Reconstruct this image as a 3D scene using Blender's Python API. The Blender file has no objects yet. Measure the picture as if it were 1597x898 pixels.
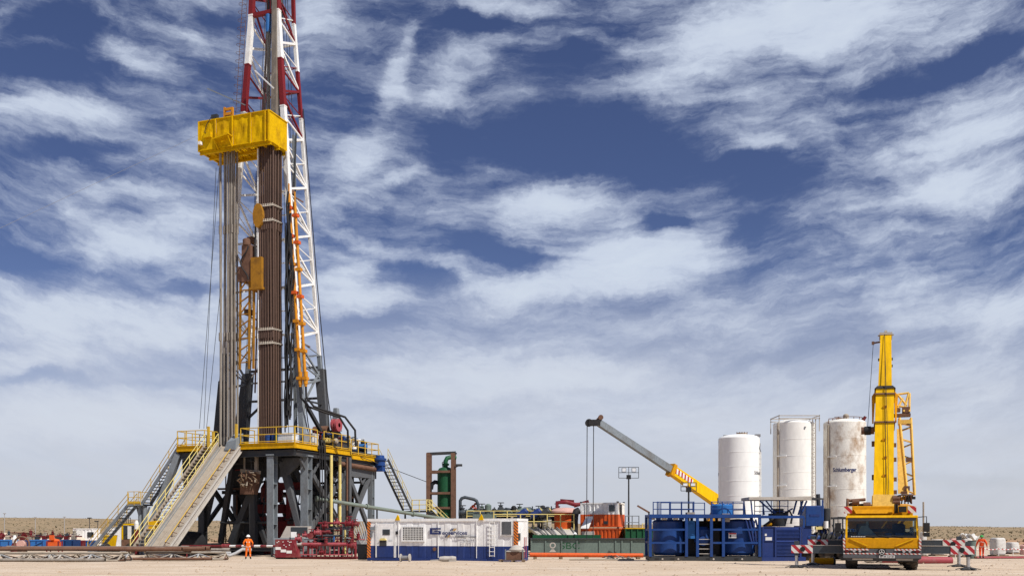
import bpy, math, random
from mathutils import Vector, Matrix
random.seed(7)
S = bpy.context.scene
COL = S.collection
R = math.radians
FPX, CX, HY, CZ = 1500.0, 798.5, 824.0, 1.7      # focal length and principal point in photo pixels, eye height

def at(x, y, d):                                   # the point seen at photo pixel x, y when it stands d metres ahead
    return Vector(((x - CX) / FPX * d, d, CZ + (HY - y) / FPX * d))
def ax(x, d): return (x - CX) / FPX * d
def az(y, d): return CZ + (HY - y) / FPX * d
def sm(a, b, t):
    t = max(0.0, min(1.0, (t - a) / (b - a)))
    return t * t * (3 - 2 * t)
def G(x, y):                                       # height of the ground
    z = -0.65 * sm(38, 84, y)
    crest = max(2.4, min(11.0, 5.9 - 0.0098 * x))
    z += (crest + 0.65) * (sm(140, 760, y) ** 1.25)
    z += sm(170, 420, y) * (0.45 * math.sin(x * .021 + y * .013) + 0.3 * math.sin(x * .047 - y * .031 + 1.0))
    if y < 150: z += 0.012 * math.sin(x * .9 + y * .5) + 0.01 * math.sin(x * .37 - y * 1.3)
    return z

# ------------------------------------------------------------------ materials
def mat(name, col, rough=.55, metal=0.0, dirt=None, amt=.35, scale=1.5, streak=0.0, bump=0.0, spec=.25, fine=.12):
    m = bpy.data.materials.new(name); m.use_nodes = True
    nt = m.node_tree; N = nt.nodes; L = nt.links
    b = N['Principled BSDF']
    b.inputs['Roughness'].default_value = rough
    b.inputs['Metallic'].default_value = metal
    b.inputs['Specular IOR Level'].default_value = spec
    tc = N.new('ShaderNodeTexCoord')
    mp = N.new('ShaderNodeMapping'); L.new(tc.outputs['Object'], mp.inputs['Vector'])
    mp.inputs['Scale'].default_value = (1, 1, 1.0 - .85 * streak)
    n1 = N.new('ShaderNodeTexNoise'); n1.inputs['Scale'].default_value = scale
    n1.inputs['Detail'].default_value = 6; n1.inputs['Roughness'].default_value = .62
    L.new(mp.outputs[0], n1.inputs['Vector'])
    r1 = N.new('ShaderNodeMapRange'); r1.inputs['From Min'].default_value = .48; r1.inputs['From Max'].default_value = .72
    r1.inputs['To Max'].default_value = amt
    L.new(n1.outputs['Fac'], r1.inputs['Value'])
    mx = N.new('ShaderNodeMix'); mx.data_type = 'RGBA'
    mx.inputs['A'].default_value = (*col, 1)
    d = dirt if dirt else tuple(c * .55 for c in col)
    mx.inputs['B'].default_value = (*d, 1)
    L.new(r1.outputs[0], mx.inputs['Factor'])
    n2 = N.new('ShaderNodeTexNoise'); n2.inputs['Scale'].default_value = scale * 9; n2.inputs['Detail'].default_value = 3
    L.new(mp.outputs[0], n2.inputs['Vector'])
    r2 = N.new('ShaderNodeMapRange'); r2.inputs['From Min'].default_value = .3; r2.inputs['From Max'].default_value = .7
    r2.inputs['To Min'].default_value = 1 - fine; r2.inputs['To Max'].default_value = 1 + fine
    L.new(n2.outputs['Fac'], r2.inputs['Value'])
    vm = N.new('ShaderNodeVectorMath'); vm.operation = 'SCALE'
    L.new(mx.outputs['Result'], vm.inputs[0]); L.new(r2.outputs[0], vm.inputs['Scale'])
    L.new(vm.outputs[0], b.inputs['Base Color'])
    rr = N.new('ShaderNodeMapRange'); rr.inputs['To Min'].default_value = max(.05, rough - .1); rr.inputs['To Max'].default_value = min(1, rough + .2)
    L.new(n1.outputs['Fac'], rr.inputs['Value']); L.new(rr.outputs[0], b.inputs['Roughness'])
    if bump:
        bp = N.new('ShaderNodeBump'); bp.inputs['Strength'].default_value = bump; bp.inputs['Distance'].default_value = .03
        L.new(n2.outputs['Fac'], bp.inputs['Height']); L.new(bp.outputs[0], b.inputs['Normal'])
    return m
RUST = (.16, .07, .03); DUST = (.42, .33, .24); GRIME = (.06, .05, .045)
M = dict(
    white=mat('white_paint', (.78, .78, .77), .45, dirt=(.50, .45, .38), amt=.3, scale=.8, streak=.6),
    mastwhite=mat('mast_white_paint', (.80, .80, .78), .5, dirt=(.45, .36, .28), amt=.4, scale=1.0),
    mastred=mat('mast_red_paint', (.18, .014, .018), .5, dirt=(.12, .02, .02), amt=.5, scale=1.2),
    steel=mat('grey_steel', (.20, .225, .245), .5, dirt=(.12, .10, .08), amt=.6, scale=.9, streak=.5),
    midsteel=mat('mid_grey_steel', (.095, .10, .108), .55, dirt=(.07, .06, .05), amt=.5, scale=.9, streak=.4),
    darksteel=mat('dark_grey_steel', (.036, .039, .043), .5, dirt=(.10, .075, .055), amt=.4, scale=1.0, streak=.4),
    black=mat('black_rubber', (.018, .018, .02), .6, dirt=(.06, .05, .045), amt=.4),
    yellow=mat('rig_yellow_paint', (.60, .335, .006), .5, spec=.06, dirt=(.33, .17, .02), amt=.45, scale=.7, streak=.5),
    boardyellow=mat('board_yellow_paint', (.64, .385, .003), .55, spec=.05, dirt=(.30, .14, .01), amt=.7, scale=.9, streak=.4),
    rail=mat('rail_yellow_paint', (.58, .37, .04), .5, spec=.15, dirt=(.32, .20, .07), amt=.5, scale=2),
    cream=mat('cream_yellow_paint', (.68, .56, .20), .5, dirt=(.40, .30, .16), amt=.5, scale=2),
    orange=mat('orange_pipe_paint', (.58, .235, .012), .45, dirt=(.30, .10, .02), amt=.4, scale=2),
    brownpipe=mat('brown_drill_pipe', (.10, .060, .044), .45, dirt=(.055, .035, .028), amt=.7, scale=1.4, streak=.85),
    darkpipe=mat('dark_streaked_pipe', (.17, .145, .12), .5, dirt=(.36, .31, .25), amt=.6, scale=1.8, streak=.7),  # darker base tone with paler streaks
    tanpipe=mat('weathered_pale_pipe', (.27, .24, .205), .5, dirt=(.11, .08, .06), amt=.8, scale=1.6, streak=.8),
    rust=mat('rusty_steel', (.16, .085, .055), .75, dirt=(.07, .035, .025), amt=.6, scale=2.5, bump=.3),
    tan=mat('dusty_tan_steel', (.34, .29, .23), .75, dirt=(.22, .17, .125), amt=.6, scale=2, streak=.3),
    rope=mat('pale_rope', (.55, .50, .43), .9, amt=.5, scale=6),
    blue=mat('deep_blue_paint', (.013, .050, .195), .4, dirt=(.03, .04, .08), amt=.5, scale=.9, streak=.4),
    midblue=mat('bright_blue_paint', (.03, .15, .42), .45, dirt=(.05, .09, .2), amt=.4, scale=1.2),
    navy=mat('navy_paint', (.016, .036, .15), .45, dirt=(.05, .06, .12), amt=.3, scale=1, streak=.5),
    green=mat('green_paint', (.013, .085, .036), .45, dirt=(.03, .06, .03), amt=.5, scale=1, streak=.5),
    greengrey=mat('faded_green_paint', (.13, .17, .15), .6, dirt=(.06, .075, .07), amt=.6, scale=.8, streak=.5),
    palegreen=mat('pale_green_pipe', (.17, .205, .175), .55, dirt=(.16, .13, .09), amt=.6, scale=1.5),
    red=mat('red_paint', (.17, .016, .024), .5, dirt=(.30, .14, .11), amt=.5, scale=2.5),
    amber=mat('dull_amber_paint', (.34, .16, .02), .6, spec=.1, dirt=(.12, .06, .02), amt=.7, scale=1.5),
    darkred=mat('dark_red_paint', (.13, .012, .014), .5, dirt=(.06, .012, .012), amt=.5, scale=1.5),
    pinkred=mat('faded_red_paint', (.33, .06, .075), .6, dirt=(.3, .2, .17), amt=.5, scale=3),
    vermilion=mat('orange_red_paint', (.62, .10, .018), .5, dirt=(.30, .08, .04), amt=.45, scale=1, streak=.6),
    vest=mat('orange_coverall', (.78, .15, .012), .8, dirt=(.45, .12, .03), amt=.4, scale=6),
    vest2=mat('red_orange_coverall', (.66, .065, .012), .8, dirt=(.38, .05, .02), amt=.4, scale=6),
    skin=mat('skin', (.35, .18, .11), .6, amt=.1),
    reflect=mat('reflective_tape', (.62, .60, .52), .5, amt=.2),
    helmetgreen=mat('green_helmet', (.03, .30, .06), .35, amt=.2),
    silo=mat('silo_white', (.78, .77, .73), .5, dirt=(.60, .54, .45), amt=.12, fine=.04, scale=.45, streak=.6),
    siloclean=mat('silo_bright_white', (.80, .80, .78), .5, dirt=(.68, .65, .58), amt=.1, fine=.04, scale=.4, streak=.6),
    silorust=mat('silo_rusty_white', (.74, .72, .66), .6, dirt=(.30, .18, .09), amt=.95, scale=1.1, streak=.35, fine=.08),
    craneyellow=mat('crane_yellow', (.70, .38, .008), .4, spec=.1, dirt=(.50, .25, .02), amt=.45, scale=.8, streak=.6),
    cranedeep=mat('crane_amber', (.60, .28, .006), .45, spec=.1, dirt=(.42, .18, .02), amt=.4, scale=1),
    boomyellow=mat('boom_yellow', (.80, .47, .006), .45, spec=.08, dirt=(.42, .22, .02), amt=.35, scale=.7, streak=.9),
    jibyellow=mat('jib_pale_yellow', (.72, .46, .10), .5, dirt=(.45, .25, .06), amt=.4, scale=1.2),
    outrigger=mat('slate_grey_paint', (.05, .062, .075), .45, dirt=(.12, .10, .08), amt=.35, scale=1.2),
    tyre=mat('tyre_rubber', (.022, .021, .02), .8, dirt=(.16, .12, .085), amt=.6, scale=2.5, bump=.3),
    concrete=mat('pale_concrete', (.42, .39, .35), .85, dirt=(.28, .23, .18), amt=.5, scale=2),
    bag=mat('white_sacking', (.56, .545, .52), .85, dirt=(.42, .38, .34), amt=.5, scale=2.5, bump=.3),
    wood=mat('worn_wood', (.22, .15, .095), .85, dirt=(.10, .07, .05), amt=.5, scale=3),
    chrome=mat('bright_steel', (.55, .55, .55), .3, .8, amt=.2),
    letterblue=mat('letter_navy', (.02, .03, .12), .5, amt=.15),
    lettergrey=mat('letter_grey', (.20, .20, .21), .5, amt=.2),
    letterpale=mat('letter_pale', (.58, .60, .62), .5, amt=.2),
    gold=mat('letter_gold', (.55, .32, .08), .5, amt=.2),
    hose=mat('grey_hose', (.36, .36, .36), .6, dirt=(.2, .18, .16), amt=.4, scale=2),
    warnorange=mat('warning_orange', (.72, .13, .012), .5, dirt=(.45, .10, .03), amt=.3, scale=2),
    warnwhite=mat('warning_white', (.72, .71, .68), .5, dirt=(.4, .36, .3), amt=.3, scale=2),
    warnred=mat('warning_red', (.42, .02, .03), .5, dirt=(.25, .03, .03), amt=.3, scale=2),
    pinkscrap=mat('pink_tank', (.55, .33, .28), .6, amt=.3),
)
def glass(name, col, rough=.06):
    m = bpy.data.materials.new(name); m.use_nodes = True
    b = m.node_tree.nodes['Principled BSDF']
    b.inputs['Base Color'].default_value = (*col, 1); b.inputs['Roughness'].default_value = rough
    b.inputs['Specular IOR Level'].default_value = .8
    return m
M['glass'] = glass('dark_glass', (.012, .016, .02))
M['lampglass'] = glass('lamp_glass', (.75, .77, .8), .15)
def clear_glass():
    m = bpy.data.materials.new('windscreen_glass'); m.use_nodes = True
    nt = m.node_tree; N = nt.nodes; L = nt.links
    for n in list(N): N.remove(n)
    o = N.new('ShaderNodeOutputMaterial'); t = N.new('ShaderNodeBsdfTransparent'); t.inputs[0].default_value = (.62, .70, .70, 1)
    g = N.new('ShaderNodeBsdfGlossy'); g.inputs['Roughness'].default_value = .03; g.inputs[0].default_value = (.8, .85, .9, 1)
    mx = N.new('ShaderNodeMixShader'); fr = N.new('ShaderNodeFresnel'); fr.inputs[0].default_value = 1.5
    L.new(fr.outputs[0], mx.inputs[0]); L.new(t.outputs[0], mx.inputs[1]); L.new(g.outputs[0], mx.inputs[2]); L.new(mx.outputs[0], o.inputs[0])
    return m
M['windscreen'] = clear_glass()
def stripes(name, a, b, scale, diag=(1, 0, 1)):
    """two-colour painted stripes running across the surface"""
    m = bpy.data.materials.new(name); m.use_nodes = True
    nt = m.node_tree; N = nt.nodes; L = nt.links; p = N['Principled BSDF']; p.inputs['Roughness'].default_value = .5
    tc = N.new('ShaderNodeTexCoord')
    d = N.new('ShaderNodeVectorMath'); d.operation = 'DOT_PRODUCT'; d.inputs[1].default_value = diag
    L.new(tc.outputs['Object'], d.inputs[0])
    mu = N.new('ShaderNodeMath'); mu.operation = 'MULTIPLY'; mu.inputs[1].default_value = scale; L.new(d.outputs['Value'], mu.inputs[0])
    fr = N.new('ShaderNodeMath'); fr.operation = 'FRACT'; L.new(mu.outputs[0], fr.inputs[0])
    gt = N.new('ShaderNodeMath'); gt.operation = 'GREATER_THAN'; gt.inputs[1].default_value = .5; L.new(fr.outputs[0], gt.inputs[0])
    mx = N.new('ShaderNodeMix'); mx.data_type = 'RGBA'; mx.inputs['A'].default_value = (*a, 1); mx.inputs['B'].default_value = (*b, 1)
    L.new(gt.outputs[0], mx.inputs['Factor'])
    n = N.new('ShaderNodeTexNoise'); n.inputs['Scale'].default_value = 8; n.inputs['Detail'].default_value = 4; L.new(tc.outputs['Object'], n.inputs['Vector'])
    r = N.new('ShaderNodeMapRange'); r.inputs['To Min'].default_value = .7; r.inputs['To Max'].default_value = 1.15; L.new(n.outputs['Fac'], r.inputs['Value'])
    v = N.new('ShaderNodeVectorMath'); v.operation = 'SCALE'; L.new(mx.outputs['Result'], v.inputs[0]); L.new(r.outputs[0], v.inputs['Scale'])
    L.new(v.outputs[0], p.inputs['Base Color'])
    return m
M['stripeorange'] = stripes('orange_dark_stripes', (.80, .20, .01), (.12, .05, .02), 5.2)
M['striperedwhite'] = stripes('red_white_diagonals', (.45, .02, .03), (.75, .74, .70), 2.6)
M['stripefine'] = stripes('fine_red_white_diagonals', (.50, .12, .09), (.75, .73, .68), 6.5)
M['striperound'] = stripes('red_white_bands', (.45, .02, .03), (.75, .74, .70), .80, (1, 0, 0))
M['stripeboom'] = stripes('boom_red_white_bars', (.42, .03, .04), (.78, .76, .72), 1.5, (0, 1, .25))
M['stripechain'] = stripes('chain_red_white', (.5, .05, .05), (.8, .8, .78), 3.3, (1, 0, 0))

# ------------------------------------------------------------------ mesh builder
class MB:
    def __init__(s, m='steel'):
        s.v = []; s.f = []; s.mi = []; s.sm = []; s.mats = []; s.m = m
    def _m(s, m):
        m = m or s.m
        if m not in s.mats: s.mats.append(m)
        return s.mats.index(m)
    def add(s, vs, fs, m=None, smooth=False):
        o = len(s.v); i = s._m(m)
        s.v += [tuple(p) for p in vs]
        for f in fs:
            s.f.append(tuple(o + k for k in f)); s.mi.append(i); s.sm.append(smooth)
        return s
    def hexa(s, p, m=None):                       # 8 corners: bottom ring, top ring
        return s.add(p, [(3, 2, 1, 0), (4, 5, 6, 7), (0, 1, 5, 4), (1, 2, 6, 5), (2, 3, 7, 6), (3, 0, 4, 7)], m)
    def box(s, lo, hi, m=None, rz=0, piv=None):
        (x0, y0, z0), (x1, y1, z1) = lo, hi
        p = [Vector(q) for q in ((x0, y0, z0), (x1, y0, z0), (x1, y1, z0), (x0, y1, z0), (x0, y0, z1), (x1, y0, z1), (x1, y1, z1), (x0, y1, z1))]
        if rz:
            c = Vector(piv) if piv else (p[0] + p[6]) / 2
            mt = Matrix.Rotation(rz, 3, 'Z'); p = [c + mt @ (q - c) for q in p]
        return s.hexa(p, m)
    def beam(s, a, b, w, h, m=None, up=(0, 0, 1), w2=None, h2=None):
        a = Vector(a); b = Vector(b); d = (b - a).normalized(); u = Vector(up)
        if abs(d.dot(u)) > .98: u = Vector((0, 1, 0))
        x = d.cross(u).normalized(); z = x.cross(d).normalized()
        w2 = w if w2 is None else w2; h2 = h if h2 is None else h2
        p = []
        for c, ww, hh in ((a, w, h), (b, w2, h2)):
            p += [c - x * ww / 2 - z * hh / 2, c + x * ww / 2 - z * hh / 2, c + x * ww / 2 + z * hh / 2, c - x * ww / 2 + z * hh / 2]
        return s.hexa(p, m)
    def ibeam(s, a, b, w, h, m=None, up=(0, 0, 1), t=.05):
        a = Vector(a); b = Vector(b); d = (b - a).normalized(); u = Vector(up)
        if abs(d.dot(u)) > .98: u = Vector((0, 1, 0))
        x = d.cross(u).normalized(); z = x.cross(d).normalized()
        for k in (1, -1): s.beam(a + z * k * (h - t) / 2, b + z * k * (h - t) / 2, w, t, m, up)
        return s.beam(a, b, t, h - 2 * t, m, up)
    def tube(s, a, b, r, m=None, n=8, r2=None):
        return s.path([a, b], r, m, n, r2)
    def path(s, pts, r, m=None, n=8, r2=None, closed=False):
        pts = [Vector(p) for p in pts]; k = len(pts)
        prev = None; rings = []
        for i, p in enumerate(pts):
            if closed: d = pts[(i + 1) % k] - pts[i - 1]
            elif i == 0: d = pts[1] - p
            elif i == k - 1: d = p - pts[i - 1]
            else: d = (pts[i + 1] - p).normalized() + (p - pts[i - 1]).normalized()
            d = d.normalized()
            if prev is None:
                u = Vector((0, 0, 1)) if abs(d.z) < .9 else Vector((0, 1, 0))
                x = d.cross(u).normalized()
            else:
                x = (prev - d * prev.dot(d))
                x = x.normalized() if x.length > 1e-6 else d.orthogonal().normalized()
            prev = x; y = d.cross(x).normalized()
            rr = r if r2 is None else r + (r2 - r) * i / (k - 1)
            rings.append([p + (x * math.cos(2 * math.pi * j / n) + y * math.sin(2 * math.pi * j / n)) * rr for j in range(n)])
        vs = [q for g in rings for q in g]; fs = []
        for i in range(k if closed else k - 1):
            for j in range(n):
                a = i * n + j; b = i * n + (j + 1) % n; c = ((i + 1) % k) * n
                fs.append((a, b, c + (j + 1) % n, c + j))
        s.add(vs, fs, m, True)
        if not closed:
            s.add(rings[0], [tuple(reversed(range(n)))], m); s.add(rings[-1], [tuple(range(n))], m)
        return s
    def lathe(s, prof, c=(0, 0, 0), m=None, n=24, axis='Z', smooth=True, rot=None):
        c = Vector(c); vs = []; fs = []
        mt = rot or {'Z': Matrix.Identity(3), 'X': Matrix.Rotation(R(90), 3, 'Y'), 'Y': Matrix.Rotation(R(-90), 3, 'X')}[axis]
        # profile segments get their own rings so that edges between them stay crisp
        for (r0, z0), (r1, z1) in zip(prof, prof[1:]):
            o = len(vs)
            for r, z in ((r0, z0), (r1, z1)):
                for j in range(n):
                    a = 2 * math.pi * j / n
                    vs.append(c + mt @ Vector((r * math.cos(a), r * math.sin(a), z)))
            for j in range(n):
                fs.append((o + j, o + (j + 1) % n, o + n + (j + 1) % n, o + n + j))
        return s.add(vs, fs, m, smooth)
    def dome(s, r, h, c, m=None, n=28, k=6):
        prof = [(r * math.cos(R(90) * i / k) + 1e-4, h * math.sin(R(90) * i / k)) for i in range(k + 1)]
        c = Vector(c); vs = []; fs = []
        for rr, z in prof:
            for j in range(n):
                a = 2 * math.pi * j / n; vs.append(c + Vector((rr * math.cos(a), rr * math.sin(a), z)))
        for i in range(k):
            for j in range(n):
                fs.append((i * n + j, i * n + (j + 1) % n, (i + 1) * n + (j + 1) % n, (i + 1) * n + j))
        return s.add(vs, fs, m, True)
    def prism(s, poly, y0, y1, m=None):           # polygon in x, z pushed along y
        n = len(poly); vs = [(x, y0, z) for x, z in poly] + [(x, y1, z) for x, z in poly]
        fs = [tuple(range(n)), tuple(reversed(range(n, 2 * n)))] + [(i, n + i, n + (i + 1) % n, (i + 1) % n) for i in range(n)]
        return s.add(vs, fs, m)
    def prismx(s, poly, x0, x1, m=None):          # polygon in y, z pushed along x
        n = len(poly); vs = [(x0, y, z) for y, z in poly] + [(x1, y, z) for y, z in poly]
        fs = [tuple(range(n)), tuple(reversed(range(n, 2 * n)))] + [(i, n + i, n + (i + 1) % n, (i + 1) % n) for i in range(n)]
        return s.add(vs, fs, m)
    def build(s, name, parent=None, bevel=0):
        me = bpy.data.meshes.new(name); me.from_pydata(s.v, [], s.f)
        for k in s.mats: me.materials.append(M[k])
        me.polygons.foreach_set('material_index', s.mi); me.polygons.foreach_set('use_smooth', s.sm)
        me.update()
        import bmesh
        bm = bmesh.new(); bm.from_mesh(me); bmesh.ops.recalc_face_normals(bm, faces=bm.faces); bm.to_mesh(me); bm.free()
        o = bpy.data.objects.new(name, me); COL.objects.link(o)
        if parent: o.parent = parent
        if bevel:
            b = o.modifiers.new('bevel', 'BEVEL'); b.width = bevel; b.segments = 2; b.limit_method = 'ANGLE'
        return o

def tag(o, label=None, cat=None, group=None, kind=None):
    if label: o['label'] = label
    if cat: o['category'] = cat
    if group: o['group'] = group
    if kind: o['kind'] = kind
    return o
def thing(name, label, cat, loc=(0, 0, 0), rz=0, group=None):
    o = bpy.data.objects.new(name, None); COL.objects.link(o); o.empty_display_size = .3
    o.location = loc; o.rotation_euler = (0, 0, rz)
    return tag(o, label, cat, group)
def single(mb, name, label, cat, loc=(0, 0, 0), rz=0, group=None, bevel=0):
    o = mb.build(name, None, bevel); o.location = loc; o.rotation_euler = (0, 0, rz)
    return tag(o, label, cat, group)
def dup(o, parent=None):
    c = o.copy(); COL.objects.link(c); c.parent = parent
    for ch in [q for q in bpy.data.objects if q.parent == o]: dup(ch, c)
    return c
def dup_at(o, loc, rz=0, label=None):
    c = dup(o); c.location = loc; c.rotation_euler = (0, 0, rz)
    if label: c['label'] = label
    return c
def lettering(parent, txt, size, m, mt, name='lettering', bend=None, extrude=.004, xs=1.0, shear=0, bold=0):
    """raised lettering; mt places the text plane (x right, y up); bend wraps it round a cylinder of that radius about local z"""
    cu = bpy.data.curves.new('text', 'FONT'); cu.body = txt; cu.size = size; cu.extrude = extrude; cu.align_x = 'CENTER'; cu.align_y = 'CENTER'
    cu.shear = shear; cu.offset = bold
    t = bpy.data.objects.new('text', cu); COL.objects.link(t)
    dg = bpy.context.evaluated_depsgraph_get()
    me = bpy.data.meshes.new_from_object(t.evaluated_get(dg)); bpy.data.objects.remove(t); bpy.data.curves.remove(cu)
    for v in me.vertices:
        p = v.co.copy(); p.x *= xs
        if bend:
            a0, r, z = bend; a = a0 + p.x / r
            v.co = Vector(((r + p.z) * math.sin(a), -(r + p.z) * math.cos(a), z + p.y))
        else: v.co = mt @ p
    me.materials.clear(); me.materials.append(M[m])
    o = bpy.data.objects.new(name, me); COL.objects.link(o); o.parent = parent
    return o
FRONT = Matrix.Rotation(R(90), 4, 'X')            # text plane facing -y

def railing(parent, pts, h=1.1, levels=(1.0, .55, .1), r=.03, step=1.6, m='rail', sq=False, toe=0):
    """a hand rail along deck points; its posts are sub-parts"""
    pts = [Vector(p) for p in pts]
    mb = MB(m)
    for l in levels:
        for a, b in zip(pts, pts[1:]): mb.tube(a + Vector((0, 0, h * l)), b + Vector((0, 0, h * l)), r, n=6)
    if toe:
        for a, b in zip(pts, pts[1:]): mb.beam(a + Vector((0, 0, toe / 2)), b + Vector((0, 0, toe / 2)), .02, toe)
    rl = mb.build('railing', parent)
    done = []
    for a, b in zip(pts, pts[1:]):
        n = max(1, round((b - a).length / step))
        for i in range(n + 1):
            p = a + (b - a) * i / n
            if any((p - q).length < .2 for q in done): continue
            done.append(p)
            MB(m).tube(p + Vector((0, 0, -.1)), p + Vector((0, 0, h + .03)), r * 1.15, n=6).build('post', rl)
    return rl
def stair(parent, a, b, width, side, mstr='midsteel', mrail='rail', n=None, tread='midsteel', rails=(True, True), h=1.05):
    """a straight flight from a (top) to b (bottom); side = unit vector across"""
    a = Vector(a); b = Vector(b); side = Vector(side).normalized()
    for k in (0, 1):
        o = side * width * k
        MB(mstr).beam(a + o, b + o, .07, .3).build('stringer', parent)
    n = n or max(4, int(abs(a.z - b.z) / .26))
    run = (b - a); run.z = 0; run.normalize()
    for i in range(n):
        p = a + (b - a) * ((i + .5) / n)
        MB(tread).hexa([p + run * x + side * y + Vector((0, 0, z)) for z in (-.03, .03) for x, y in ((-.13, .04), (.13, .04), (.13, width - .04), (-.13, width - .04))]).build('tread', parent)
    for k in (0, 1):
        if not rails[k]: continue
        o = side * (width * k)
        mb = MB(mrail)
        for z in (h, h * .55): mb.tube(a + o + Vector((0, 0, z)), b + o + Vector((0, 0, z)), .03, n=6)
        rl = mb.build('railing', parent)
        q = max(2, int((b - a).length / 1.4))
        for i in range(q + 1):
            p = a + o + (b - a) * i / q
            MB(mrail).tube(p, p + Vector((0, 0, h)), .035, n=6).build('post', rl)
def ladder(mb, a, b, w, side, m=None, step=.35, r=.025):
    a = Vector(a); b = Vector(b); side = Vector(side).normalized() * w / 2
    mb.tube(a - side, b - side, r, m, 6); mb.tube(a + side, b + side, r, m, 6)
    n = int((b - a).length / step)
    for i in range(n + 1):
        p = a + (b - a) * i / n; mb.tube(p - side, p + side, r * .7, m, 5)
    return mb
def valve(parent, c, r, m='red', axis='X', wheel='red', name='valve', up=1):
    """gate valve: body, flanges and hand wheel"""
    c = Vector(c)
    mb = MB(m)
    mb.lathe([(0, -2 * r), (1.7 * r, -2 * r), (1.7 * r, -1.5 * r), (1.1 * r, -1.4 * r), (1.35 * r, -.6 * r), (1.35 * r, .6 * r), (1.1 * r, 1.4 * r), (1.7 * r, 1.5 * r), (1.7 * r, 2 * r), (0, 2 * r)], c, n=10, axis=axis)
    mb.lathe([(r * .9, 0), (r * .9, 1.9 * r * up), (1.2 * r, 1.95 * r * up), (1.2 * r, 2.3 * r * up), (.3 * r, 2.35 * r * up), (.22 * r, 3.6 * r * up), (0, 3.6 * r * up)], c, n=8)
    k = [c + Vector((1.5 * r * math.cos(2 * math.pi * j / 10), 1.5 * r * math.sin(2 * math.pi * j / 10), 3.4 * r * up)) for j in range(10)]
    v = mb.build(name, parent)
    w = MB(wheel).path(k, .2 * r, closed=True, n=5)
    for j in (0, 3, 6): w.tube(k[j], c + Vector((0, 0, 3.4 * r * up)), .13 * r, n=4)
    w.build('hand_wheel', v)
    return v
# ------------------------------------------------------------------ drilling rig (local: x right along the front, y to the back, z up from the ground)
RIG = Vector((-18.05, 80.0, -0.65)); RZ = R(-19.9)
DK = 9.55                                          # deck level above the rig's ground
ROT = Matrix.Rotation(RZ, 3, 'Z')
def rl(x, y, z): return RIG + ROT @ Vector((x, y, z))
def rzw(zw): return zw + .65                       # world height to rig height

sub = thing('rig_substructure', 'tall dark grey steel substructure with railed yellow-edged rig floor on top', 'rig base', RIG, RZ)
# base skids and cross beams
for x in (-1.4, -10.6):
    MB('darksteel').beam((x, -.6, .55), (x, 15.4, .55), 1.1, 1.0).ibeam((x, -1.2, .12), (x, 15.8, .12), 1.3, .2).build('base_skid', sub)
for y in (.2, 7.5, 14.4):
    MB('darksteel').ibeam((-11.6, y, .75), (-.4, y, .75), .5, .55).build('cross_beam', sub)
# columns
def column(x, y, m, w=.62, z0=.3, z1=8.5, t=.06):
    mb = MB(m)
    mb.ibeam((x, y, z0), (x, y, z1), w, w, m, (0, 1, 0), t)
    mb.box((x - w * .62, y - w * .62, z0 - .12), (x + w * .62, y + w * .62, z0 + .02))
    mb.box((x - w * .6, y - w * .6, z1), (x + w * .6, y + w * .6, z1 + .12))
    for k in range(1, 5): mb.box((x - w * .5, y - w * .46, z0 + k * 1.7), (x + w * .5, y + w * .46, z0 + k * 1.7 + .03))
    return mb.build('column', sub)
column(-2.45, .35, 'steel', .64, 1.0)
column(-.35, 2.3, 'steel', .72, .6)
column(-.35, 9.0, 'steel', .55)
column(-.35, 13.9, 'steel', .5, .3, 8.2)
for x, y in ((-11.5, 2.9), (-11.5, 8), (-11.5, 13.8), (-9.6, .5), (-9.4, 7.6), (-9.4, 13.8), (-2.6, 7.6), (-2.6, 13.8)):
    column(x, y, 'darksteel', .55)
# sloping legs and bracing
def brace(a, b, w, h, m='midsteel'): return MB(m).beam(a, b, w, h).build('brace', sub)
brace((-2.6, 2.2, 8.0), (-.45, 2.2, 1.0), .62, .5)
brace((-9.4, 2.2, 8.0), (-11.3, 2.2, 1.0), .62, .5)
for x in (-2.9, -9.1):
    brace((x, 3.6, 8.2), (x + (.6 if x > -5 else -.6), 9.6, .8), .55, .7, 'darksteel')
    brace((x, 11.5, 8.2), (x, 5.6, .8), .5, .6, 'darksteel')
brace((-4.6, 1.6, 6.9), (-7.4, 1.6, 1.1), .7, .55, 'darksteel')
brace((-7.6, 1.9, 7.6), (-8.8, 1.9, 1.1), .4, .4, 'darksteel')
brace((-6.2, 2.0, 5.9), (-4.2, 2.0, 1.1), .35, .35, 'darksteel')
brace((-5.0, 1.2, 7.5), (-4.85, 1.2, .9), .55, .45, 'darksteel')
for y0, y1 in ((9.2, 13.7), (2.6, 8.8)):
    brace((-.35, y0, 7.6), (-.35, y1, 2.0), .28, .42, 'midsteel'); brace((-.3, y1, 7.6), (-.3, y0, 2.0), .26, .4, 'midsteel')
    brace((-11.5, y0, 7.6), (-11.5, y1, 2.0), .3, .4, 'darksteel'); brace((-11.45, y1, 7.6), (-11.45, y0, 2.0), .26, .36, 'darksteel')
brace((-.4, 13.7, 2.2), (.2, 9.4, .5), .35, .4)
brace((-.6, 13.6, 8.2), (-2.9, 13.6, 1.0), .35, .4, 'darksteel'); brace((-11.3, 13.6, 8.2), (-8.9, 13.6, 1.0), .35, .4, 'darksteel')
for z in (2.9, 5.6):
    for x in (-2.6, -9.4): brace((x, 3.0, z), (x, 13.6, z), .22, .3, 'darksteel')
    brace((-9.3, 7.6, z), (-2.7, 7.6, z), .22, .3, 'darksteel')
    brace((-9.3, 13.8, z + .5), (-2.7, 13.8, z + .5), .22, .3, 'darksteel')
brace((-11.9, .2, 8.9), (-14.9, -.3, 1.6), .5, .55, 'steel')            # wide pale strut left of the stairs
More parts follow.
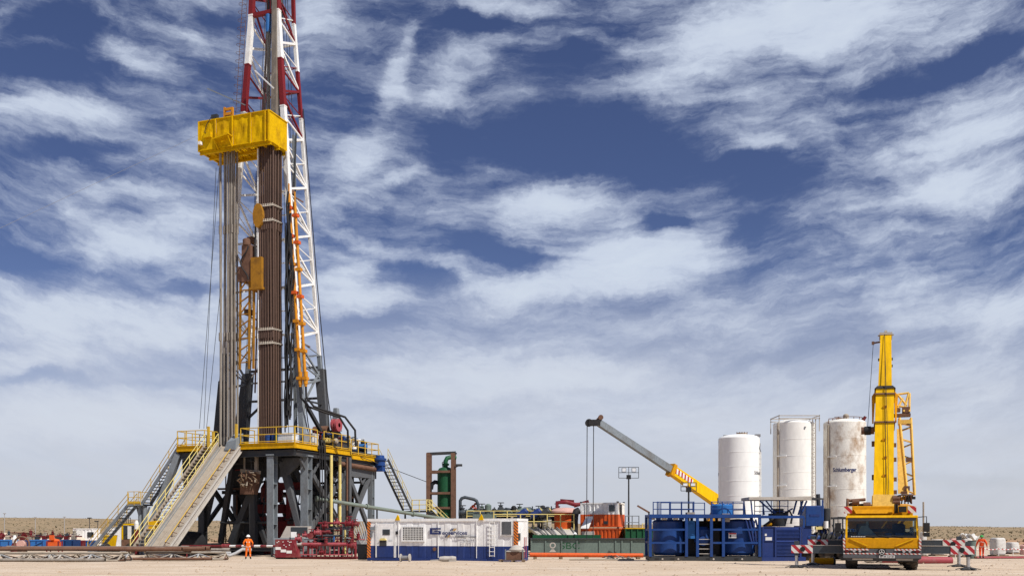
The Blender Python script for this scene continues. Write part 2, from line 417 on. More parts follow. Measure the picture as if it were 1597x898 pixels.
MB('darksteel').hexa([(-11.6, .6, 3.9), (-9.9, .6, 3.9), (-9.9, .9, 3.9), (-11.6, .9, 3.9), (-11.9, .6, 8.4), (-9.9, .6, 8.4), (-9.9, .9, 8.4), (-11.9, .9, 8.4)]).build('shade_plate', sub)  # dark sheet added to stand for the shade under the left floor
MB('midsteel').prism([(-2.7, 8.4), (-.5, 8.4), (-.5, 8.1), (-1.9, 7.0), (-2.7, 6.8)], 1.9, 2.15).build('gusset_plate', sub)
MB('darksteel').prism([(-11.4, 8.4), (-9.2, 8.4), (-9.2, 6.9), (-10, 7.0), (-11.4, 8.1)], 1.9, 2.15).build('gusset_plate', sub)
MB('midsteel').box((-1.0, 9.3, 7.2), (-.15, 14.6, 8.05)).prism([(-1.0, 7.2), (-.15, 7.2), (-.3, 6.6), (-.9, 6.6)], 13.6, 14.3).build('back_girder', sub)
MB('rust').tube((-.1, 7.2, 8.25), (.0, 14.2, 8.1), .22, n=12).build('pipe', sub)
# floor: perimeter girders, deck joists, plating
for a, b in (((-11.85, .12, 8.68), (-8.9, .12, 8.68)), ((-5.5, .12, 8.68), (-.05, .12, 8.68)), ((-.12, .3, 8.68), (-.12, 14.8, 8.68)), ((-11.8, .3, 8.68), (-11.8, 14.8, 8.68)), ((-11.9, 14.7, 8.68), (0, 14.7, 8.68))):
    MB('darksteel').ibeam(a, b, .3, .5).build('floor_girder', sub)
for x in (-2.6, -4.6, -7.2, -9.4):
    MB('darksteel').ibeam((x, .3, 8.5), (x, 14.6, 8.5), .3, .8).build('floor_girder', sub)
for y in (2.1, 3.9, 7.5, 11):
    MB('darksteel').ibeam((-11.7, y, 8.42), (-.25, y, 8.42), .28, .9 if y > 2 else .6).build('floor_girder', sub)
MB('darksteel').box((-11.8, .1, 9.3), (-.1, 14.75, DK)).build('deck', sub)
for a, b in (((-11.95, 0), (-8.95, 0)), ((-5.45, 0), (.0, 0))):
    MB('yellow').box((a[0], -.06, 9.07), (b[0], .06, 9.57)).box((a[0], -.13, 9.5), (b[0], -.06, 9.56)).box((a[0], -.13, 9.07), (b[0], -.06, 9.12)).build('edge_beam', sub)
for a, b in ((.06, 3.4), (4.7, 9.1), (9.5, 14.6)):
    dz = 0 if a < 9 else -.28
    MB('yellow').box((-.06, a, 9.07 + dz), (.06, b, 9.57 + dz)).box((.06, a, 9.5 + dz), (.13, b, 9.56 + dz)).box((.06, a, 9.07 + dz), (.13, b, 9.12 + dz)).build('edge_beam', sub)
MB('yellow').box((-12.0, .1, 8.97), (-11.9, 14.7, 9.57)).build('edge_beam', sub)
def dk(*p): return [(x, y, DK) for x, y in p]
railing(sub, dk((-11.9, 6.0), (-11.9, .0), (-9.05, .0), (-9.05, 2.2)), 1.3, r=.04, step=1.05, m='rail')
railing(sub, dk((-5.35, 2.0), (-5.35, 0), (-.05, 0)), 1.32, r=.042, step=1.55, m='rail')
railing(sub, dk((.0, .0), (.0, 3.5)), 1.32, r=.042, step=1.1, m='rail')
railing(sub, dk((.0, 4.6), (.0, 9.15)), 1.32, r=.042, step=1.4, m='rail')
railing(sub, [(0, 9.4, DK - .28), (0, 14.7, DK - .28), (-3, 14.7, DK - .28)], 1.32, r=.042, step=1.3, m='rail')
railing(sub, dk((-11.9, 14.7), (-4, 14.7)), 1.2, r=.035, step=1.6, m='rail')
for x, y, h in ((-8.6, -.05, 1.6), (-5.75, -.05, 1.7), (-8.1, -.05, 1.1)):
    MB('rail').box((x - .09, y - .09, 8.9), (x + .09, y + .09, DK + h)).build('gate_post', sub)
# tangle of lines, small braces and hoses below the floor
rr = random.Random(17)
for i in range(46):
    x, y = rr.uniform(-10.8, -.7), rr.uniform(1.2, 13.0); z = rr.uniform(1.2, 7.6)
    k = i % 4
    if k == 0: MB(rr.choice(('darksteel', 'midsteel'))).beam((x, y, z), (x + rr.uniform(-2.2, 2.2), y + rr.uniform(-1, 1), z + rr.uniform(-2.6, 2.6)), .12, .16).build('brace', sub)
    elif k == 1: MB(rr.choice(('darksteel', 'rust', 'midsteel'))).tube((x, y, .6), (x, y, 8.3), rr.uniform(.05, .11), n=7).build('pipe', sub)
    elif k == 2: MB(rr.choice(('darksteel', 'darkred', 'rust'))).tube((max(-11, x - 2.4), y, z), (min(-.5, x + 2.4), y, z), rr.uniform(.06, .12), n=7).build('pipe', sub)
    else: MB('black').path([(x, y, 8.3), (x + .2, y, 6), (x - .3, y + .2, 3.4), (x + .4, y, 1.4), (x + 1.3, y - .2, .8)], .05, n=6).build('hanging_hose', sub)
for x, y, w, d, h in ((-8.2, 6.0, 1.8, 1.6, 2.2), (-3.4, 9.5, 2.0, 1.8, 2.8), (-6.4, 11, 2.6, 1.4, 1.9)):
    MB('darksteel').box((x - w / 2, y - d / 2, 1.05), (x + w / 2, y + d / 2, 1.05 + h)).lathe([(0, -w * .4), (d * .3, -w * .4), (d * .3, w * .4), (0, w * .4)], (x, y, 1.05 + h + d * .2), axis='X', n=14).build('machine_block', sub)
MB('darksteel').box((-9.3, 3.7, 6.9), (-2.7, 3.85, 8.4)).build('wind_plate', sub)
for y in (1.2, 5.2, 10.4): MB('midsteel').beam((-.28, y, 8.3), (-.28, y + 1.6, 6.6), .14, .2).beam((-.28, y + 3.2, 8.3), (-.28, y + 1.6, 6.6), .14, .2).build('brace', sub)
# vertical pipes below the floor's right edge
for y, m, r in ((5.4, 'cream', .14), (6.9, 'cream', .14), (8.2, 'rust', .09), (8.7, 'midsteel', .16)):
    MB(m).tube((.25, y, 2.6), (.25, y, 8.85), r, n=10).build('drain_pipe', sub)
for y, x in ((3.6, .05), (3.9, .1), (4.2, .16), (4.5, .1), (4.05, .25)):
    MB('black' if y != 4.2 else 'blue').path([(x, y, 10.1), (x + .12, y, 9.3), (x + .1, y + .1, 6), (x + .3, y - .3, 3.4), (x + .6, y - .5, 1.6)], .05, n=6).build('hanging_hose', sub)

# ---- stairs and ramp, each a thing of its own
lst = thing('steel_stair', 'long grey two-flight stair with rusty yellow rails climbing to left side of rig floor', 'stair', RIG, RZ)
stair(lst, (-12.0, .2, 9.4), (-15.9, .2, 4.55), 1.1, (0, 1, 0), 'steel', 'rail')
MB('steel').box((-17.4, .0, 4.4), (-15.8, 1.5, 4.55)).build('landing', lst)
railing(lst, [(-15.9, 1.5, 4.55), (-17.4, 1.5, 4.55)], 1.1)
railing(lst, [(-15.9, 0, 4.55), (-17.3, 0, 4.55)], 1.1, step=.7, toe=.25)
stair(lst, (-17.4, .2, 4.5), (-22.0, .2, .1), 1.1, (0, 1, 0), 'steel', 'rail')
for x in (-16.5, -16.0): MB('steel').tube((x, .7, .0), (x, .7, 4.4), .2, n=10).build('support_post', lst)
brace_ = MB('steel').beam((-16.9, .7, 4.3), (-16.4, .7, 2.9), .12, .12).beam((-15.5, .7, 4.3), (-16.1, .7, 2.9), .12, .12).build('knee_brace', lst)

rst = thing('steel_stair', 'steep dark stair with yellow rails leading down behind the right end of the rig floor', 'stair', RIG, RZ)
stair(rst, (.0, 14.9, 9.1), (.0, 20.2, 4.2), .95, (1, 0, 0), 'darksteel', 'cream', tread='midsteel', n=15)
MB('darksteel').box((-.1, 20.2, 4.05), (2.6, 21.6, 4.2)).build('landing', rst)
railing(rst, [(1.0, 20.2, 4.2), (2.6, 20.2, 4.2), (2.6, 21.6, 4.2)], 1.1, r=.045, m='cream', step=.8)
stair(rst, (2.6, 20.3, 4.2), (6.0, 20.3, 1.2), .95, (0, 1, 0), 'darksteel', 'cream', n=10)
for x, y in ((.1, 20.4), (2.4, 21.4)): MB('darksteel').tube((x, y, -.1), (x, y, 4.1), .1).build('support_post', rst)
MB('blue').lathe([(0, 0), (.5, 0), (.5, .5), (.62, .52), (.62, .7), (.45, .75), (.4, 1.0), (0, 1.05)], (.4, 14.3, 8.45), n=16).box((.0, 14.0, 7.9), (.8, 14.6, 8.45)).build('winch_motor', rst)

rampL = 9.1; RB = Vector((-rampL * 0, -rampL, .75))
ramp = thing('pipe_ramp', 'pale dusty pipe slide sloping from the rig floor down to the ground', 'pipe ramp', RIG, RZ)
t0, t1 = Vector((-7.25, -.1, 9.35)), Vector((-7.25, -rampL, .75))
wR = 1.9
mbr = MB('tan')
nx = 8
prof = [(0, .16), (.08, .16), (.1, .05), (.6, .0), (.62, .04), (.68, .04), (.7, 0), (1.2, 0), (1.22, .04), (1.28, .04), (1.3, 0), (1.8, .05), (1.82, .16), (1.9, .16)]
vs = []; fs = []
for c in (t0, t1):
    for x, z in prof: vs.append(c + Vector((x, 0, z)))
n = len(prof)
for i in range(n - 1): fs.append((i, i + 1, n + i + 1, n + i))
mbr.add(vs, fs); mbr.beam(t0 + Vector((.95, 0, -.1)), t1 + Vector((.95, 0, -.1)), 1.85, .12)
mbr.build('slide_plate', ramp)
for x in (-.02, wR + .02):
    MB('concrete' if x > 1 else 'steel').ibeam(t0 + Vector((x, 0, -.22)), t1 + Vector((x, 0, -.22)), .3, .5).build('side_girder', ramp)  # right girder in a paler tone, its sunlit look put into the colour
top = MB('steel').hexa([(-6.6, -.6, 9.0), (-5.45, -.6, 9.0), (-5.45, .5, 9.3), (-6.6, .5, 9.3), (-6.4, -.5, 9.7), (-5.45, -.5, 9.9), (-5.45, .5, 10.5), (-6.3, .5, 10.5)]).build('top_plate', ramp)
q = MB('rail'); d = (t1 - t0)
off = Vector((1.45, 0, .42))
q.tube(t0 + d * .08 + off, t1 + off - d * .02, .035, n=6)
hr = q.build('hand_line', ramp)
for i in range(11):
    p = t0 + d * (.08 + .9 * i / 10)
    MB('rust').tube(p + off, p + Vector((1.45, 0, .05)), .03, n=5).tube(p + off, p + Vector((1.88, 0, .3)), .03, n=5).build('bracket', hr)
rs = thing('steel_stair', 'straight stair with two pale yellow rails alongside the pipe slide at rig front', 'stair', RIG, RZ)
stair(rs, (-8.95, -.1, 9.45), (-8.95, -rampL, .5), 1.4, (1, 0, 0), 'tan', 'cream', n=32, tread='tan')
q = MB('tan').tube((-7.62, -.1, 9.7), (-7.62, -rampL, .75), .12, n=8).build('side_pipe', rs)
for i in range(14):
    p = Vector((-7.62, -.1, 9.7)).lerp(Vector((-7.62, -rampL, .75)), (i + .5) / 14)
    MB('rust').tube(p, p + Vector((-.35, 0, -.45)), .04, n=5).tube(p, p + Vector((-.3, -.3, -.1)), .04, n=5).build('bracket', q)
MB('yellow').hexa([(-9.1, -7.2, 2.2), (-8.3, -7.2, 2.2), (-8.3, -6.9, 2.2), (-9.1, -6.9, 2.2), (-9.1, -7.0, 2.9), (-8.3, -7.0, 3.0), (-8.3, -6.2, 3.0), (-9.1, -6.2, 2.9)]).build('yellow_guard', rs)

# ------------------------------------------------------------------ mast
mast = thing('drilling_mast', 'tall red and white lattice mast standing open-fronted on the rig floor', 'drilling mast', RIG, RZ)
ZT = rzw(55.0)
def leg(c, z):                                     # c: 'fr' 'fl' 'br' 'bl'
    t = (z - rzw(8.9)) / 39.5
    half = 4.475 + (1.315 - 4.475) * t
    if t > 1: half = max(1.2, 1.315 - (t - 1) * .6)
    y = (3.66 + .72 * t) if c[0] == 'f' else (7.5 - .53 * t)
    return Vector((-5.95 + (half if c[1] == 'r' else -half), y, z))
bands = [(DK, rzw(17.4), 'steel'), (rzw(17.4), rzw(39.1), 'mastwhite'), (rzw(39.1), rzw(43.4), 'mastred'), (rzw(43.4), rzw(47.8), 'mastwhite'), (rzw(47.8), ZT, 'mastred')]
def bandmat(z):
    for a, b, m in bands:
        if z < b: return m
    return 'mastred'
for c in ('fr', 'fl', 'br', 'bl'):
    w = .43 if c[0] == 'f' else .29
    mb = MB()
    for a, b, m in bands:
        ww = w * (1.15 if m == 'steel' else 1.0); wt = ww * (.9 if a > 20 else 1)
        mb.beam(leg(c, a), leg(c, b), ww, ww, m, (0, 1, 0))
        p = leg(c, b); mb.box(p - Vector((ww * .55, ww * .55, .06)), p + Vector((ww * .55, ww * .55, .06)), m)
    if c == 'fl': mb.hexa([leg(c, DK) + Vector((x, y, 0)) for x, y in ((-.35, -.4), (.45, -.4), (.45, .9), (-.35, .9))] + [leg(c, rzw(15)) + Vector((x, y, 0)) for x, y in ((-.3, -.3), (.3, -.3), (.3, .3), (-.3, .3))], 'darksteel')
    if c[0] == 'b':
        sx = -1 if c == 'bl' else 1
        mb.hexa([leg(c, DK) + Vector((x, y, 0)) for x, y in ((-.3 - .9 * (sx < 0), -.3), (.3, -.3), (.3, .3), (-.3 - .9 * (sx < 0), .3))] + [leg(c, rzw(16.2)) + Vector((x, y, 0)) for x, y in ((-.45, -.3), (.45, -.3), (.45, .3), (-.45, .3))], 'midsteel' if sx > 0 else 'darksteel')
    mb.build('mast_leg', mast)
def mbrace(p, q, r, m=None):
    m = m or bandmat((p.z + q.z) / 2)
    MB(m).beam(p, q, r * .72, r * .72).build('mast_brace', mast)
nodes = [rzw(z) for z in (15.2, 19.5, 23.9, 28.3, 32.7, 37.1, 41.5, 45.9, 50.3)]
for s in ('r', 'l'):
    for k in nodes:
        F = lambda z: leg('f' + s, z); B = lambda z: leg('b' + s, z)
        m = bandmat(k + .3)
        mbrace(F(k - 1.0), B(k + .1), .26, m)
        mbrace(F(k + 1.15), B(k + .1), .17, m)
        mbrace(F(k + 3.1), B(k + .2), .20, bandmat(k + 2))
        if s == 'r': mbrace(F(k + 1.25), leg('br', k + 2.3), .10, bandmat(k + 1.8))
for k in nodes[:-1]:                               # back face: horizontals and K braces
    c = (leg('bl', k + .1) + leg('br', k + .1)) / 2
    mbrace(leg('bl', k + .1), leg('br', k + .1), .2)
    c2 = (leg('bl', k + 4.5) + leg('br', k + 4.5)) / 2
    mbrace(leg('bl', k + .2), c2, .16); mbrace(leg('br', k + .2), c2, .16)
for z in (47.8, 50.6): mbrace(leg('fl', rzw(z)), leg('fr', rzw(z)), .45, 'mastred')
mbrace(leg('br', rzw(16.2)), leg('fr', rzw(12.2)), .22, 'steel'); mbrace(leg('br', rzw(9.8)), leg('fr', rzw(13.4)), .4, 'darksteel')
mbrace(leg('br', rzw(13.0)), leg('fr', rzw(13.0)), .2, 'darksteel'); mbrace(leg('bl', rzw(13.6)), leg('br', rzw(13.6)), .28, 'midsteel'); mbrace(leg('bl', rzw(16.4)), leg('br', rzw(16.4)), .3, 'midsteel')
mbrace(leg('bl', rzw(11.8)), leg('br', rzw(14.6)) + Vector((-4.6, 0, 0)), .25, 'darksteel')
MB('mastred').box((-7.3, 4.2, ZT), (-4.6, 7.2, ZT + .8)).build('crown_frame', mast)
for k in nodes:                                    # light secondary lacing
    for s in ('r', 'l'):
        MB(bandmat(k + 2)).beam(leg('b' + s, k + 2.3), leg('f' + s, k + 3.1), .07, .07).beam(leg('b' + s, k + .1), leg('f' + s, k + 1.9), .06, .06).build('lacing', mast)
    MB(bandmat(k + 1)).beam(leg('bl', k + 2.3), leg('br', k + 2.3), .08, .08).build('lacing', mast)
rr = random.Random(29)
for i in range(9):
    x = -8.0 + .62 * i; MB('darksteel').tube((x, 6.6, DK + rr.uniform(0, 4)), (-5.95 + (x + 5.95) * .32, 6.2, ZT), .028, n=5).build('cable_run', mast)
for x0, z0, z1 in ((-6.9, 20, 33), (-7.4, 14, 30), (-3.6, 24, 37), (-6.5, 38, 52)):
    MB(rr.choice(('rust', 'darksteel'))).tube((x0, 5.0, rzw(z0)), (x0 + .4, 5.2, rzw(z1)), .075, n=6).build('service_line', mast)
for z, x in ((27.5, -7.6), (21, -7.9), (31.5, -3.6), (35.6, -6.2), (18.5, -2.9)):
    MB('rust').box((x - .25, 4.4, rzw(z)), (x + .35, 5.0, rzw(z) + .5)).beam((x, 4.7, rzw(z)), (x + .9, 5.6, rzw(z) - .6), .1, .1).build('sheave_bracket', mast)
# guide column, ladder with hoops
MB('darkpipe').beam((-4.45, 3.7, DK + 26), (-4.95, 4.7, ZT), .5, .5).build('guide_column', mast)
MB('steel').ibeam((-3.2, 5.1, DK), (-3.5, 5.3, DK + 28), .22, .3).build('guide_rail', mast)
MB('steel').ibeam((-6.6, 6.9, DK), (-5.7, 6.7, ZT), .26, .3).build('guide_rail', mast)
mb = MB('rust')
a, b = leg('fl', rzw(36)) + Vector((-.5, -.1, 0)), leg('fl', ZT) + Vector((-.5, -.1, 0))
ladder(mb, a, b, .5, (1, 0, .0), step=.4)
lad = mb.build('ladder', mast)
for i in range(26):
    p = a.lerp(b, (i + .5) / 26)
    MB('rust').path([p + Vector((.3 * math.cos(t) - .02, -.3 - .3 * math.sin(t), 0)) for t in [R(k) for k in range(-60, 241, 30)]], .016, n=5).build('hoop', lad)
mb = MB('midsteel'); ladder(mb, (-8.3, 4.6, DK), (-7.0, 5.0, rzw(34)), .5, (1, .2, 0), step=.45); mb.build('ladder', mast)
mb = MB('darksteel'); ladder(mb, (-2.35, 4.4, DK), (-3.2, 4.5, rzw(30)), .42, (1, .3, 0), step=.7); mb.build('ladder', mast)
# standpipes (orange) up the right front leg
for k, dx in enumerate((-.12, .42)):
    mb = MB('orange')
    A_ = leg('fr', rzw(14.0)) + Vector((.5 + dx, -.55, 0)); B_ = leg('fr', rzw(31.0 if k == 0 else 30.2)) + Vector((.5 + dx, -.55, 0))
    mb.tube(A_, B_, .13, n=10); mb.tube(A_ + Vector((0, 0, .2)), A_ + Vector((0, 0, 1.3)), .18, n=10); mb.tube(B_, B_ + Vector((0, 0, .9)), .07, n=6)
    sp = mb.build('standpipe', mast)
    for i in range(7):
        p = A_.lerp(B_, (i + .3) / 6.8)
        MB('vermilion' if i in (3, 5, 6) else 'orange').box(p - Vector((.24, .22, .13)), p + Vector((.24, .22, .13))).build('clamp', sp)
    MB('black').path([A_ + Vector((0, 0, .1)), A_ + Vector((.05, -.02, -.9)), A_ + Vector((.6, .3, -1.7)), A_ + Vector((1.6, 1.0, -2.1)), A_ + Vector((2.6, 2.2, -2.5)), A_ + Vector((2.95 + .2 * k, 3.0, -3.6)), A_ + Vector((2.9 + .2 * k, 3.2, -5.0))], .1, n=8).build('hose', sp)
for k, (dx, z0) in enumerate(((.1, 13), (.35, 12.5), (-.4, 12))):
    p = leg('fr', rzw(z0)) + Vector((dx, .2, 0))
    MB('black').path([p + Vector((0, 0, 2)), p, p + Vector((.1, .2, -1.6)), p + Vector((.4, .3, -3.2))], .05, n=6).build('hose', mast)
MB('black').path([leg('br', rzw(40)) + Vector((.3, 0, 0)), leg('br', rzw(24)) + Vector((.35, 0, 0)), leg('br', rzw(14)) + Vector((.55, 0, 0)), leg('br', rzw(9)) + Vector((.9, 0, 0))], .05, n=6).build('cable_run', mast)
# racking platform with its wind wall
plat = MB('boardyellow')
PX0, PX1, PY0, PY1 = -10.36, -3.17, 1.0, 3.7
PB, PT = rzw(34.75), rzw(37.3)
plat.box((PX0, PY0, PB), (PX1, PY0 + .55, PB + .1)).box((PX0, PY1 - .35, PB), (PX1, PY1, PB + .1))
pl = plat.build('racking_platform', mast)
def sheet(p00, p10, p11, p01, nu, nv, amp, m, name, parent, thick=.04, seed=0):
    """a crumpled metal or tarpaulin panel with thickness"""
    p00, p10, p11, p01 = map(Vector, (p00, p10, p11, p01)); nrm = (p10 - p00).cross(p01 - p00).normalized()
    rnd = random.Random(seed); vs = []; fs = []
    ph = [rnd.uniform(0, 6) for _ in range(4)]
    for s in (0, 1):
        for j in range(nv + 1):
            for i in range(nu + 1):
                u, v = i / nu, j / nv
                p = (p00 * (1 - u) + p10 * u) * (1 - v) + (p01 * (1 - u) + p11 * u) * v
                e = math.sin(math.pi * u) ** .5 * math.sin(math.pi * v) ** .5 if 0 < u < 1 and 0 < v < 1 else 0
                w = amp * e * (math.sin(9 * u + ph[0] + 4 * v) + .7 * math.sin(17 * u - 7 * v + ph[1]) + .5 * math.sin(11 * v + ph[2]) + .4 * rnd.uniform(-1, 1) * (s == 0))
                vs.append(p + nrm * (w - s * thick))
    k = (nu + 1) * (nv + 1)
    for s in (0, 1):
        for j in range(nv):
            for i in range(nu):
                a = s * k + j * (nu + 1) + i; f = (a, a + 1, a + nu + 2, a + nu + 1)
                fs.append(f if s == 0 else f[::-1])
    rim = [i for i in range(nu + 1)] + [j * (nu + 1) + nu for j in range(1, nv + 1)] + [nv * (nu + 1) + i for i in range(nu - 1, -1, -1)] + [j * (nu + 1) for j in range(nv - 1, 0, -1)]
    for a, b in zip(rim, rim[1:] + rim[:1]): fs.append((b, a, k + a, k + b))
    return MB(m).add(vs, fs, m, False).build(name, parent)
xs = [PX0, -8.6, -6.85, -5.0, PX1]
for i in range(4):
    sheet((xs[i] + .03, PY0 - .02, PB + .08), (xs[i + 1] - .03, PY0 - .02, PB + .08), (xs[i + 1] - .03, PY0 - .02, PT), (xs[i] + .03, PY0 - .02, PT), 14, 10, .035, 'boardyellow', 'wind_wall', pl, seed=i)
sheet((PX1, PY0 + .05, PB + .05), (PX1 + .0, PY1, PB + .05), (PX1, PY1, PT), (PX1, PY0 + .05, PT), 8, 8, .012, 'boardyellow', 'wind_wall', pl, seed=11)
sheet((PX0, PY1, PB + .05), (PX0, PY0, PB + .05), (PX0, PY0, PT), (PX0, PY1, PT), 8, 8, .02, 'boardyellow', 'wind_wall', pl, seed=12)
for x in (PX0, -8.6, -6.85, -5.0, PX1 - .35, PX1):
    MB('boardyellow').box((x - .05, PY0 - .16, PB - .05), (x + .05, PY0 - .06, PT + .04)).build('wall_post', pl)
for z in (PT, PB + .02):
    MB('boardyellow').box((PX0 - .03, PY0 - .1, z), (PX1 + .03, PY0 - .02, z + .09)).build('wall_rail', pl)
    MB('boardyellow').box((PX1 - .02, PY0, z), (PX1 + .06, PY1, z + .09)).build('wall_rail', pl)
for i in range(3):                                  # joists under the platform
    MB('boardyellow').ibeam((PX0, PY0 + .1 + i * 1.25, PB - .14), (PX1 + .1, PY0 + .1 + i * 1.25, PB - .14), .2, .26).build('joist', pl)
for i in range(9):
    x = PX0 + .1 + i * (PX1 - PX0 - .2) / 8
    MB('boardyellow').beam((x, PY0, PB - .02), (x, PY1 + .2, PB - .02), .16, .14).build('joist', pl)
for a, b in ((PX0, -8.9),):
    MB('boardyellow').box((a + .1, PY0 + .55, PB + .01), (b, PY1 - .35, PB + .06)).build('floor_plate', pl)
for i in range(15): MB('boardyellow').beam((-8.84 + .235 * i, 1.5, PB + .12), (-8.84 + .235 * i, 3.4, PB + .12), .13, .16).build('pipe_finger', pl)
for i in range(8): MB('boardyellow').beam((-4.96 + .225 * i, 1.5, PB + .12), (-4.96 + .225 * i, 3.6, PB + .12), .07, .1).build('pipe_finger', pl)
MB('boardyellow').hexa([(-8.5, .25, PB + .55), (-6.8, .25, PB + .8), (-6.8, .95, PB + .8), (-8.5, .95, PB + .55), (-8.5, .25, PB + .63), (-6.8, .25, PB + .88), (-6.8, .95, PB + .88), (-8.5, .95, PB + .63)]).beam((-8.3, .3, PB + .5), (-8.3, .95, PB - .1), .08, .08).beam((-6.9, .3, PB + .7), (-6.9, .95, PB - .1), .08, .08).build('fold_out_step', pl)
MB('boardyellow').box((-9.7, .72, PB + 1.05), (-9.0, .95, PB + 1.5)).build('cable_box', pl)
MB('white').box((-10.2, .6, PB + .5), (-9.95, .9, PB + .75)).build('lamp', pl)
MB('darksteel').box((-9.1, .95, PT + .15), (-8.5, 1.25, PT + .5)).build('floodlight', pl)
MB('black').path([(-9.0, .8, PT + .2), (-9.4, .75, PT - .4), (-9.6, .72, PT - 1.0), (-9.45, .72, PB + 1.4)], .03, n=5).build('cable', pl)
MB('orange').box((-8.0, 1.2, PT), (-7.85, 1.4, PT + 1.1)).box((-7.85, 1.2, PT + .35), (-7.1, 1.4, PT + .6)).box((-7.85, 1.2, PT + .8), (-7.2, 1.4, PT + 1.0)).box((-7.2, 1.2, PT), (-7.05, 1.4, PT + 1.0)).build('winch_frame', pl)
for s, y in ((-3.0, 3.4), (-3.05, 3.5)): pass
MB('mastwhite').beam((PX1 + .1, PY1 - .2, PB), leg('fr', PB - 4.5), .14, .14).build('support_strut', pl)
MB('boardyellow').box((-5.9, 3.4, PB - 1.3), (-4.9, 4.0, PB - .5)).beam((-5.8, 3.6, PB - .5), (-5.8, 3.6, PB), .1, .1).build('hanging_bracket', pl)
MB('steel').beam((-11.5, 3.6, rzw(41.6)), (-7.6, 3.8, rzw(39.6)), .09, .09).build('antenna_arm', mast)
MB('mastwhite').beam((-6.3, 3.4, rzw(42.3)), (-4.2, 3.2, rzw(40.3)), .1, .1).build('antenna_arm', mast)

# ---- drill pipe standing in the mast
def stand(x, y, r, m, L=28.6, name='drill_pipe_stand'):
    mb = MB(m)
    mb.path([(.045 * math.sin(math.pi * k / 8), .03 * math.sin(2 * math.pi * k / 8), L * k / 8) for k in range(9)], r, n=8)
    for k in (.15, 9.3, 18.7, 27.9): mb.tube((0, 0, k), (0, 0, k + .7), r * 1.28, n=8)
    return mb
brown = None
for j in range(4):
    for i in range(7):
        p = rl(-4.85 + .225 * i, 2.05 + j * .4, DK)
        if brown is None: brown = single(stand(0, 0, .092, 'brownpipe'), 'drill_pipe_stand', 'brown drill pipe standing upright in the thick right-hand bundle inside the mast', 'drill pipe', p, RZ, 'brown drill pipes racked in the mast')
        else: dup_at(brown, p, RZ + (i * 37 + j * 53) % 6)
protos = {}
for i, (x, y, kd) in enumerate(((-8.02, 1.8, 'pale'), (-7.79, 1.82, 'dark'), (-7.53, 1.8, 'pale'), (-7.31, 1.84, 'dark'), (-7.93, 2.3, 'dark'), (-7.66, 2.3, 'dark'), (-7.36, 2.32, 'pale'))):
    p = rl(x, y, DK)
    lab = {'pale': 'weathered pale drill pipe in the tight left bundle rising beside the slide top', 'dark': 'darker drill pipe among the pale ones in the tight left bundle'}[kd]
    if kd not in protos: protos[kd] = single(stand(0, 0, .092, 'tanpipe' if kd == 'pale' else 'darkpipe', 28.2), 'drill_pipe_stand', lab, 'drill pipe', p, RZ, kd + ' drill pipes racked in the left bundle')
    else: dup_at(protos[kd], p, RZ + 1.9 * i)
pale = None
for i in range(2):
    p = rl(-8.72 + .30 * i, 1.75 + .2 * i, DK)
    if pale is None: pale = single(stand(0, 0, .11, 'tanpipe', 27.8), 'drill_collar_stand', 'thick pale grey pipe at outer left edge of the upright pipes in the mast', 'drill pipe', p, RZ, 'thick pale pipes at the left edge of the mast')
    else: dup_at(pale, p, RZ + 2)
single(stand(0, 0, .07, 'white', 27.6), 'pale_standing_pipe', 'thin whitish pipe standing along left edge of the brown pipe bundle', 'drill pipe', rl(-5.04, 2.05, DK), RZ)
for n_, z in (('upper', 29.6), ('upper', 28.3), ('lower', 18.9), ('lower', 17.7)):
    mb = MB('rope')
    x0, x1, y0, y1 = -4.96, -3.39, 1.93, 3.37
    pts = [(x0, y0, 0), (x1, y0, -.05), (x1, y1, 0), (x0, y1, .05)]
    for k in range(2): mb.path([(x, y, zz + k * .12 + .05 * math.sin(5 * x + k)) for x, y, zz in pts], .035, n=5, closed=True)
    for i in range(7): mb.tube((x0 + .06 + i * .225, y0 - .03, -.04), (x0 + .13 + i * .225, y0 - .03, .2), .035, n=5)
    hi = z in (29.6, 18.9)
    single(mb, 'rope_lashing', f"pale rope lashing tied round the brown pipes, {'top' if hi else 'bottom'} one of the {n_} pair", 'rope', rl(0, 0, rzw(z)), RZ)
# ---- hose bundle between the brown pipes and the right leg
hb = thing('hose_bundle', 'thick black bundle of hanging hoses between brown pipes and the right mast leg', 'hoses', RIG, RZ)
rr = random.Random(3)
for k in range(9):
    x0 = -3.1 + .07 * k; zt = rzw(31 - abs(k - 3) * .9); y = 3.0 + .12 * (k % 3)
    pts = [(x0 - .35 * (zt - z) / 30 + .14 * math.sin(z * 1.3 + k) * (1 if k > 2 else .4), y, z) for z in [zt - i * (zt - DK - (1.2 + .5 * rr.random() * k)) / 16 for i in range(17)]]
    MB('black').path([(x + .55 * (z - DK) / 30 * -.2 + .35, yy, z) for x, yy, z in pts], .06 + .025 * (k % 2), n=7).build('hose', hb)
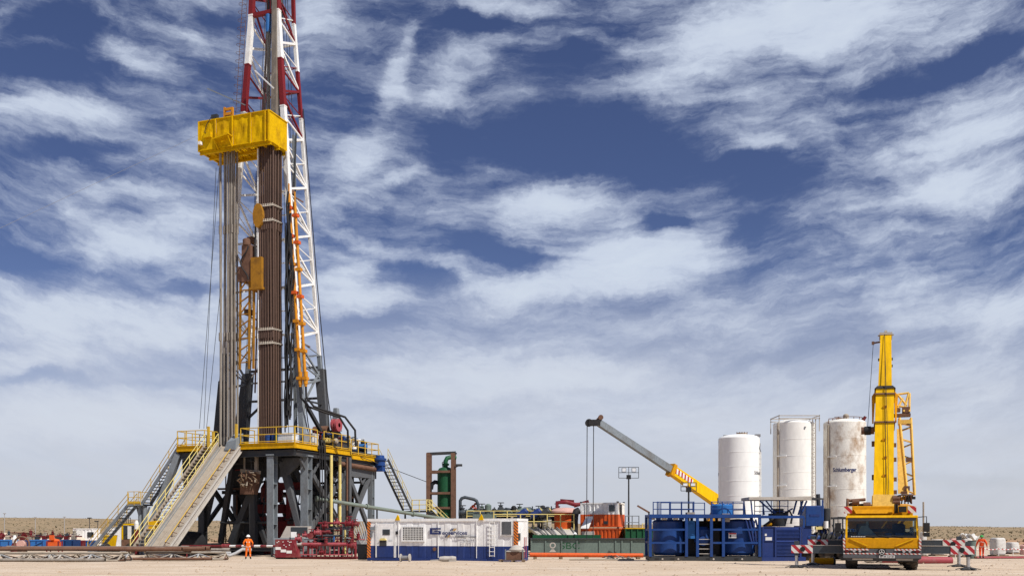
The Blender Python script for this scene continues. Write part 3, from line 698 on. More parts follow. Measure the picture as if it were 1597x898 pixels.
# ---- top drive, travelling block, drilling line
td = thing('top_drive', 'yellow-brown top drive unit hanging halfway up inside the mast', 'top drive', rl(.45, -3.3, 0), RZ)
X, Y = -7.15, 5.6
MB('amber').hexa([(-6.0, 5.0, rzw(22.6)), (-4.9, 5.0, rzw(22.6)), (-4.9, 6.0, rzw(22.6)), (-6.0, 6.0, rzw(22.6)), (-6.0, 5.0, rzw(25.2)), (-4.9, 5.0, rzw(25.2)), (-4.9, 6.0, rzw(25.2)), (-6.0, 6.0, rzw(25.2))]).box((-6.1, 4.9, rzw(22.4)), (-4.8, 6.1, rzw(22.6))).build('motor_housing', td)
MB('rust').box((-7.0, 5.1, rzw(23.2)), (-6.1, 6.0, rzw(26.4))).box((-7.5, 5.2, rzw(23.3)), (-7.0, 5.8, rzw(24.6))).lathe([(0, 0), (.35, 0), (.35, .5), (.2, .6), (0, .6)], (-6.6, 5.3, rzw(26.4)), n=10).build('gearbox', td)
mb = MB('black')
mb.path([(-6.6 + .38 * math.cos(t), 4.95 + .1 * math.sin(t), rzw(23.3) + .45 * t) for t in [i * .5 for i in range(14)]], .06, n=5)
mb.build('hose_loop', td)
fr = MB('amber')
for x in (-7.25, -6.3, -5.85):
    fr.beam((x, 5.2, rzw(15.6)), (x, 5.3, rzw(23.2)), .16, .16)
for i in range(7):
    z = rzw(16.2 + i * 1.05); fr.beam((-7.25, 5.2, z), (-6.3, 5.2, z + (.5 if i % 2 else 0)), .09, .09)
    if i % 2 == 0: fr.beam((-7.25, 5.2, z), (-6.3, 5.2, z + 1.05), .09, .09)
fr.build('pipe_handler_frame', td)
MB('amber').prism([(-5.3 + .5 * math.cos(t), rzw(28.8) + 1.05 * math.sin(t)) for t in [2 * math.pi * i / 20 for i in range(20)]], 5.0, 5.8).build('travelling_block', td)
for dx in (-.12, .0, .12, .25, -.3):
    MB('darksteel').tube((-5.5 + dx, 5.4, rzw(29.6)), (-6.1 + dx * 1.6, 8.6, ZT - .1), .03, n=5).build('drilling_line', td)
for dx in (-.3, .3): MB('darksteel').tube((-5.5 + dx, 5.4, rzw(25.2)), (-5.5 + dx, 5.4, rzw(28.2)), .08, n=6).build('link', td)
hk = thing('hanging_pipe', 'long grey pipe with blue fitting hanging high up inside the red mast section', 'pipe', RIG, RZ)
MB('tanpipe').tube((-5.55, 4.4, rzw(38.0)), (-5.55, 4.4, rzw(46.0)), .16, n=10).build('pipe', hk)
MB('midblue').tube((-5.55, 4.4, rzw(46.0)), (-5.55, 4.4, rzw(47.6)), .26, n=10).build('fitting', hk)
MB('darksteel').tube((-5.55, 4.4, rzw(47.6)), (-5.55, 4.6, ZT), .05, n=6).build('sling', hk)

# ------------------------------------------------------------------ gear on the rig floor
def at_rig(name, label, cat, x, y, z=DK, rz=0): return thing(name, label, cat, rl(x, y, z), RZ + rz)
dw = at_rig('draw_works', 'dark draw works with round red brake drum behind right-hand floor railing', 'winch', -1.0, 7.4)
MB('darksteel').box((-1.2, -.9, 0), (.9, 1.5, .9)).hexa([(-1.2, -.8, .9), (.7, -.8, .9), (.7, 1.4, .9), (-1.2, 1.4, .9), (-1.0, -.4, 1.7), (.3, -.4, 1.7), (.3, 1.2, 1.7), (-1.0, 1.2, 1.7)]).build('housing', dw)
MB('pinkred').lathe([(.2, -.32), (.58, -.3), (.58, -.1), (.4, -.1), (.4, .1), (.58, .1), (.58, .3), (.2, .32)], (.65, -.1, 2.15), axis='X', n=20).build('brake_drum', dw)
MB('rust').lathe([(0, -.9), (.4, -.9), (.4, .5), (0, .5)], (-.6, -.3, 1.7), axis='X', n=14).build('rope_drum', dw)
MB('steel').hexa([(-.2, .4, 1.7), (.5, .4, 1.7), (.5, 1.2, 1.7), (-.2, 1.2, 1.7), (.0, .5, 3.8), (.35, .5, 3.8), (.35, .9, 3.8), (.0, .9, 3.8)]).build('upright', dw)
for nm, lab, x, y, w, d, h, m in (('equipment_chest', 'white equipment chest behind the front right floor railing', -1.7, 1.5, 1.5, .8, .75, 'white'), ('covered_crate', 'white sheeted crate on rig floor beside the black hanging hoses', -.8, 3.8, .9, 1.0, 1.0, 'bag')):
    o = at_rig(nm, lab, 'chest', x, y)
    MB(m).box((-w / 2, -d / 2, .08), (w / 2, d / 2, h)).build('body', o, .03)
    MB('darksteel').box((-w / 2 + .1, -d / 2 + .05, 0), (-w / 2 + .2, d / 2 - .05, .08)).box((w / 2 - .2, -d / 2 + .05, 0), (w / 2 - .1, d / 2 - .05, .08)).build('runner', o)
    MB(m).box((-w / 2 - .03, -d / 2 - .03, h), (w / 2 + .03, d / 2 + .03, h + .07)).build('lid', o)
dr = None
for x, y, lab in ((-3.2, .9, 'blue drum beside the foot of the brown pipes on the rig floor'), (-2.6, .9, 'blue drum beside white chest on the front of rig floor')):
    o = at_rig('oil_drum', lab, 'drum', x, y)
    MB('blue').lathe([(0, 0), (.29, 0), (.29, .28), (.31, .3), (.29, .32), (.29, .58), (.31, .6), (.29, .62), (.29, .86), (0, .86)], n=16).build('body', o)
    o['group'] = 'blue drums on the rig floor'
gb = at_rig('gas_bottle', 'small green gas bottle standing at the front rig floor railing', 'gas bottle', -2.2, .55)
MB('green').lathe([(0, 0), (.12, 0), (.12, .8), (.05, .98), (.05, 1.08), (0, 1.1)], n=12).build('body', gb)
MB('rust').lathe([(0, 0), (.06, 0), (.06, .08), (0, .08)], (0, 0, 1.1), n=8).build('valve', gb)
rr = random.Random(12)
for i, (y, x, cols, lab) in enumerate(((5.4, -.9, ('cream', 'darkred', 'black'), 'cream and red valve rack behind the middle section of the floor railing'), (6.6, -.8, ('tan', 'blue', 'black'), 'tan and blue pump rack beside the draw works'), (8.3, -.8, ('darkred', 'tan', 'blue'), 'dark red and blue valve rack at right part of the rig floor'), (10.4, -.9, ('white', 'black', 'tan'), 'white and black tank rack near the far floor railing'), (12.4, -1.0, ('midblue', 'white', 'black'), 'light blue and white pump skid at the far end of the floor'))):
    o = at_rig('equipment_rack', lab, 'pump rack', x, y)
    MB('darksteel').box((-.7, -.8, 0), (.6, .8, .12)).box((-.7, -.8, .12), (-.6, -.7, 1.1)).box((.5, .7, .12), (.6, .8, 1.1)).build('frame', o)
    for k in range(4):
        MB(cols[k % 3]).lathe([(0, -.45), (.22, -.45), (.26, -.4), (.26, .35), (.18, .45), (0, .45)], (-.5 + .33 * k, rr.uniform(-.5, .4), .4 + .25 * (k % 2)), axis=rr.choice('XYZ'), n=12).build('cylinder', o)
    for k in range(2): valve(o, (.1 + .4 * k, -.4 + .6 * k, 1.0), .11, cols[(k + 1) % 3], 'Y', cols[k])
    MB(cols[1]).path([(-.5, -.5, .9), (-.2, -.4, 1.4), (.3, .2, 1.3), (.5, .5, .6)], .06, n=6).build('pipe', o)
for i, (y, x, c, lab) in enumerate(((13.3, -.5, 'vest', 0), )): pass

# ------------------------------------------------------------------ under the rig floor
bop = thing('blowout_preventer', 'dark red stacked blowout preventer standing in shade under the rig floor', 'well valve stack', rl(-6.0, 5.6, .05), RZ)
MB('darkred').lathe([(0, 0), (.75, 0), (.75, .25), (.5, .3), (.5, .7), (.8, .75), (.8, 1.0), (.7, 1.0), (.7, 1.8), (.85, 1.85), (.85, 2.1), (.6, 2.15), (.6, 2.4)], n=20).build('spool', bop)
for z in (2.6, 3.7): MB('darkred').box((-1.6, -.55, z), (1.6, .55, z + .8)).lathe([(0, -1.9), (.3, -1.9), (.3, 1.9), (0, 1.9)], (0, 0, z + .4), axis='X', n=14).build('ram', bop)
MB('darkred').lathe([(0, 4.7), (.95, 4.7), (1.0, 5.2), (1.0, 6.0), (.7, 6.5), (.4, 6.6), (.4, 7.2), (0, 7.2)], n=22).build('annular_body', bop)
hbm = thing('handling_gantry', 'dark red gantry beam frame behind the bright grey column under rig floor', 'gantry', rl(-3.4, 4.0, 0), RZ)
MB('darkred').ibeam((-1.8, 0, 6.1), (2.2, 0, 6.1), .4, .65).build('beam', hbm)
for x in (-1.5, .2, 1.9): MB('darkred').beam((x, 0, .2), (x, 0, 5.8), .35, .35).build('post', hbm)
MB('darkred').box((-1.3, -.3, .3), (1.7, .4, 3.0)).build('panel', hbm)
mg = thing('muddy_bucket', 'muddy brown gear lump hanging under rig floor just right of the slide', 'mud bucket', rl(-4.9, .9, 0), RZ)
mb = MB('rust')
mb.hexa([(-.9, -.4, 5.3), (.3, -.4, 5.3), (.3, .5, 5.3), (-.9, .5, 5.3), (-.8, -.4, 7.0), (.6, -.4, 7.2), (.6, .5, 7.2), (-.8, .5, 7.0)])
mb.build('bucket', mg)
mb = MB('tan'); rr = random.Random(5)
for i in range(44):
    p = Vector((rr.uniform(-.8, .9), rr.uniform(-.6, -.3), rr.uniform(5.9, 7.2))); mb.beam(p, p + Vector((rr.uniform(-.4, .4), rr.uniform(-.2, .1), rr.uniform(-.5, .3))), rr.uniform(.06, .16), rr.uniform(.04, .1), rr.choice(('tan', 'wood', 'rust', 'wood')))
mb.build('dried_mud', mg)
MB('tan').beam((-1.1, 0, 7.35), (.9, 0, 7.15), .12, .3).beam((.5, 0, 7.2), (.5, 0, 8.6), .25, .25).beam((-.7, 0, 7.4), (-.7, 0, 8.6), .12, .12).build('hanger', mg)
ld = thing('access_ladder', 'thin dark upright ladder under the rig floor behind the worker', 'ladder', rl(-5.2, 1.4, .9), RZ)
for s in (-.28, .28): MB('darksteel').tube((s, 0, 0), (s, 0, 3.4), .035, n=6).build('rail', ld)
for i in range(9): MB('darksteel').tube((-.28, 0, .3 + i * .36), (.28, 0, .3 + i * .36), .02, n=5).build('rung', ld)
tk = single(MB('black').lathe([(0, -1.2), (.7, -1.2), (1.0, -1.0), (1.05, 0), (1.0, 1.0), (.7, 1.2), (0, 1.2)], (0, 0, 1.05), axis='Y', n=28).box((-.8, -.9, 0), (.8, -.7, .35)).box((-.8, .7, 0), (.8, .9, .35)), 'drum_tank', 'black round tank lying in shade just right of the slide foot', 'tank', rl(-9.4, -1.6, .05), RZ)
# grey power pack with sloping cab in front of the columns
pp = thing('power_pack', 'light grey unit with sloping side and dark upper windows behind red panel', 'power unit', at(456, 868, 76) * 1, 0)
pp.location.z = G(pp.location.x, 76)
MB('steel').box((-1.35, -.6, .1), (1.5, .8, 1.55)).build('lower_body', pp, .02)
MB('concrete').prism([(-.85, 1.56), (1.35, 1.56), (1.35, 2.5), (-.35, 2.5)], -.5, .7).build('cab', pp)
MB('glass').prism([(-.0, 2.08), (1.3, 1.62), (1.3, 2.42), (-.0, 2.42)], -.53, -.5).build('window', pp)
MB('white').box((-.0, -.54, 1.6), (.45, -.503, 2.05)).build('control_box', pp)
for x in (-1.2, 1.3): MB('darksteel').box((x - .1, -.55, 0), (x + .1, .75, .1)).build('runner', pp)
MB('chrome').path([(-1.3, -.7, .2), (-1.0, -.8, .7), (-.4, -.75, .35), (.0, -.8, .6), (.6, -.7, .15)], .07, n=6).build('hose', pp)

# ------------------------------------------------------------------ guy wires
def wire(name, label, a, b, r=.03, cat='cable', m='darksteel', sag=0):
    a, b = Vector(a), Vector(b)
    pts = [a.lerp(b, i / 10) - Vector((0, 0, sag * 4 * (i / 10) * (1 - i / 10))) for i in range(11)]
    return single(MB(m).path([p - a for p in pts], r, n=5), name, label, cat, a)
wire('guy_wire', 'thin wire running from the yellow platform away to the left edge of the sky', rl(-10.4, 1.2, rzw(36.4)), at(-60, 384, 70), .012, 'cable', 'lettergrey')
for i, (x0, y0, x1) in enumerate(((342, 262, 311), (337, 262, 318), (344, 450, 322))):
    a = at(x0, y0, 84.2); b = at(x1, 668, 86)
    wire('hanging_wire', ['thin line dropping from platform end, leftmost of the three by the mast', 'thin line dropping from platform end, middle of the three by the mast', 'thin short line beside the mast foot, nearest to the pale pipes'][i], a, b, .022)
wire('stay_cable', 'dark cable slanting from the rig floor corner down to the green vessel', rl(.1, 11.0, 9.1), at(668, 752, 101), .035)
fl = thing('flow_line', 'long pale green pipe sloping from under the rig floor towards the green vessel', 'pipe', (0, 0, 0))
a, b = at(494, 777, 84.5), at(712, 812, 96)
MB('palegreen').tube(a, b, .17, n=12).build('pipe', fl)
for t in (.0, .33, .66, .98):
    p = a.lerp(b, t); d = (b - a).normalized(); MB('palegreen').tube(p - d * .08, p + d * .08, .26, n=12).build('flange', fl)
for t in (.4, .75):
    p = a.lerp(b, t); MB('darksteel').tube((p.x, p.y, G(p.x, p.y)), (p.x, p.y, p.z - .1), .08).build('prop', fl)
# ------------------------------------------------------------------ logging cabin (container)
d0 = 59.0
ct = thing('container_cabin', 'white and navy container cabin with barred window, orange striped corners and company lettering', 'site cabin', (ax(806.5, d0), d0, G(1, 59) - .02), R(-16))
LC, HC, WC = 10.0, 2.66, 2.6                      # local: x from -LC to 0, front at y = 0
SPL = .94
def corr(mb, x0, x1, z0, z1, m, y=0.0, pitch=.72, depth=.05, flip=False):
    """corrugated sheet in x with trapezoid ribs, with a little thickness"""
    pts = []; x = x0; k = 0
    while x < x1 - 1e-3:
        w = [pitch * .42, pitch * .08, pitch * .42, pitch * .08][k % 4]
        yy = 0 if k % 4 in (0, 3) else 1
        nx_ = min(x1, x + w)
        pts.append((x, [0, 0, 1, 1][k % 4])); x = nx_; k += 1
    pts.append((x1, pts[-1][1]))
    vs = []; fs = []
    for x, c in pts:
        for zz in (z0, z1):
            vs.append((x, y + depth * c, zz))
    for i in range(len(pts) - 1): fs.append((2 * i, 2 * i + 2, 2 * i + 3, 2 * i + 1))
    return mb.add(vs, fs, m)
mb = MB('white'); corr(mb, -LC + .12, -.12, SPL, HC - .17, 'white', .05, .86, .022); corr(mb, -LC + .12, -.12, .18, SPL, 'navy', .05, .86, .022)
mb.box((-LC + .12, .1, .18), (-.12, WC - .06, HC - .12)); mb.build('wall', ct)
f = MB('white')
f.box((-LC, 0, HC - .17), (0, .13, HC)).box((-LC, WC - .13, HC - .17), (0, WC, HC)).box((-.14, .13, HC - .17), (0, WC - .13, HC)).box((-LC, .13, HC - .17), (-LC + .14, WC - .13, HC))
f.box((-LC, WC - .14, .18), (-LC + .14, WC, HC - .17)).box((-.14, WC - .14, SPL), (0, WC, HC - .17)).box((-.14, WC - .14, .18), (0, WC, SPL), 'navy')
f.build('frame', ct)
MB('navy').box((-LC, 0, .0), (0, .13, .18)).box((-.13, .13, .0), (0, WC, .18)).box((-LC, WC - .13, 0), (-.14, WC, .18)).build('sill_beam', ct)
MB('white').box((-LC + .14, .14, HC - .06), (-.14, WC - .14, HC - .02)).build('roof', ct)
for x0 in (-LC, -.22):
    MB('stripeorange').box((x0, -.012, .18), (x0 + .22, .125, HC - .172)).build('striped_corner_post', ct)
MB('stripeorange').box((-.002, .126, .18), (.012, .2, HC - .172)).build('end_stripe', ct)
# end face: door frame, panels
MB('white').box((-.1, .25, SPL), (-.02, WC - .2, HC - .2)).build('end_panel', ct)
MB('navy').box((-.1, .25, .19), (-.02, WC - .2, SPL - .002)).build('end_panel', ct)
MB('white').box((-.02, .75, .9), (.05, 1.35, HC - .35)).build('end_cabinet', ct)
MB('darksteel').box((-.02, .3, 1.3), (.03, .65, 1.75)).build('switch_box', ct)
for y in (1.6, 2.0): MB('pinkred').tube((.03, y, .2), (.03, y, 1.5), .025, n=6).build('end_pipe', ct)
def fx(px): return -LC + (px - 573) / (806 - 573) * LC   # along the front by photo measure
def fz(py): return (872 - py) / 65.5 * HC
dr = MB('white').box((fx(589), -.012, .2), (fx(616), .03, 2.36)).build('door', ct)
MB('navy').box((fx(589) + .01, -.02, .2), (fx(616) - .01, -.013, SPL)).build('kick_panel', dr)
MB('steel').box((fx(598), -.03, fz(832)), (fx(610), -.013, fz(823))).build('door_window', dr)
MB('glass').box((fx(599), -.036, fz(831.4)), (fx(609.4), -.031, fz(823.6))).build('pane', dr)
MB('darksteel').box((fx(593.5), -.05, fz(849)), (fx(604.5), -.02, fz(840.5))).build('vent_box', dr)
MB('cream').prism([(fx(593), fz(840.3)), (fx(605), fz(840.3)), (fx(602), fz(837)), (fx(596), fz(837))], -.1, -.02).build('vent_hood', dr)
MB('letterpale').box((fx(608), -.02, fz(842)), (fx(614), -.013, fz(839))).build('notice', dr)
for px in (587.5, 617.5): MB('white').box((fx(px) - .025, -.03, .2), (fx(px) + .025, .03, 2.42)).build('door_post', ct)
for y0, y1 in ((819, 824.5), (827, 831), (832, 835.5)): MB('steel').box((fx(578), -.03, fz(y1)), (fx(585 if y0 < 820 else 581.5), .03, fz(y0))).build('notice', ct)
for px, y0, y1 in ((620.5, 826, 831),): MB('black').box((fx(px) - .06, -.03, fz(y1)), (fx(px) + .08, .03, fz(y0))).build('switch', ct)
w = MB('white').box((fx(628), -.04, fz(842)), (fx(665), .03, fz(840))).box((fx(628), -.04, fz(820)), (fx(665), .03, fz(818.5))).box((fx(628), -.04, fz(840)), (fx(630.5), .03, fz(820))).box((fx(662.5), -.04, fz(840)), (fx(665), .03, fz(820))).build('window', ct)
MB('glass').box((fx(630.5), .0, fz(840)), (fx(662.5), .028, fz(820))).build('pane', w)
g = MB('warnwhite')
for i in range(1, 13): x = fx(630.5) + (fx(662.5) - fx(630.5)) * i / 13; g.box((x - .013, -.03, fz(840)), (x + .013, -.005, fz(820)))
for i in range(1, 7): z = fz(840) + (fz(820) - fz(840)) * i / 7; g.box((fx(630.5), -.025, z - .012), (fx(662.5), -.01, z + .012))
g.build('bars', w)
w = MB('white').box((fx(781), -.03, fz(832.5)), (fx(799), .03, fz(810))).build('window', ct)
MB('midsteel').box((fx(783.5), -.05, fz(831)), (fx(797.5), -.031, fz(811.5))).build('shutter', w)
lm = MB('warnwhite')
for s in (fx(765), fx(772.5)): lm.tube((s, -.06, .3), (s, -.06, HC - .2), .025, n=5)
for i in range(9): lm.tube((fx(765), -.06, .35 + i * .26), (fx(772.5), -.06, .35 + i * .26), .02, n=5)
lm.build('ladder', ct)
for px in (619, 623.5, 686, 745): MB('white').box((fx(px) - .012, -.02, .2), (fx(px) + .012, .03, HC - .17)).build('seam', ct)
for px in (622, 752): MB('boardyellow').prism([(fx(px) - .16, HC - .1), (fx(px) + .16, HC - .1), (fx(px) + .1, HC + .12), (fx(px) + .02, HC + .26), (fx(px) - .06, HC + .12)], -.05, .04).build('lifting_lug', ct)
# lettering: a squared G, name, slanted bars, second line, pale outline figures
def tm(px, py, y=-.02): return Matrix.Translation((fx(px), y, fz(py))) @ FRONT
gx0, gx1, gz0, gz1 = fx(673), fx(690), fz(831), fz(821)
tt = (gz1 - gz0)
mb = MB('letterblue')
mb.box((gx0, -.02, gz0), (gx0 + .14, .02, gz1)).box((gx0 + .14, -.02, gz1 - .1), (gx1, .02, gz1)).box((gx0 + .14, -.02, gz0), (gx1, .02, gz0 + .1)).box((gx1 - .14, -.02, gz0 + .1), (gx1, .02, gz0 + .21)).box((gx0 + .3, -.02, gz0 + .16), (gx1 - .14, .02, gz0 + .23))
mb.build('emblem', ct)
lettering(ct, 'eoservices', .36, 'letterblue', tm(711.5, 828.8), xs=1.08, bold=.008)
lettering(ct, 'A Schlumberger Company', .2, 'lettergrey', tm(728, 834.4), xs=.66, bold=.008)
lettering(ct, 'ES 021', .38, 'letterpale', tm(733, 841.4), xs=.9)
for k, (px, py) in enumerate(((704, 823.5), (696, 833.5))):
    for i, m in enumerate(('letterblue', 'letterblue', 'gold', 'gold') if k == 0 else ('letterblue', 'lettergrey', 'gold')):
        x = fx(px + i * 2.2); z0_, z1_ = fz(py + 1.9), fz(py - 1.9)
        MB(m).prism([(x, z0_), (x + .06, z0_), (x + .17, z1_), (x + .11, z1_)], -.02, .02).build('emblem_bar', ct)
MB('rust').lathe([(0, -.01), (.12, -.01), (.12, .02), (0, .02)], (fx(680), .02, .75), axis='Y', n=12).build('drain_cap', ct)
# small things lying along the cabin
c = at(632, 873, 57); c.z = G(c.x, 57)
cr = thing('cable_reel', 'small pale wooden cable reel in front of the cabin window', 'cable reel', c, R(-10))
for s in (-.27, .27): MB('concrete').lathe([(0, -.03), (.24, -.03), (.24, .03), (0, .03)], (s, 0, .24), axis='X', n=20).build('flange', cr)
MB('lettergrey').lathe([(.13, -.24), (.13, .24)], (0, 0, .24), axis='X', n=16).build('wound_cable', cr)
c = at(698, 873, 57.2); c.z = G(c.x, c.y)
single(MB('concrete').lathe([(0, -.5), (.13, -.48), (.17, -.2), (.16, .1), (.18, .3), (.14, .5), (0, .52)], (0, 0, .16), axis='X', n=12).beam((-1.0, 0, .06), (-.4, 0, .1), .14, .08).box((.1, -.2, .0), (.5, .2, .1)), 'rolled_mat', 'dirty pale rolled mat lying on the ground before the cabin middle', 'rolled mat', c, R(-4))
c = at(799, 877, 55.5); c.z = G(c.x, c.y)
pal = thing('wooden_pallet', 'low wooden pallet on sand by the right corner of white cabin', 'pallet', c, R(-8))
for i in range(5): MB('wood').box((-.75, -.45 + i * .19, .1), (.75, -.31 + i * .19, .13)).build('board', pal)
for x in (-.7, 0, .6): MB('wood').box((x, -.45, 0), (x + .1, .45, .1)).build('bearer', pal)
eq = thing('dusty_pump', 'dusty grey pump with domed top standing on the pallet', 'pump', c + Vector((.15, 0, .13)), R(-8))
MB('rust').box((-.5, -.3, 0), (.5, .3, .45)).build('base', eq, .02)
MB('concrete').lathe([(.42, 0), (.45, .08), (.3, .25), (.12, .33), (0, .35)], (.1, 0, .5), n=16).box((-.45, -.33, .45), (.55, .33, .52)).build('top', eq)
for x in (-.5, .5): MB('steel').beam((x, -.32, .0), (x, -.32, .6), .06, .06).build('strap', eq)
c = at(566, 872, 63); c.z = G(c.x, c.y)
bn = thing('refuse_bin', 'dark green rubbish bin beside the left striped corner of the cabin', 'bin', c, R(-12))
MB('darksteel').hexa([(-.24, -.26, .05), (.24, -.26, .05), (.24, .26, .05), (-.24, .26, .05), (-.29, -.32, 1.0), (.29, -.32, 1.0), (.29, .32, 1.0), (-.29, .32, 1.0)]).build('body', bn)
MB('black').box((-.31, -.34, 1.0), (.31, .34, 1.06)).build('lid', bn)

# ------------------------------------------------------------------ choke manifold
d = 71.5
c = at(497, 869, d); c.z = G(c.x, d)
mf = thing('choke_manifold', 'tangled red valve manifold on skid between red panel and cabin', 'valve manifold', c, R(-6))
def mx_(px): return (px - 497) / FPX * d
def mz_(py): return (869 - py) / FPX * d
for y in (-.9, .7): MB('darkred').ibeam((mx_(440), y, .09), (mx_(562), y, .09), .14, .16).build('skid_beam', mf)
for i in range(7): MB('red').beam((mx_(452 + i * 18), -.9, .12), (mx_(452 + i * 18), .7, .12), .12, .14).build('skid_tie', mf)
for py, x0, x1, r, y, m in ((846, 476, 560, .13, -.8, 'pinkred'), (846.5, 445, 478, .12, -.8, 'concrete'), (813.5, 494, 560, .09, .4, 'red'), (827, 492, 515, .14, .1, 'red'), (833, 494, 548, .08, -.1, 'outrigger'), (862, 430, 556, .045, -.95, 'pinkred'), (838, 470, 555, .06, .5, 'steel'), (822, 500, 545, .05, .6, 'steel')):
    MB(m).tube((mx_(x0), y, mz_(py)), (mx_(x1), y, mz_(py)), r, n=10).build('pipe', mf)
for px, y0, y1, r, y, m in ((552, 814, 846, .11, -.2, 'darkred'), (504, 812, 834, .11, .2, 'red'), (532, 816, 850, .10, .1, 'red'), (470, 830, 866, .1, -.7, 'red'), (486, 840, 866, .08, -.8, 'darkred'), (513, 826, 864, .07, .3, 'darksteel'), (541, 824, 864, .07, -.3, 'cream'), (524, 834, 864, .06, -.4, 'midblue'), (559, 842, 866, .1, -.6, 'red')):
    MB(m).tube((mx_(px), y, mz_(y1)), (mx_(px), y, mz_(y0)), r, n=10).build('riser', mf)
rr = random.Random(21)
for i, (px, py, r, ax_) in enumerate(((470, 838, .15, 'X'), (470, 850, .15, 'Z'), (459, 850, .13, 'X'), (486, 850, .13, 'X'), (495, 848, .2, 'X'), (507, 818, .14, 'X'), (526, 813, .13, 'X'), (548, 814, .2, 'X'), (558, 815, .14, 'X'), (500, 828, .16, 'X'), (515, 842, .13, 'Z'), (530, 846, .16, 'X'), (543, 846, .15, 'X'), (554, 848, .18, 'X'), (560, 834, .13, 'Z'), (480, 832, .12, 'X'), (490, 833, .19, 'Y'), (508, 858, .12, 'X'), (524, 858, .12, 'X'), (538, 858, .12, 'X'), (476, 860, .1, 'X'), (452, 848, .11, 'Y'), (464, 846, .1, 'X'), (551, 830, .14, 'Z'))):
    body = ('concrete' if px < 492 and 840 < py < 862 else ('pinkred' if i % 3 == 0 else 'red'))
    valve(mf, (mx_(px), rr.uniform(-1.0, .3), mz_(py)), r * .74, body, ax_, 'red' if i % 3 else 'darkred')
for i in range(26):
    x, y, z = mx_(rr.uniform(450, 560)), rr.uniform(-.7, .6), mz_(rr.uniform(818, 862))
    m = rr.choice(('red', 'darkred', 'pinkred', 'steel', 'concrete', 'darksteel', 'outrigger'))
    if i % 2: MB(m).tube((x, y, z), (x, y, max(.15, z - rr.uniform(.4, 1.1))), rr.uniform(.03, .06), n=6).build('riser', mf)
    else: MB(m).tube((x - rr.uniform(.2, .7), y, z), (x + rr.uniform(.2, .7), y, z), rr.uniform(.03, .06), n=6).build('pipe', mf)
for i in range(12):
    x = mx_(478 + i * 7); MB('red' if i % 2 else 'pinkred').tube((x, -.85, mz_(866)), (x, -.8, mz_(848)), .05, n=6).build('stub', mf)
for i in range(6):
    x = mx_(545 + i * 4); MB('hose').path([(x, .6, mz_(812)), (x + .3, .4, mz_(828)), (x + .9 - .1 * i, .2, mz_(845)), (x + .8, .1, mz_(862))], .04, n=6).build('hose', mf)
c = at(447, 868.5, 70); c.z = G(c.x, 70)
rp = thing('control_panel', 'red sheet-metal control panel with pale dials and three white plates', 'control panel', c, R(-6))
MB('red').hexa([(-.78, -.25, .12), (.68, -.25, .12), (.78, .45, .12), (-.78, .45, .12), (-.78, -.25, 1.42), (.55, -.25, 1.42), (.6, .35, 1.42), (-.78, .35, 1.42)]).prism([(.68, .12), (1.0, .12), (.6, 1.2)], -.2, .3).build('cabinet', rp, .015)
for x in (-.7, .6): MB('darksteel').box((x - .06, -.2, 0), (x + .06, .4, .12)).build('foot', rp)
for x, z in ((-.62, 1.2), (-.5, 1.28), (-.18, 1.25), (.2, 1.3), (.32, 1.22), (.42, 1.24), (-.1, 1.02), (.05, .9), (.3, 1.02)): MB('warnwhite').lathe([(0, -.02), (.038, -.02), (.038, .02), (0, .02)], (x, -.26, z), axis='Y', n=10).build('dial', rp)
for x, z in ((-.74, .68), (-.35, .5), (.08, .42)): MB('warnwhite').box((x, -.27, z), (x + .40, -.252, z + .2)).build('plate', rp)
# striped barrier pipe and ground hoses
a, b = at(284, 851, 74), at(436, 851, 71.2)
bp = thing('barrier_pipe', 'long horizontal red pipe turning red and white banded behind the worker', 'barrier pipe', a, 0)
v = b - a; MB('darkred').tube((0, 0, 0), v * .5, .09, n=8).build('pipe', bp)
for i in range(8):
    MB('warnwhite' if i % 2 == 0 else 'red').tube(v * (.5 + .0625 * i), v * (.5 + .0625 * (i + 1)), .088, n=8).build('band', bp)
MB('red').lathe([(0, -.3), (.17, -.3), (.17, .3), (0, .3)], v * .46, axis='X', n=10).build('coupling', bp)
for t in (.05, .45, .98):
    p = v * t; MB('red').tube((p.x, p.y, G(a.x + p.x, a.y + p.y) - a.z), (p.x, p.y, p.z - .08), .05, n=6).build('prop', bp)
for i, (pts, lab) in enumerate((([(310, 857), (322, 855), (332, 860), (345, 861.5), (360, 862)], 'thick pale grey hose lying on the ground right of the slide foot'), ([(340, 861), (358, 866), (368, 862), (378, 856), (392, 857)], 'pale grey hose looping over the ground just left of the worker'))):
    c = at(pts[0][0], pts[0][1], 70)
    single(MB('hose').path([at(x, y, 70 + .3 * k) - c for k, (x, y) in enumerate(pts)], .12, n=8), 'ground_hose', lab, 'hose', c)

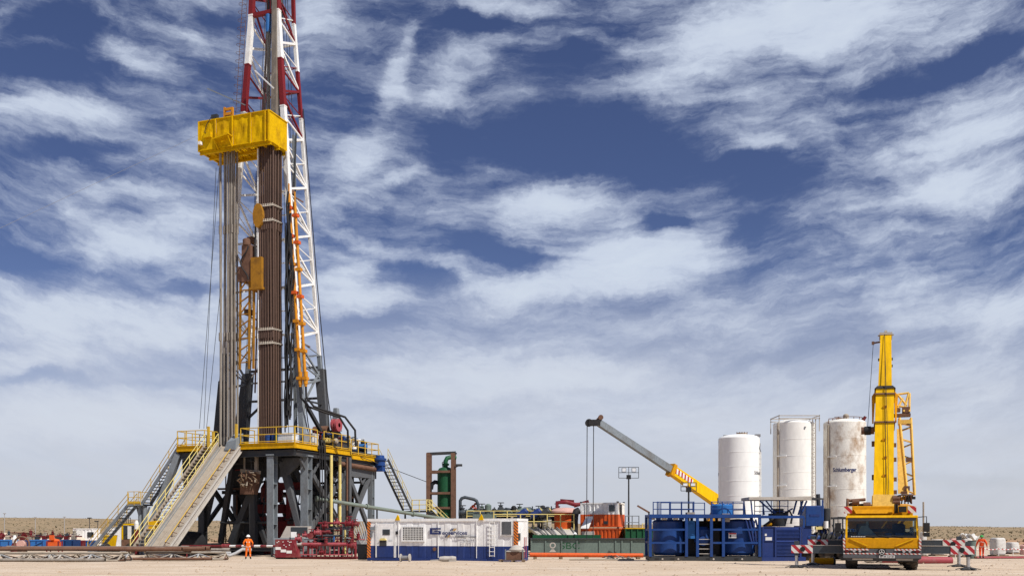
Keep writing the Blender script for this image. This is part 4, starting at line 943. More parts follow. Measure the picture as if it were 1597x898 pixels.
# ------------------------------------------------------------------ pipe racks at left
def rack(x0, x1, ytop, ybot, d, label, seed):
    X0, X1 = ax(x0, d), ax(x1, d); g0 = G((X0 + X1) / 2, d); L_ = X1 - X0
    t = thing('pipe_rack', label, 'pipe rack', (X0, d, g0))
    h = .60
    MB('tan').tube((0, 0, h - .08), (L_, 0, h - .08), .075, n=8).build('top_rail', t)
    for y in (-.55, .55): MB('tan').tube((0, y, .09), (L_, y, .09), .075, n=8).build('bottom_rail', t)
    k = max(3, round(L_ / 1.75))
    for i in range(k + 1):
        x = L_ * i / k
        m = ('concrete', 'hose', 'tan')[(i + seed) % 3]
        for y in (-.55, .55):
            MB(m).beam((x, 0, h - .14), (x, y, .12), .09, .05).build('strut', t)
            if i < k: MB(m if y < 0 else 'rust').beam((x, y * .05, h - .16), (x + L_ / k * .62, y, .14), .1, .05).build('strut', t)
            if i > 0: MB(m if y < 0 else 'rust').beam((x, y * .05, h - .16), (x - L_ / k * .45, y, .14), .1, .05).build('strut', t)
        MB('rust').beam((x, -.55, .12), (x, .55, .12), .06, .06).build('tie', t)
    return t, X0, X1, g0 + h
r1, X0, X1, zt = rack(-45, 190, 858, 878, 56.5, 'long triangular pipe rack at lower left carrying brown pipes', 0)
r3, A0, A1, zt3 = rack(-40, 200, 856, 872, 60.5, 'rear triangular pipe rack at lower left behind the front one', 1)
def lying(x0, x1, y, z, r, m, lab, grp):
    mb = MB(m).tube((0, 0, 0), (x1 - x0, 0, 0), r, n=10)
    for e in (0, x1 - x0 - .5): mb.tube((e, 0, 0), (e + .5, 0, 0), r * 1.25, n=10)
    return single(mb, 'lying_pipe', lab, 'pipe', (x0, y, z), 0, grp)
for i, (dx0, dx1, y, m, r) in enumerate(((0, 2.5, 56.6, 'rust', .11), (-1, 1.2, 57.3, 'tanpipe', .10), (1, 3.4, 58.1, 'rust', .11), (0, 2.8, 58.9, 'brownpipe', .11), (-2, 3.2, 59.7, 'rust', .11), (0, 1.6, 60.5, 'tanpipe', .11))):
    lying(X0 + dx0, X1 + dx1 + 1.0, y, max(zt, zt3) + .02 + r * 1.2, r, m, 'rusty or grey pipe lying level across the two pipe racks at lower left', 'pipes lying on the lower left racks')
for i, (x, y) in enumerate(((X0 + 1, 55.4), (X0 + 3.5, 55.2))):
    pass
lying(X0, X1 - .6, 55.6, G(X0, 55.6) + .13, .1, 'tanpipe', 'pale pipe resting on the ground along the front of the left rack', None)
r2, B0, B1, zt2 = rack(228, 352, 853, 871, 63.5, 'shorter triangular pipe rack in front of the slide foot', 2)
for i, (dx0, dx1, y, m) in enumerate(((-1.2, -2.2, 63.4, 'rust'), (-.6, .2, 63.9, 'tanpipe'), (-1.5, -1.2, 64.3, 'hose'))):
    lying(B0 + dx0, B1 + dx1, y - .1, zt2 + .1, .1, m, ['rusty pipe lying along the front of the shorter rack', 'pale weathered pipe along the middle of the shorter rack', 'grey pipe along the back of the shorter rack'][i], 'pipes lying on the shorter rack')
lying(B0 - 1.2, B1 - .6, 62.5, G(B0, 62.5) + .12, .09, 'rust', 'rusty pipe resting on the ground before the shorter rack', None)
# ------------------------------------------------------------------ far left yard
rr = random.Random(31)
for i, (x0, x1, m, dd, y0, lab) in enumerate(((-8, 22, 'midblue', 104, 841, 'blue steel bin at far left edge of the yard behind the racks'), (24, 50, 'blue', 106, 842, 'dark blue steel bin behind a rusty hose reel on the left'), (52, 74, 'midblue', 104, 841, 'bright blue bin with a diagonal brace behind the left racks'), (74, 92, 'blue', 105, 842, 'blue bin with a red square front in the left yard'), (94, 120, 'midblue', 104, 841, 'blue bin close behind the small orange machine'), (122, 146, 'midblue', 107, 842, 'blue bin at the foot of the long stair'))):
    c = at((x0 + x1) / 2, 853, dd); g = G(c.x, dd); w_ = (x1 - x0) / FPX * dd
    o = thing('steel_bin', lab, 'skid bin', (c.x, dd, g), 0, 'blue bins in the left yard')
    h = az(y0, dd) - g
    MB(m).box((-w_ / 2, -.9, .15), (w_ / 2, .9, h)).build('body', o)
    MB(m).box((-w_ / 2 - .04, -.95, h - .12), (w_ / 2 + .04, -.9, h)).box((-w_ / 2 - .04, -.95, .15), (w_ / 2 + .04, -.9, .3)).build('rim', o)
    for x in (-w_ / 2 + .1, 0, w_ / 2 - .1): MB('navy').box((x - .04, -.96, .3), (x + .04, -.9, h - .12)).build('rib', o)
    for x in (-w_ / 2 + .3, w_ / 2 - .3): MB('darksteel').box((x - .1, -.9, 0), (x + .1, .9, .15)).build('runner', o)
    if i in (3, 5): MB('red').box((-.5, -.99, .3), (.4, -.97, 1.1)).build('red_panel', o)
    if i == 2: MB('midblue').beam((-w_ / 2 + .1, -.98, .35), (w_ / 2 - .1, -.98, h - .2), .12, .05).build('diagonal', o)
yd = thing('pipe_manifold', 'dark red pipework with valves standing above the blue bins at far left', 'valve manifold', (ax(50, 108), 108, G(ax(50, 108), 108)))
MB('darkred').tube((-5, 0, 1.45), (5.6, 0, 1.5), .07).tube((-3.8, .2, 1.65), (1.2, .2, 1.65), .06).tube((-2.8, .3, 1.9), (.2, .3, 1.85), .06).build('pipe', yd)
for i in range(12):
    x = -4.3 + i * .82
    if i % 2: MB('darkred').tube((x, .1, 0), (x, .1, 1.6), .07).build('post', yd)
    valve(yd, (x, .1, 1.45 + .2 * (i % 3)), .1 + .03 * (i % 2), ('darkred', 'red', 'outrigger', 'tan')[i % 4], 'XYZ'[i % 3], 'darkred')
    MB(('darksteel', 'darkred', 'tan')[i % 3]).box((x - .25, -.2, 1.1), (x + .15, .2, 1.4 + .06 * (i % 4))).beam((x, 0, 1.3), (x + .6, .1, 1.75), .06, .08).tube((x + .3, 0, 1.2), (x + .3, 0, 1.9), .04).build('fitting', yd)
c = at(85, 853, 98); om = thing('orange_machine', 'small orange engine on red frame in the left yard beyond the racks', 'machine', (c.x, 98, G(c.x, 98)))
MB('vermilion').box((-.5, -.4, .5), (.5, .4, 1.0)).lathe([(0, -.4), (.2, -.4), (.25, 0), (.15, .4), (0, .4)], (.1, 0, 1.1), axis='X', n=12).box((-.3, -.5, 1.2), (.1, -.2, 1.7)).build('engine', om)
for x in (-.6, .6): MB('red').beam((x, -.4, 0), (x, -.4, 1.1), .1, .1).beam((x, .4, 0), (x, .4, 1.1), .1, .1).build('frame', om)
MB('red').beam((-.7, -.4, .45), (.7, -.4, .45), .1, .1).build('frame', om)
c = at(34, 853, 97); o = thing('hose_reel', 'rusty wheel-like hose reel at the left yard in front of the dark blue bin', 'hose reel', (c.x, 97, G(c.x, 97)))
MB('rust').path([(.75 * math.cos(t), 0, .8 + .75 * math.sin(t)) for t in [2 * math.pi * i / 18 for i in range(18)]], .1, closed=True, n=7).build('rim', o)
MB('pinkscrap').lathe([(0, -.3), (.4, -.3), (.4, .3), (0, .3)], (0, 0, .8), axis='Y', n=14).build('drum', o)
MB('darksteel').beam((-.5, .1, 0), (0, .1, .8), .08, .08).beam((.5, .1, 0), (0, .1, .8), .08, .08).build('stand', o)
c = at(23, 853, 99); o = thing('fire_pump', 'small red and white pump standing before the far left blue bin', 'pump', (c.x, 99, G(c.x, 99)))
MB('darkred').lathe([(0, 0), (.4, 0), (.4, .5), (.2, .9), (0, .9)], n=12).build('body', o); MB('warnwhite').lathe([(0, .9), (.22, .9), (.25, 1.3), (.1, 1.7), (0, 1.7)], n=12).build('cap', o)
def cabin(px0, px1, y0, dd, depth, lab, nm='site_cabin', m='white', cat='cabin', door=None):
    cx_ = ax((px0 + px1) / 2, dd); w_ = (px1 - px0) / FPX * dd; g = G(cx_, dd); h = az(y0, dd) - g
    o = thing(nm, lab, cat, (cx_, dd, g))
    mb = MB(m); corr(mb, -w_ / 2, w_ / 2, .2, h - .1, m, -depth / 2, .5, .05); mb.box((-w_ / 2, -depth / 2 + .06, .2), (w_ / 2, depth / 2, h - .1)); mb.build('wall', o)
    MB(m).box((-w_ / 2 - .05, -depth / 2 - .05, h - .1), (w_ / 2 + .05, depth / 2 + .05, h)).build('roof', o)
    MB('darksteel').box((-w_ / 2, -depth / 2, 0), (w_ / 2, depth / 2, .2)).build('base', o)
    for x in (-w_ / 2, w_ / 2): MB(m).box((x - .06, -depth / 2 - .03, .2), (x + .06, -depth / 2 + .05, h - .1)).build('corner_post', o)
    if door:
        MB('warnwhite').box((door, -depth / 2 - .03, .25), (door + .9, -depth / 2 + .04, 2.15)).build('door', o)
        MB('glass').box((door + 1.5, -depth / 2 - .03, 1.2), (door + 2.3, -depth / 2 + .04, 1.9)).build('window', o)
    return o
cabin(121, 150, 823.5, 128, 2.4, 'white corrugated container far off behind the long stair', door=-.9)
cabin(372, 378.5, 829, 140, 2.4, 'narrow strip of white cabin seen between the dark legs left of the worker')
cabin(380, 405, 828.5, 150, 2.4, 'white cabin seen under the rig floor behind the access ladder', door=-1.1)
cabin(175, 188, 825.5, 118, 2.4, 'white block of a cabin just left of the yellow loader')
c = at(197, 854, 92)
ld = thing('yellow_loader', 'worn yellow and white loader parked behind the stairs on the left', 'loader', (c.x, 92, G(c.x, 92)))
MB('boardyellow').prism([(-2.0, .55), (-.5, .55), (-.4, 1.75), (-1.7, 1.75)], -1, 1).build('engine_cover', ld)
MB('white').prism([(-2.3, .45), (-2.0, .4), (-.1, .4), (-.1, .55), (-2.0, .56), (-1.75, 1.85), (-2.0, 1.85)], -1.1, 1.1).prism([(-.6, .55), (-.1, .55), (-.1, 2.4), (-1.2, 2.5), (-1.2, 1.9), (-.4, 1.8)], -1.05, 1.05).build('body_shell', ld)
mb = MB('boardyellow')
for x in (.0, 1.2):
    for y in (-.9, .9): mb.beam((x, y, 1.3), (x, y, 2.7), .12, .12)
mb.box((-.1, -1, 2.7), (1.35, 1, 2.85)); mb.build('cab_frame', ld)
MB('rust').box((-.05, -1, .5), (1.3, 1, 1.35)).build('cab_body', ld)
MB('glass').box((.1, -.9, 1.4), (1.1, .9, 2.65)).build('cab_window', ld)
MB('warnwhite').box((.5, -.96, 1.4), (.85, -.91, 2.6)).build('curtain', ld)
for x in (-1.5, .9):
    for y in (-1.15, 1.15): MB('tyre').lathe([(0, -.2), (.3, -.2), (.5, -.16), (.5, .16), (.3, .2), (0, .2)], (x, y, .5), axis='Y', n=18).build('wheel', ld)
mb = MB('darksteel'); 
for i in range(8): mb.tube((-1.0 + .2 * i, 0, 2.86), (-1.0 + .2 * i, 0, 3.4), .03, n=5)
mb.tube((-1.0, 0, 3.4), (.4, 0, 3.4), .04, n=5).tube((-1.0, 0, 2.86), (.4, 0, 2.86), .04, n=5).build('roof_rack', ld)
c = at(212, 822, 86.5)
o = thing('gas_canister', 'small red and white canister fixed by the stair landing posts', 'canister', at(213, 822, 86.0) - Vector((0, 0, 0)))
o.location.z = G(o.location.x, 86)
MB('darkred').tube((0, 0, .0), (0, 0, 2.3), .16, n=10).build('post', o); MB('warnwhite').lathe([(.2, 2.3), (.2, 2.8), (.1, 3.1), (0, 3.1)], n=10).build('cap', o)
for i, (px, y0, dd, lab) in enumerate(((7, 800, 190, 'thin pale pole on the scrub hill at the left edge'), (55, 806, 190, 'thin pale pole on the hill above the bright blue bin'), (100.5, 805.5, 190, 'thin pale pole on the hill above the orange machine'), (139.5, 807, 130, 'thin dark mast behind the white container by the long stair'), (150.5, 812, 132, 'short dark lamp mast leaning behind the long stair'))):
    x = ax(px, dd); g = G(x, dd); h = az(y0, dd) - g
    o = thing('yard_pole', lab, 'pole', (x, dd, g))
    MB('hose' if i < 3 else 'darksteel').tube((0, 0, 0), (.0 if i < 4 else .2, 0, h), .07 if i < 3 else .05, n=6).build('shaft', o)
    MB('hose' if i < 3 else 'darksteel').box((-.25, -.12, h - .1), (.25, .12, h + .05)).build('head', o)

# ------------------------------------------------------------------ gas separator
d = 100
gs = thing('gas_separator', 'tall dark green vessel inside a rusty upright frame behind the cabin', 'pressure vessel', (ax(694, d), d + .9, G(-7, d)))
def gx(px): return (px - 694) / FPX * d
def gz(py, dd=100.0): return az(py, dd) - G(-7, d)
MB('green').lathe([(0, .6), (.82, .6), (.86, .75), (.86, gz(733)), (.66, gz(729)), (.28, gz(727)), (0, gz(726.6))], n=28).build('vessel', gs)
MB('green').path([(.0, 0, gz(728)), (.0, 0, gz(718)), (.15, .1, gz(713)), (.55, .3, gz(711)), (1.0, .6, gz(712))], .24, n=12).lathe([(0, -.1), (.38, -.1), (.38, .1), (0, .1)], (0, 0, gz(723)), n=16).build('top_pipe', gs)
for px in (668, 706.5):
    for y in (-.95, .95): MB('rust').ibeam((gx(px), y, 0), (gx(px), y, gz(706)), .42, .36, None, (0, 1, 0)).build('frame_post', gs)
for py in (735, 768.5, 791.5, 820):
    for y in (-.95, .95): MB('rust').beam((gx(669), y, gz(py)), (gx(706), y, gz(py)), .2, .24).build('frame_rail', gs)
    for px in (668, 706.5): MB('rust').beam((gx(px), -.8, gz(py)), (gx(px), .8, gz(py)), .16, .2).build('frame_rail', gs)
for y in (-.95, .95): MB('darksteel').beam((gx(666), y, gz(706.5)), (gx(711), y, gz(704.5)), .12, .16).build('frame_rail', gs)
MB('black').path([(-.7, 0, gz(752)), (-1.1, -.2, gz(750.5)), (-1.4, -.3, gz(754)), (-1.5, -.3, gz(762))], .22, n=10).build('side_hose', gs)
MB('darksteel').box((gx(711), -1.3, gz(727)), (gx(721), -.9, gz(723.5))).beam((gx(709), -1, gz(729)), (gx(716), -1.1, gz(726)), .08, .08).build('floodlight', gs)
MB('steel').path([(gx(690), -.2, gz(727)), (gx(689), -.2, gz(720.5)), (gx(690.5), -.2, gz(719))], .06, n=6).build('gauge', gs)
MB('concrete').box((-1.9, -1.2, -.05), (1.2, 1.2, .1)).build('plinth', gs)

# ------------------------------------------------------------------ mud tanks and shakers
d = 84
tk = thing('mud_tank', 'long low faded green-grey mud tank with upright ribs and faint lettering', 'mud tank', (ax(828, 80), 80, G(5, 80)))
LT = ax(1020, 80) - ax(828, 80); HT = az(840.5, 80) - G(5, 80)
MB('greengrey').box((0, 0, .15), (LT, 2.6, HT)).build('wall', tk)
for px in (829, 851, 876, 900, 935, 960, 970, 985, 1018): MB('greengrey').box((ax(px, 80) - ax(828, 80) - .06, -.08, .15), (ax(px, 80) - ax(828, 80) + .06, 0, HT)).build('rib', tk)
MB('darksteel').box((-.05, -.15, HT), (LT + .05, 2.7, HT + .08)).build('top_rim', tk)
MB('darksteel').box((0, -.1, 0), (LT, .2, .15)).box((0, 2.4, 0), (LT, 2.6, .15)).build('runner', tk)
lettering(tk, 'SBC', .75, 'green', Matrix.Translation((ax(889, 80) - ax(828, 80), -.005, HT * .62)) @ FRONT, xs=1.3)
MB('concrete').lathe([(.16, -.012), (.26, -.012), (.26, 0), (.16, 0)], (ax(862, 80) - ax(828, 80), -.0, HT * .66), axis='Y', n=16).prism([(ax(862, 80) - ax(828, 80) - .3, HT * .28), (ax(862, 80) - ax(828, 80) + .3, HT * .28), (ax(862, 80) - ax(828, 80) + .1, HT * .44), (ax(862, 80) - ax(828, 80) - .1, HT * .44)], -.012, 0).build('emblem', tk)
gt = thing('green_trough', 'long green trough standing behind and above the ribbed mud tank', 'trough', (ax(831, 83), 83.4, G(5, 83)))
LG = ax(938, 83) - ax(831, 83)
MB('green').box((0, 0, 1.4), (LG, .5, az(833.5, 83) - G(5, 83))).build('wall', gt)
for x in (.2, LG / 2, LG - .2): MB('darksteel').box((x - .08, .1, 0), (x + .08, .4, 1.4)).build('leg', gt)
# shakers under a cream railed walkway
wk = thing('shaker_platform', 'cream railed walkway platform above the sloping shaker screens', 'platform', (ax(770, 87), 87, G(2, 87)))
zW = az(824, 87) - G(2, 87); LW = ax(895, 87) - ax(770, 87)
MB('cream').box((0, -.1, zW - .32), (LW, .0, zW)).box((0, 0, zW - .1), (LW, 2.6, zW - .02)).build('deck', wk)
for i in range(6): MB('darksteel').beam((.2 + i * (LW - .4) / 5, .3, 0), (.2 + i * (LW - .4) / 5, .3, zW - .32), .18, .18).build('leg', wk)
railing(wk, [(0, 0, zW), (LW, 0, zW)], 1.3, (1.0, .5), .045, 1.15, 'cream', toe=.0)
MB('darksteel').box((0, 2.4, .3), (LW, 2.5, zW - .3)).build('back_plate', wk)
scr = None
for i, (px, lab) in enumerate(((838, 'sloping pale shaker screen, leftmost beneath the cream walkway'), (850.5, 'sloping pale shaker screen, second from left beneath the cream walkway'), (866, 'sloping pale shaker screen, third from left beneath the cream walkway'), (882, 'sloping pale shaker screen, rightmost beneath the cream walkway'))):
    x = ax(px, 86)
    if scr is None:
        scr = thing('shaker_screen', lab, 'shaker', (x, 86, G(x, 86)), 0, 'shaker screens under the walkway')
        z0 = az(836, 86) - G(x, 86)
        MB('concrete').hexa([(-.05, -.9, z0), (1.0, -.9, z0 - .15), (.55, .9, z0 + .55), (-.75, .9, z0 + .6), (-.05, -.9, z0 + .09), (1.0, -.9, z0 - .06), (.55, .9, z0 + .64), (-.75, .9, z0 + .69)]).build('screen', scr)
        MB('chrome').beam((-.05, -.92, z0 + .15), (-.78, .9, z0 + .8), .08, .2).beam((1.02, -.92, z0), (.57, .9, z0 + .75), .08, .2).build('side_rail', scr)
        MB('darksteel').box((-.5, -.3, 0), (.6, .8, z0 - .1)).build('base', scr)
    else: dup_at(scr, (x, 86, G(x, 86)), 0, lab)
c = Vector((ax(881, 90), 90, G(6, 90))); z0 = az(818, 90) - c.z
cf = thing('mud_cleaner', 'orange round mud cleaner with pale domed cap standing behind cream rails', 'mud cleaner', c)
MB('vermilion').lathe([(0, 1.0), (1.0, 1.0), (1.0, z0 + 1.15), (0, z0 + 1.15)], n=26).build('drum', cf)
MB('pinkscrap').lathe([(1.45, z0 + 1.15), (1.4, z0 + 1.3), (.9, z0 + 1.55), (.3, z0 + 1.62), (0, z0 + 1.63)], n=26).lathe([(0, z0 + 1.14), (1.45, z0 + 1.14), (1.45, z0 + 1.16)], n=26).build('cap', cf)
MB('red').path([(-.7, .6, z0 + .6), (-.7, .6, z0 + 2.1), (.2, .6, z0 + 2.15), (1.0, .6, z0 + 1.9), (2.2, .6, z0 + 2.0), (2.3, .6, z0 + 1.2)], .2, n=10).build('pipe', cf)
MB('darkred').beam((-.4, .8, z0 + 2.3), (.9, .8, z0 + 2.2), .25, .3).beam((.9, .8, z0 + 1.8), (2.3, .8, z0 + 2.2), .25, .35).build('arm', cf)
MB('darksteel').box((-.9, -.9, 0), (.9, .9, 1.0)).build('stand', cf)
c = Vector((ax(896, 87.5), 87.5, G(6, 88)))
o = thing('black_duct', 'tall dark curved duct between orange mud cleaner and orange container', 'duct', c)
MB('black').path([(0, 0, 0), (0, 0, 3.0), (.03, 0, 3.5), (.15, .1, 3.9), (.4, .2, 4.0)], .32, n=14).build('duct', o)
# dark pipework row with engines
rr = random.Random(8)
pw = thing('pipe_deck', 'dark teal pipe deck with a long header running right of green vessel', 'pipe deck', (ax(712, 94), 94, G(-3, 94)))
zP = az(806, 94) - G(-3, 94); LP = ax(875, 94) - ax(712, 94)
MB('darksteel').box((0, 0, zP - .6), (LP, 2, zP - .4)).build('deck', pw)
for i in range(6): MB('darksteel').beam((.3 + i * (LP - .6) / 5, .3, 0), (.3 + i * (LP - .6) / 5, .3, zP - .6), .2, .2).build('leg', pw)
MB('outrigger').tube((1.2, .3, zP + .45), (LP, .3, zP + .1), .26, n=12).tube((2.5, .8, zP + .1), (LP, .8, zP - .15), .22, n=12).build('header_pipe', pw)
MB('outrigger').path([(.35, .2, zP - .4), (.35, .2, zP + 1.6), (.5, .2, zP + 1.85), (.8, .2, zP + 1.95), (1.7, .2, zP + 1.75), (1.95, .2, zP + 1.6), (2.1, .2, zP + 1.2), (2.1, .2, zP + .3)], .16, n=10).build('arch_pipe', pw)
MB('greengrey').box((1.6, -.2, zP - .1), (3.9, .1, zP + .3)).build('control_box', pw)
for i in range(66):
    x = rr.uniform(1.0, LP - .2); y = rr.uniform(.2, 1.8); h = rr.uniform(.1, .75); m = rr.choice(('darksteel', 'outrigger', 'greengrey', 'midsteel', 'black', 'black', 'outrigger'))
    if i % 3 == 0: MB(m).box((x - .3, y - .2, zP - .5), (x + .3, y + .2, zP + h)).build('pump_casing', pw)
    elif i % 3 == 1: MB(m).path([(x - .5, y, zP - .3), (x - .4, y, zP + h), (x - .1, y, zP + h + .2), (x + .4, y, zP + h + .1), (x + .5, y, zP - .3)], rr.uniform(.06, .14), n=8).build('pipe_bend', pw)
    else: MB(m).lathe([(0, -.4), (.2, -.4), (.26, -.25), (.26, .3), (.12, .45), (0, .45)], (x, y, zP + h), axis=rr.choice('XYZ'), n=12).build('motor', pw)
MB('darksteel').box((.2, 1.85, zP - .5), (LP - .3, 1.95, zP + .5)).build('back_plate', pw)
for i in range(16):
    x = .6 + i * .62; h = rr.uniform(.2, .9)
    if i % 3 == 0: valve(pw, (x, rr.uniform(-.1, .9), zP + rr.uniform(.4, .8)), .2, rr.choice(('darksteel', 'outrigger', 'greengrey', 'black')), rr.choice('XY'), 'darksteel')
    elif i % 3 == 1: MB(rr.choice(('darksteel', 'midsteel', 'navy', 'greengrey'))).lathe([(0, -.5), (.28, -.5), (.32, -.3), (.32, .4), (.1, .55), (0, .55)], (x, .2, zP + h), axis=rr.choice('XZ'), n=12).build('motor', pw)
    else: MB(rr.choice(('darksteel', 'tan', 'outrigger'))).beam((x - .3, .1, zP - .3), (x + .3, .3, zP + h), .16, .2).tube((x, .2, zP), (x, .2, zP + h + .3), .06, n=6).build('bracket', pw)
railing(pw, [(1.0, -.15, zP - .4), (LP, -.15, zP - .4)], 1.0, (1.0, .5), .045, 1.3, 'cream')
for i, (px, lab) in enumerate(((815, 'tilted dark blue motor, leftmost of three above the cream rails'), (836, 'tilted blue-black motor, middle of three above the cream rails'), (850, 'tilted dark motor, rightmost of three above the cream rails'))):
    c = Vector((ax(px, 88.5), 88.5, G(2, 88))); z0 = az(824, 87) - c.z + .02
    o = thing('shaker_motor', lab, 'motor', c, 0, 'motors above the shakers')
    MB('darksteel').box((-.5, -.4, zW - .05), (.5, .5, zW + .2)).beam((-.3, 0, zW + .1), (-.2, 0, zW + 1.2), .2, .2).beam((.3, 0, zW + .1), (.2, 0, zW + 1.2), .2, .2).build('frame', o)
    MB('navy' if i < 2 else 'darksteel').lathe([(0, -.55), (.3, -.55), (.34, -.4), (.34, .36), (.2, .55), (0, .55)], (0, 0, zW + 1.4), n=14, rot=Matrix.Rotation(R(55), 3, 'Y')).build('motor', o)
    MB('cream').lathe([(0, .56), (.2, .56), (.2, .66), (0, .66)], (0, 0, zW + 1.4), n=12, rot=Matrix.Rotation(R(55), 3, 'Y')).build('end_cap', o)
    o.location.z = c.z
c = Vector((ax(853, 88.0), 88.0, G(4, 88)))
o = thing('steel_drum', 'pale steel drum standing behind the cream rails of the walkway', 'drum', (c.x, c.y, G(2, 87) + zW - .015))
MB('concrete').lathe([(0, 0), (.42, 0), (.42, .4), (.45, .42), (.42, .44), (.42, .9), (0, .9)], n=18).build('body', o); MB('darksteel').lathe([(.44, .86), (.44, .92), (.0, .93)], n=18).build('lid', o)

# ------------------------------------------------------------------ stacked orange containers
def box_container(px0, px1, y0, y1, dd, m_lo, m_hi, split, depth, lab, rz):
    w_ = (px1 - px0) / FPX * dd; cx_ = ax(px0, dd); z0 = az(y1, dd); h = az(y0, dd) - z0
    o = thing('shipping_container', lab, 'container', (cx_, dd, z0), rz)
    L2 = w_ / math.cos(rz)
    mb = MB(m_lo); corr(mb, .08, L2 - .08, .1, h * split if m_hi else h - .1, m_lo, .02, .36, .06)
    if m_hi: corr(mb, .08, L2 - .08, h * split, h - .1, m_hi, .02, .36, .06)
    mb.box((.06, .09, .1), (L2 - .06, depth - .05, h * split if m_hi else h - .06))
    if m_hi: mb.box((.06, .09, h * split + .001), (L2 - .06, depth - .05, h - .06), m_hi)
    mb.build('wall', o)
    f = MB(m_lo)
    for x in (0, L2 - .12):
        for y in (0, depth - .12):
            f.box((x, y, 0), (x + .12, y + .12, h * split if m_hi else h), m_lo)
            if m_hi: f.box((x, y, h * split), (x + .12, y + .12, h), m_hi)
    t_ = m_hi or m_lo
    f.box((.12, 0, h - .12), (L2 - .12, .1, h), t_).box((.12, depth - .1, h - .12), (L2 - .12, depth, h), t_).box((.12, 0, 0), (L2 - .12, .1, .12)).box((L2 - .1, .12, h - .12), (L2, depth - .12, h), t_).box((L2 - .1, .12, 0), (L2, depth - .12, .12))
    f.build('frame', o)
    c_ = MB('darksteel')
    for x in (-.02, L2 - .16):
        for y in (-.02, depth - .16): c_.box((x, y, h), (x + .18, y + .18, h + .1))
    c_.build('corner_casting', o)
    return o, L2, h
oc, L2, h = box_container(905, 962, 783.5, 821.5, 88, 'vermilion', 'white', .52, 2.5, 'upper container of the stack, white above and orange below', R(-20))
MB('white').hexa([(.25, -.75, -h * .06), (1.0, -.75, -h * .06), (1.15, -.05, h * .32), (.5, -.05, h * .32), (.25, -.73, -h * .02), (1.0, -.73, -h * .02), (1.15, -.03, h * .36), (.5, -.03, h * .36)]).box((.5, -.03, h * .32), (1.2, .015, h * .44)).build('open_flap', oc)
MB('glass').box((2.7, -.01, h * .64), (3.2, .03, h * .9)).build('vent_window', oc); MB('darksteel').box((2.2, -.02, h * .12), (2.6, .03, h * .25)).build('notice', oc)
MB('letterpale').box((.9, -.01, h * .56), (2.3, .025, h * .66)).build('name_board', oc)
MB('darksteel').box((L2 - .005, .9, h * .5), (L2 + .03, 1.3, h * .92)).build('door', oc)
oc2, L3, h3 = box_container(905.5, 962.5, 823, 843, 87.9, 'vermilion', None, 1, 2.5, 'lower orange container of the stack, streaked and half hidden by the mud tank', R(-20))
oc2_z = G(oc2.location.x, 88)
MB('darksteel').box((.2, .2, oc2_z - oc2.location.z), (L3 - .2, 2.4, 0)).build('base', oc2)
MB('bag').box((.1, -.05, h3 * .1), (1.3, .015, h3 * .75)).build('torn_sheet', oc2)
gk = thing('green_tank', 'green ribbed tank with yellow railing between orange containers and blue unit', 'tank', (ax(976, 86), 86, G(11, 86)))
LK = ax(1040, 86) - ax(976, 86); hk = az(824, 86) - G(11, 86)
MB('green').box((0, 0, .1), (LK, 2.4, hk)).build('wall', gk)
for i in range(8): MB('green').box((i * LK / 7 - .05, -.1, .1), (i * LK / 7 + .05, 0, hk)).build('rib', gk)
MB('boardyellow').box((-.05, -.12, hk), (LK + .05, 2.4, hk + .08)).build('top_edge', gk)
railing(gk, [(0, .2, hk), (1.2, .2, hk)], 1.15, (1.0, .5), .04, .55, 'steel'); railing(gk, [(1.5, .2, hk), (LK, .2, hk)], .45, (1.0,), .04, .7, 'cream')
for x in (.3, LK - .3): MB('darksteel').box((x - .15, .1, 0), (x + .15, 2.3, .1)).build('runner', gk)
o = thing('long_orange_pipe', 'long straight orange pipe lying along the foot of the mud tank', 'pipe', (ax(826, 70), 70, G(4, 70) + .32))
LO = ax(1004, 70) - ax(826, 70)
MB('vermilion').tube((0, 0, 0), (LO, .4, -.06), .16, n=14).build('pipe', o)
for i in range(5): MB('wood').box((.4 + i * (LO - .8) / 4 - .12, -.2, -.34), (.4 + i * (LO - .8) / 4 + .12, .5, -.16)).build('sleeper', o)
c = Vector((ax(965, 64), 64, G(7, 64)))
o = thing('scrap_heap', 'low heap of broken grey scrap metal before the orange pipe end', 'scrap', c)
rr = random.Random(4); mb = MB('lettergrey')
for i in range(26):
    p = Vector((rr.uniform(-.95, .95), rr.uniform(-.3, .3), rr.uniform(.04, .22))); q = Vector((rr.uniform(-.4, .4), rr.uniform(-.3, .3), rr.uniform(-.04, .14)))
    mb.beam(p, p + q, rr.uniform(.03, .12), rr.uniform(.02, .07), rr.choice(('lettergrey', 'darksteel', 'concrete')))
mb.build('scrap', o); 
single(MB('tan').tube((0, 0, .06), (4.2, .2, .06), .05), 'thin_pipe', 'thin bare pipe lying on sand left of the scrap heap', 'pipe', (ax(888, 62), 62, G(4, 62)))
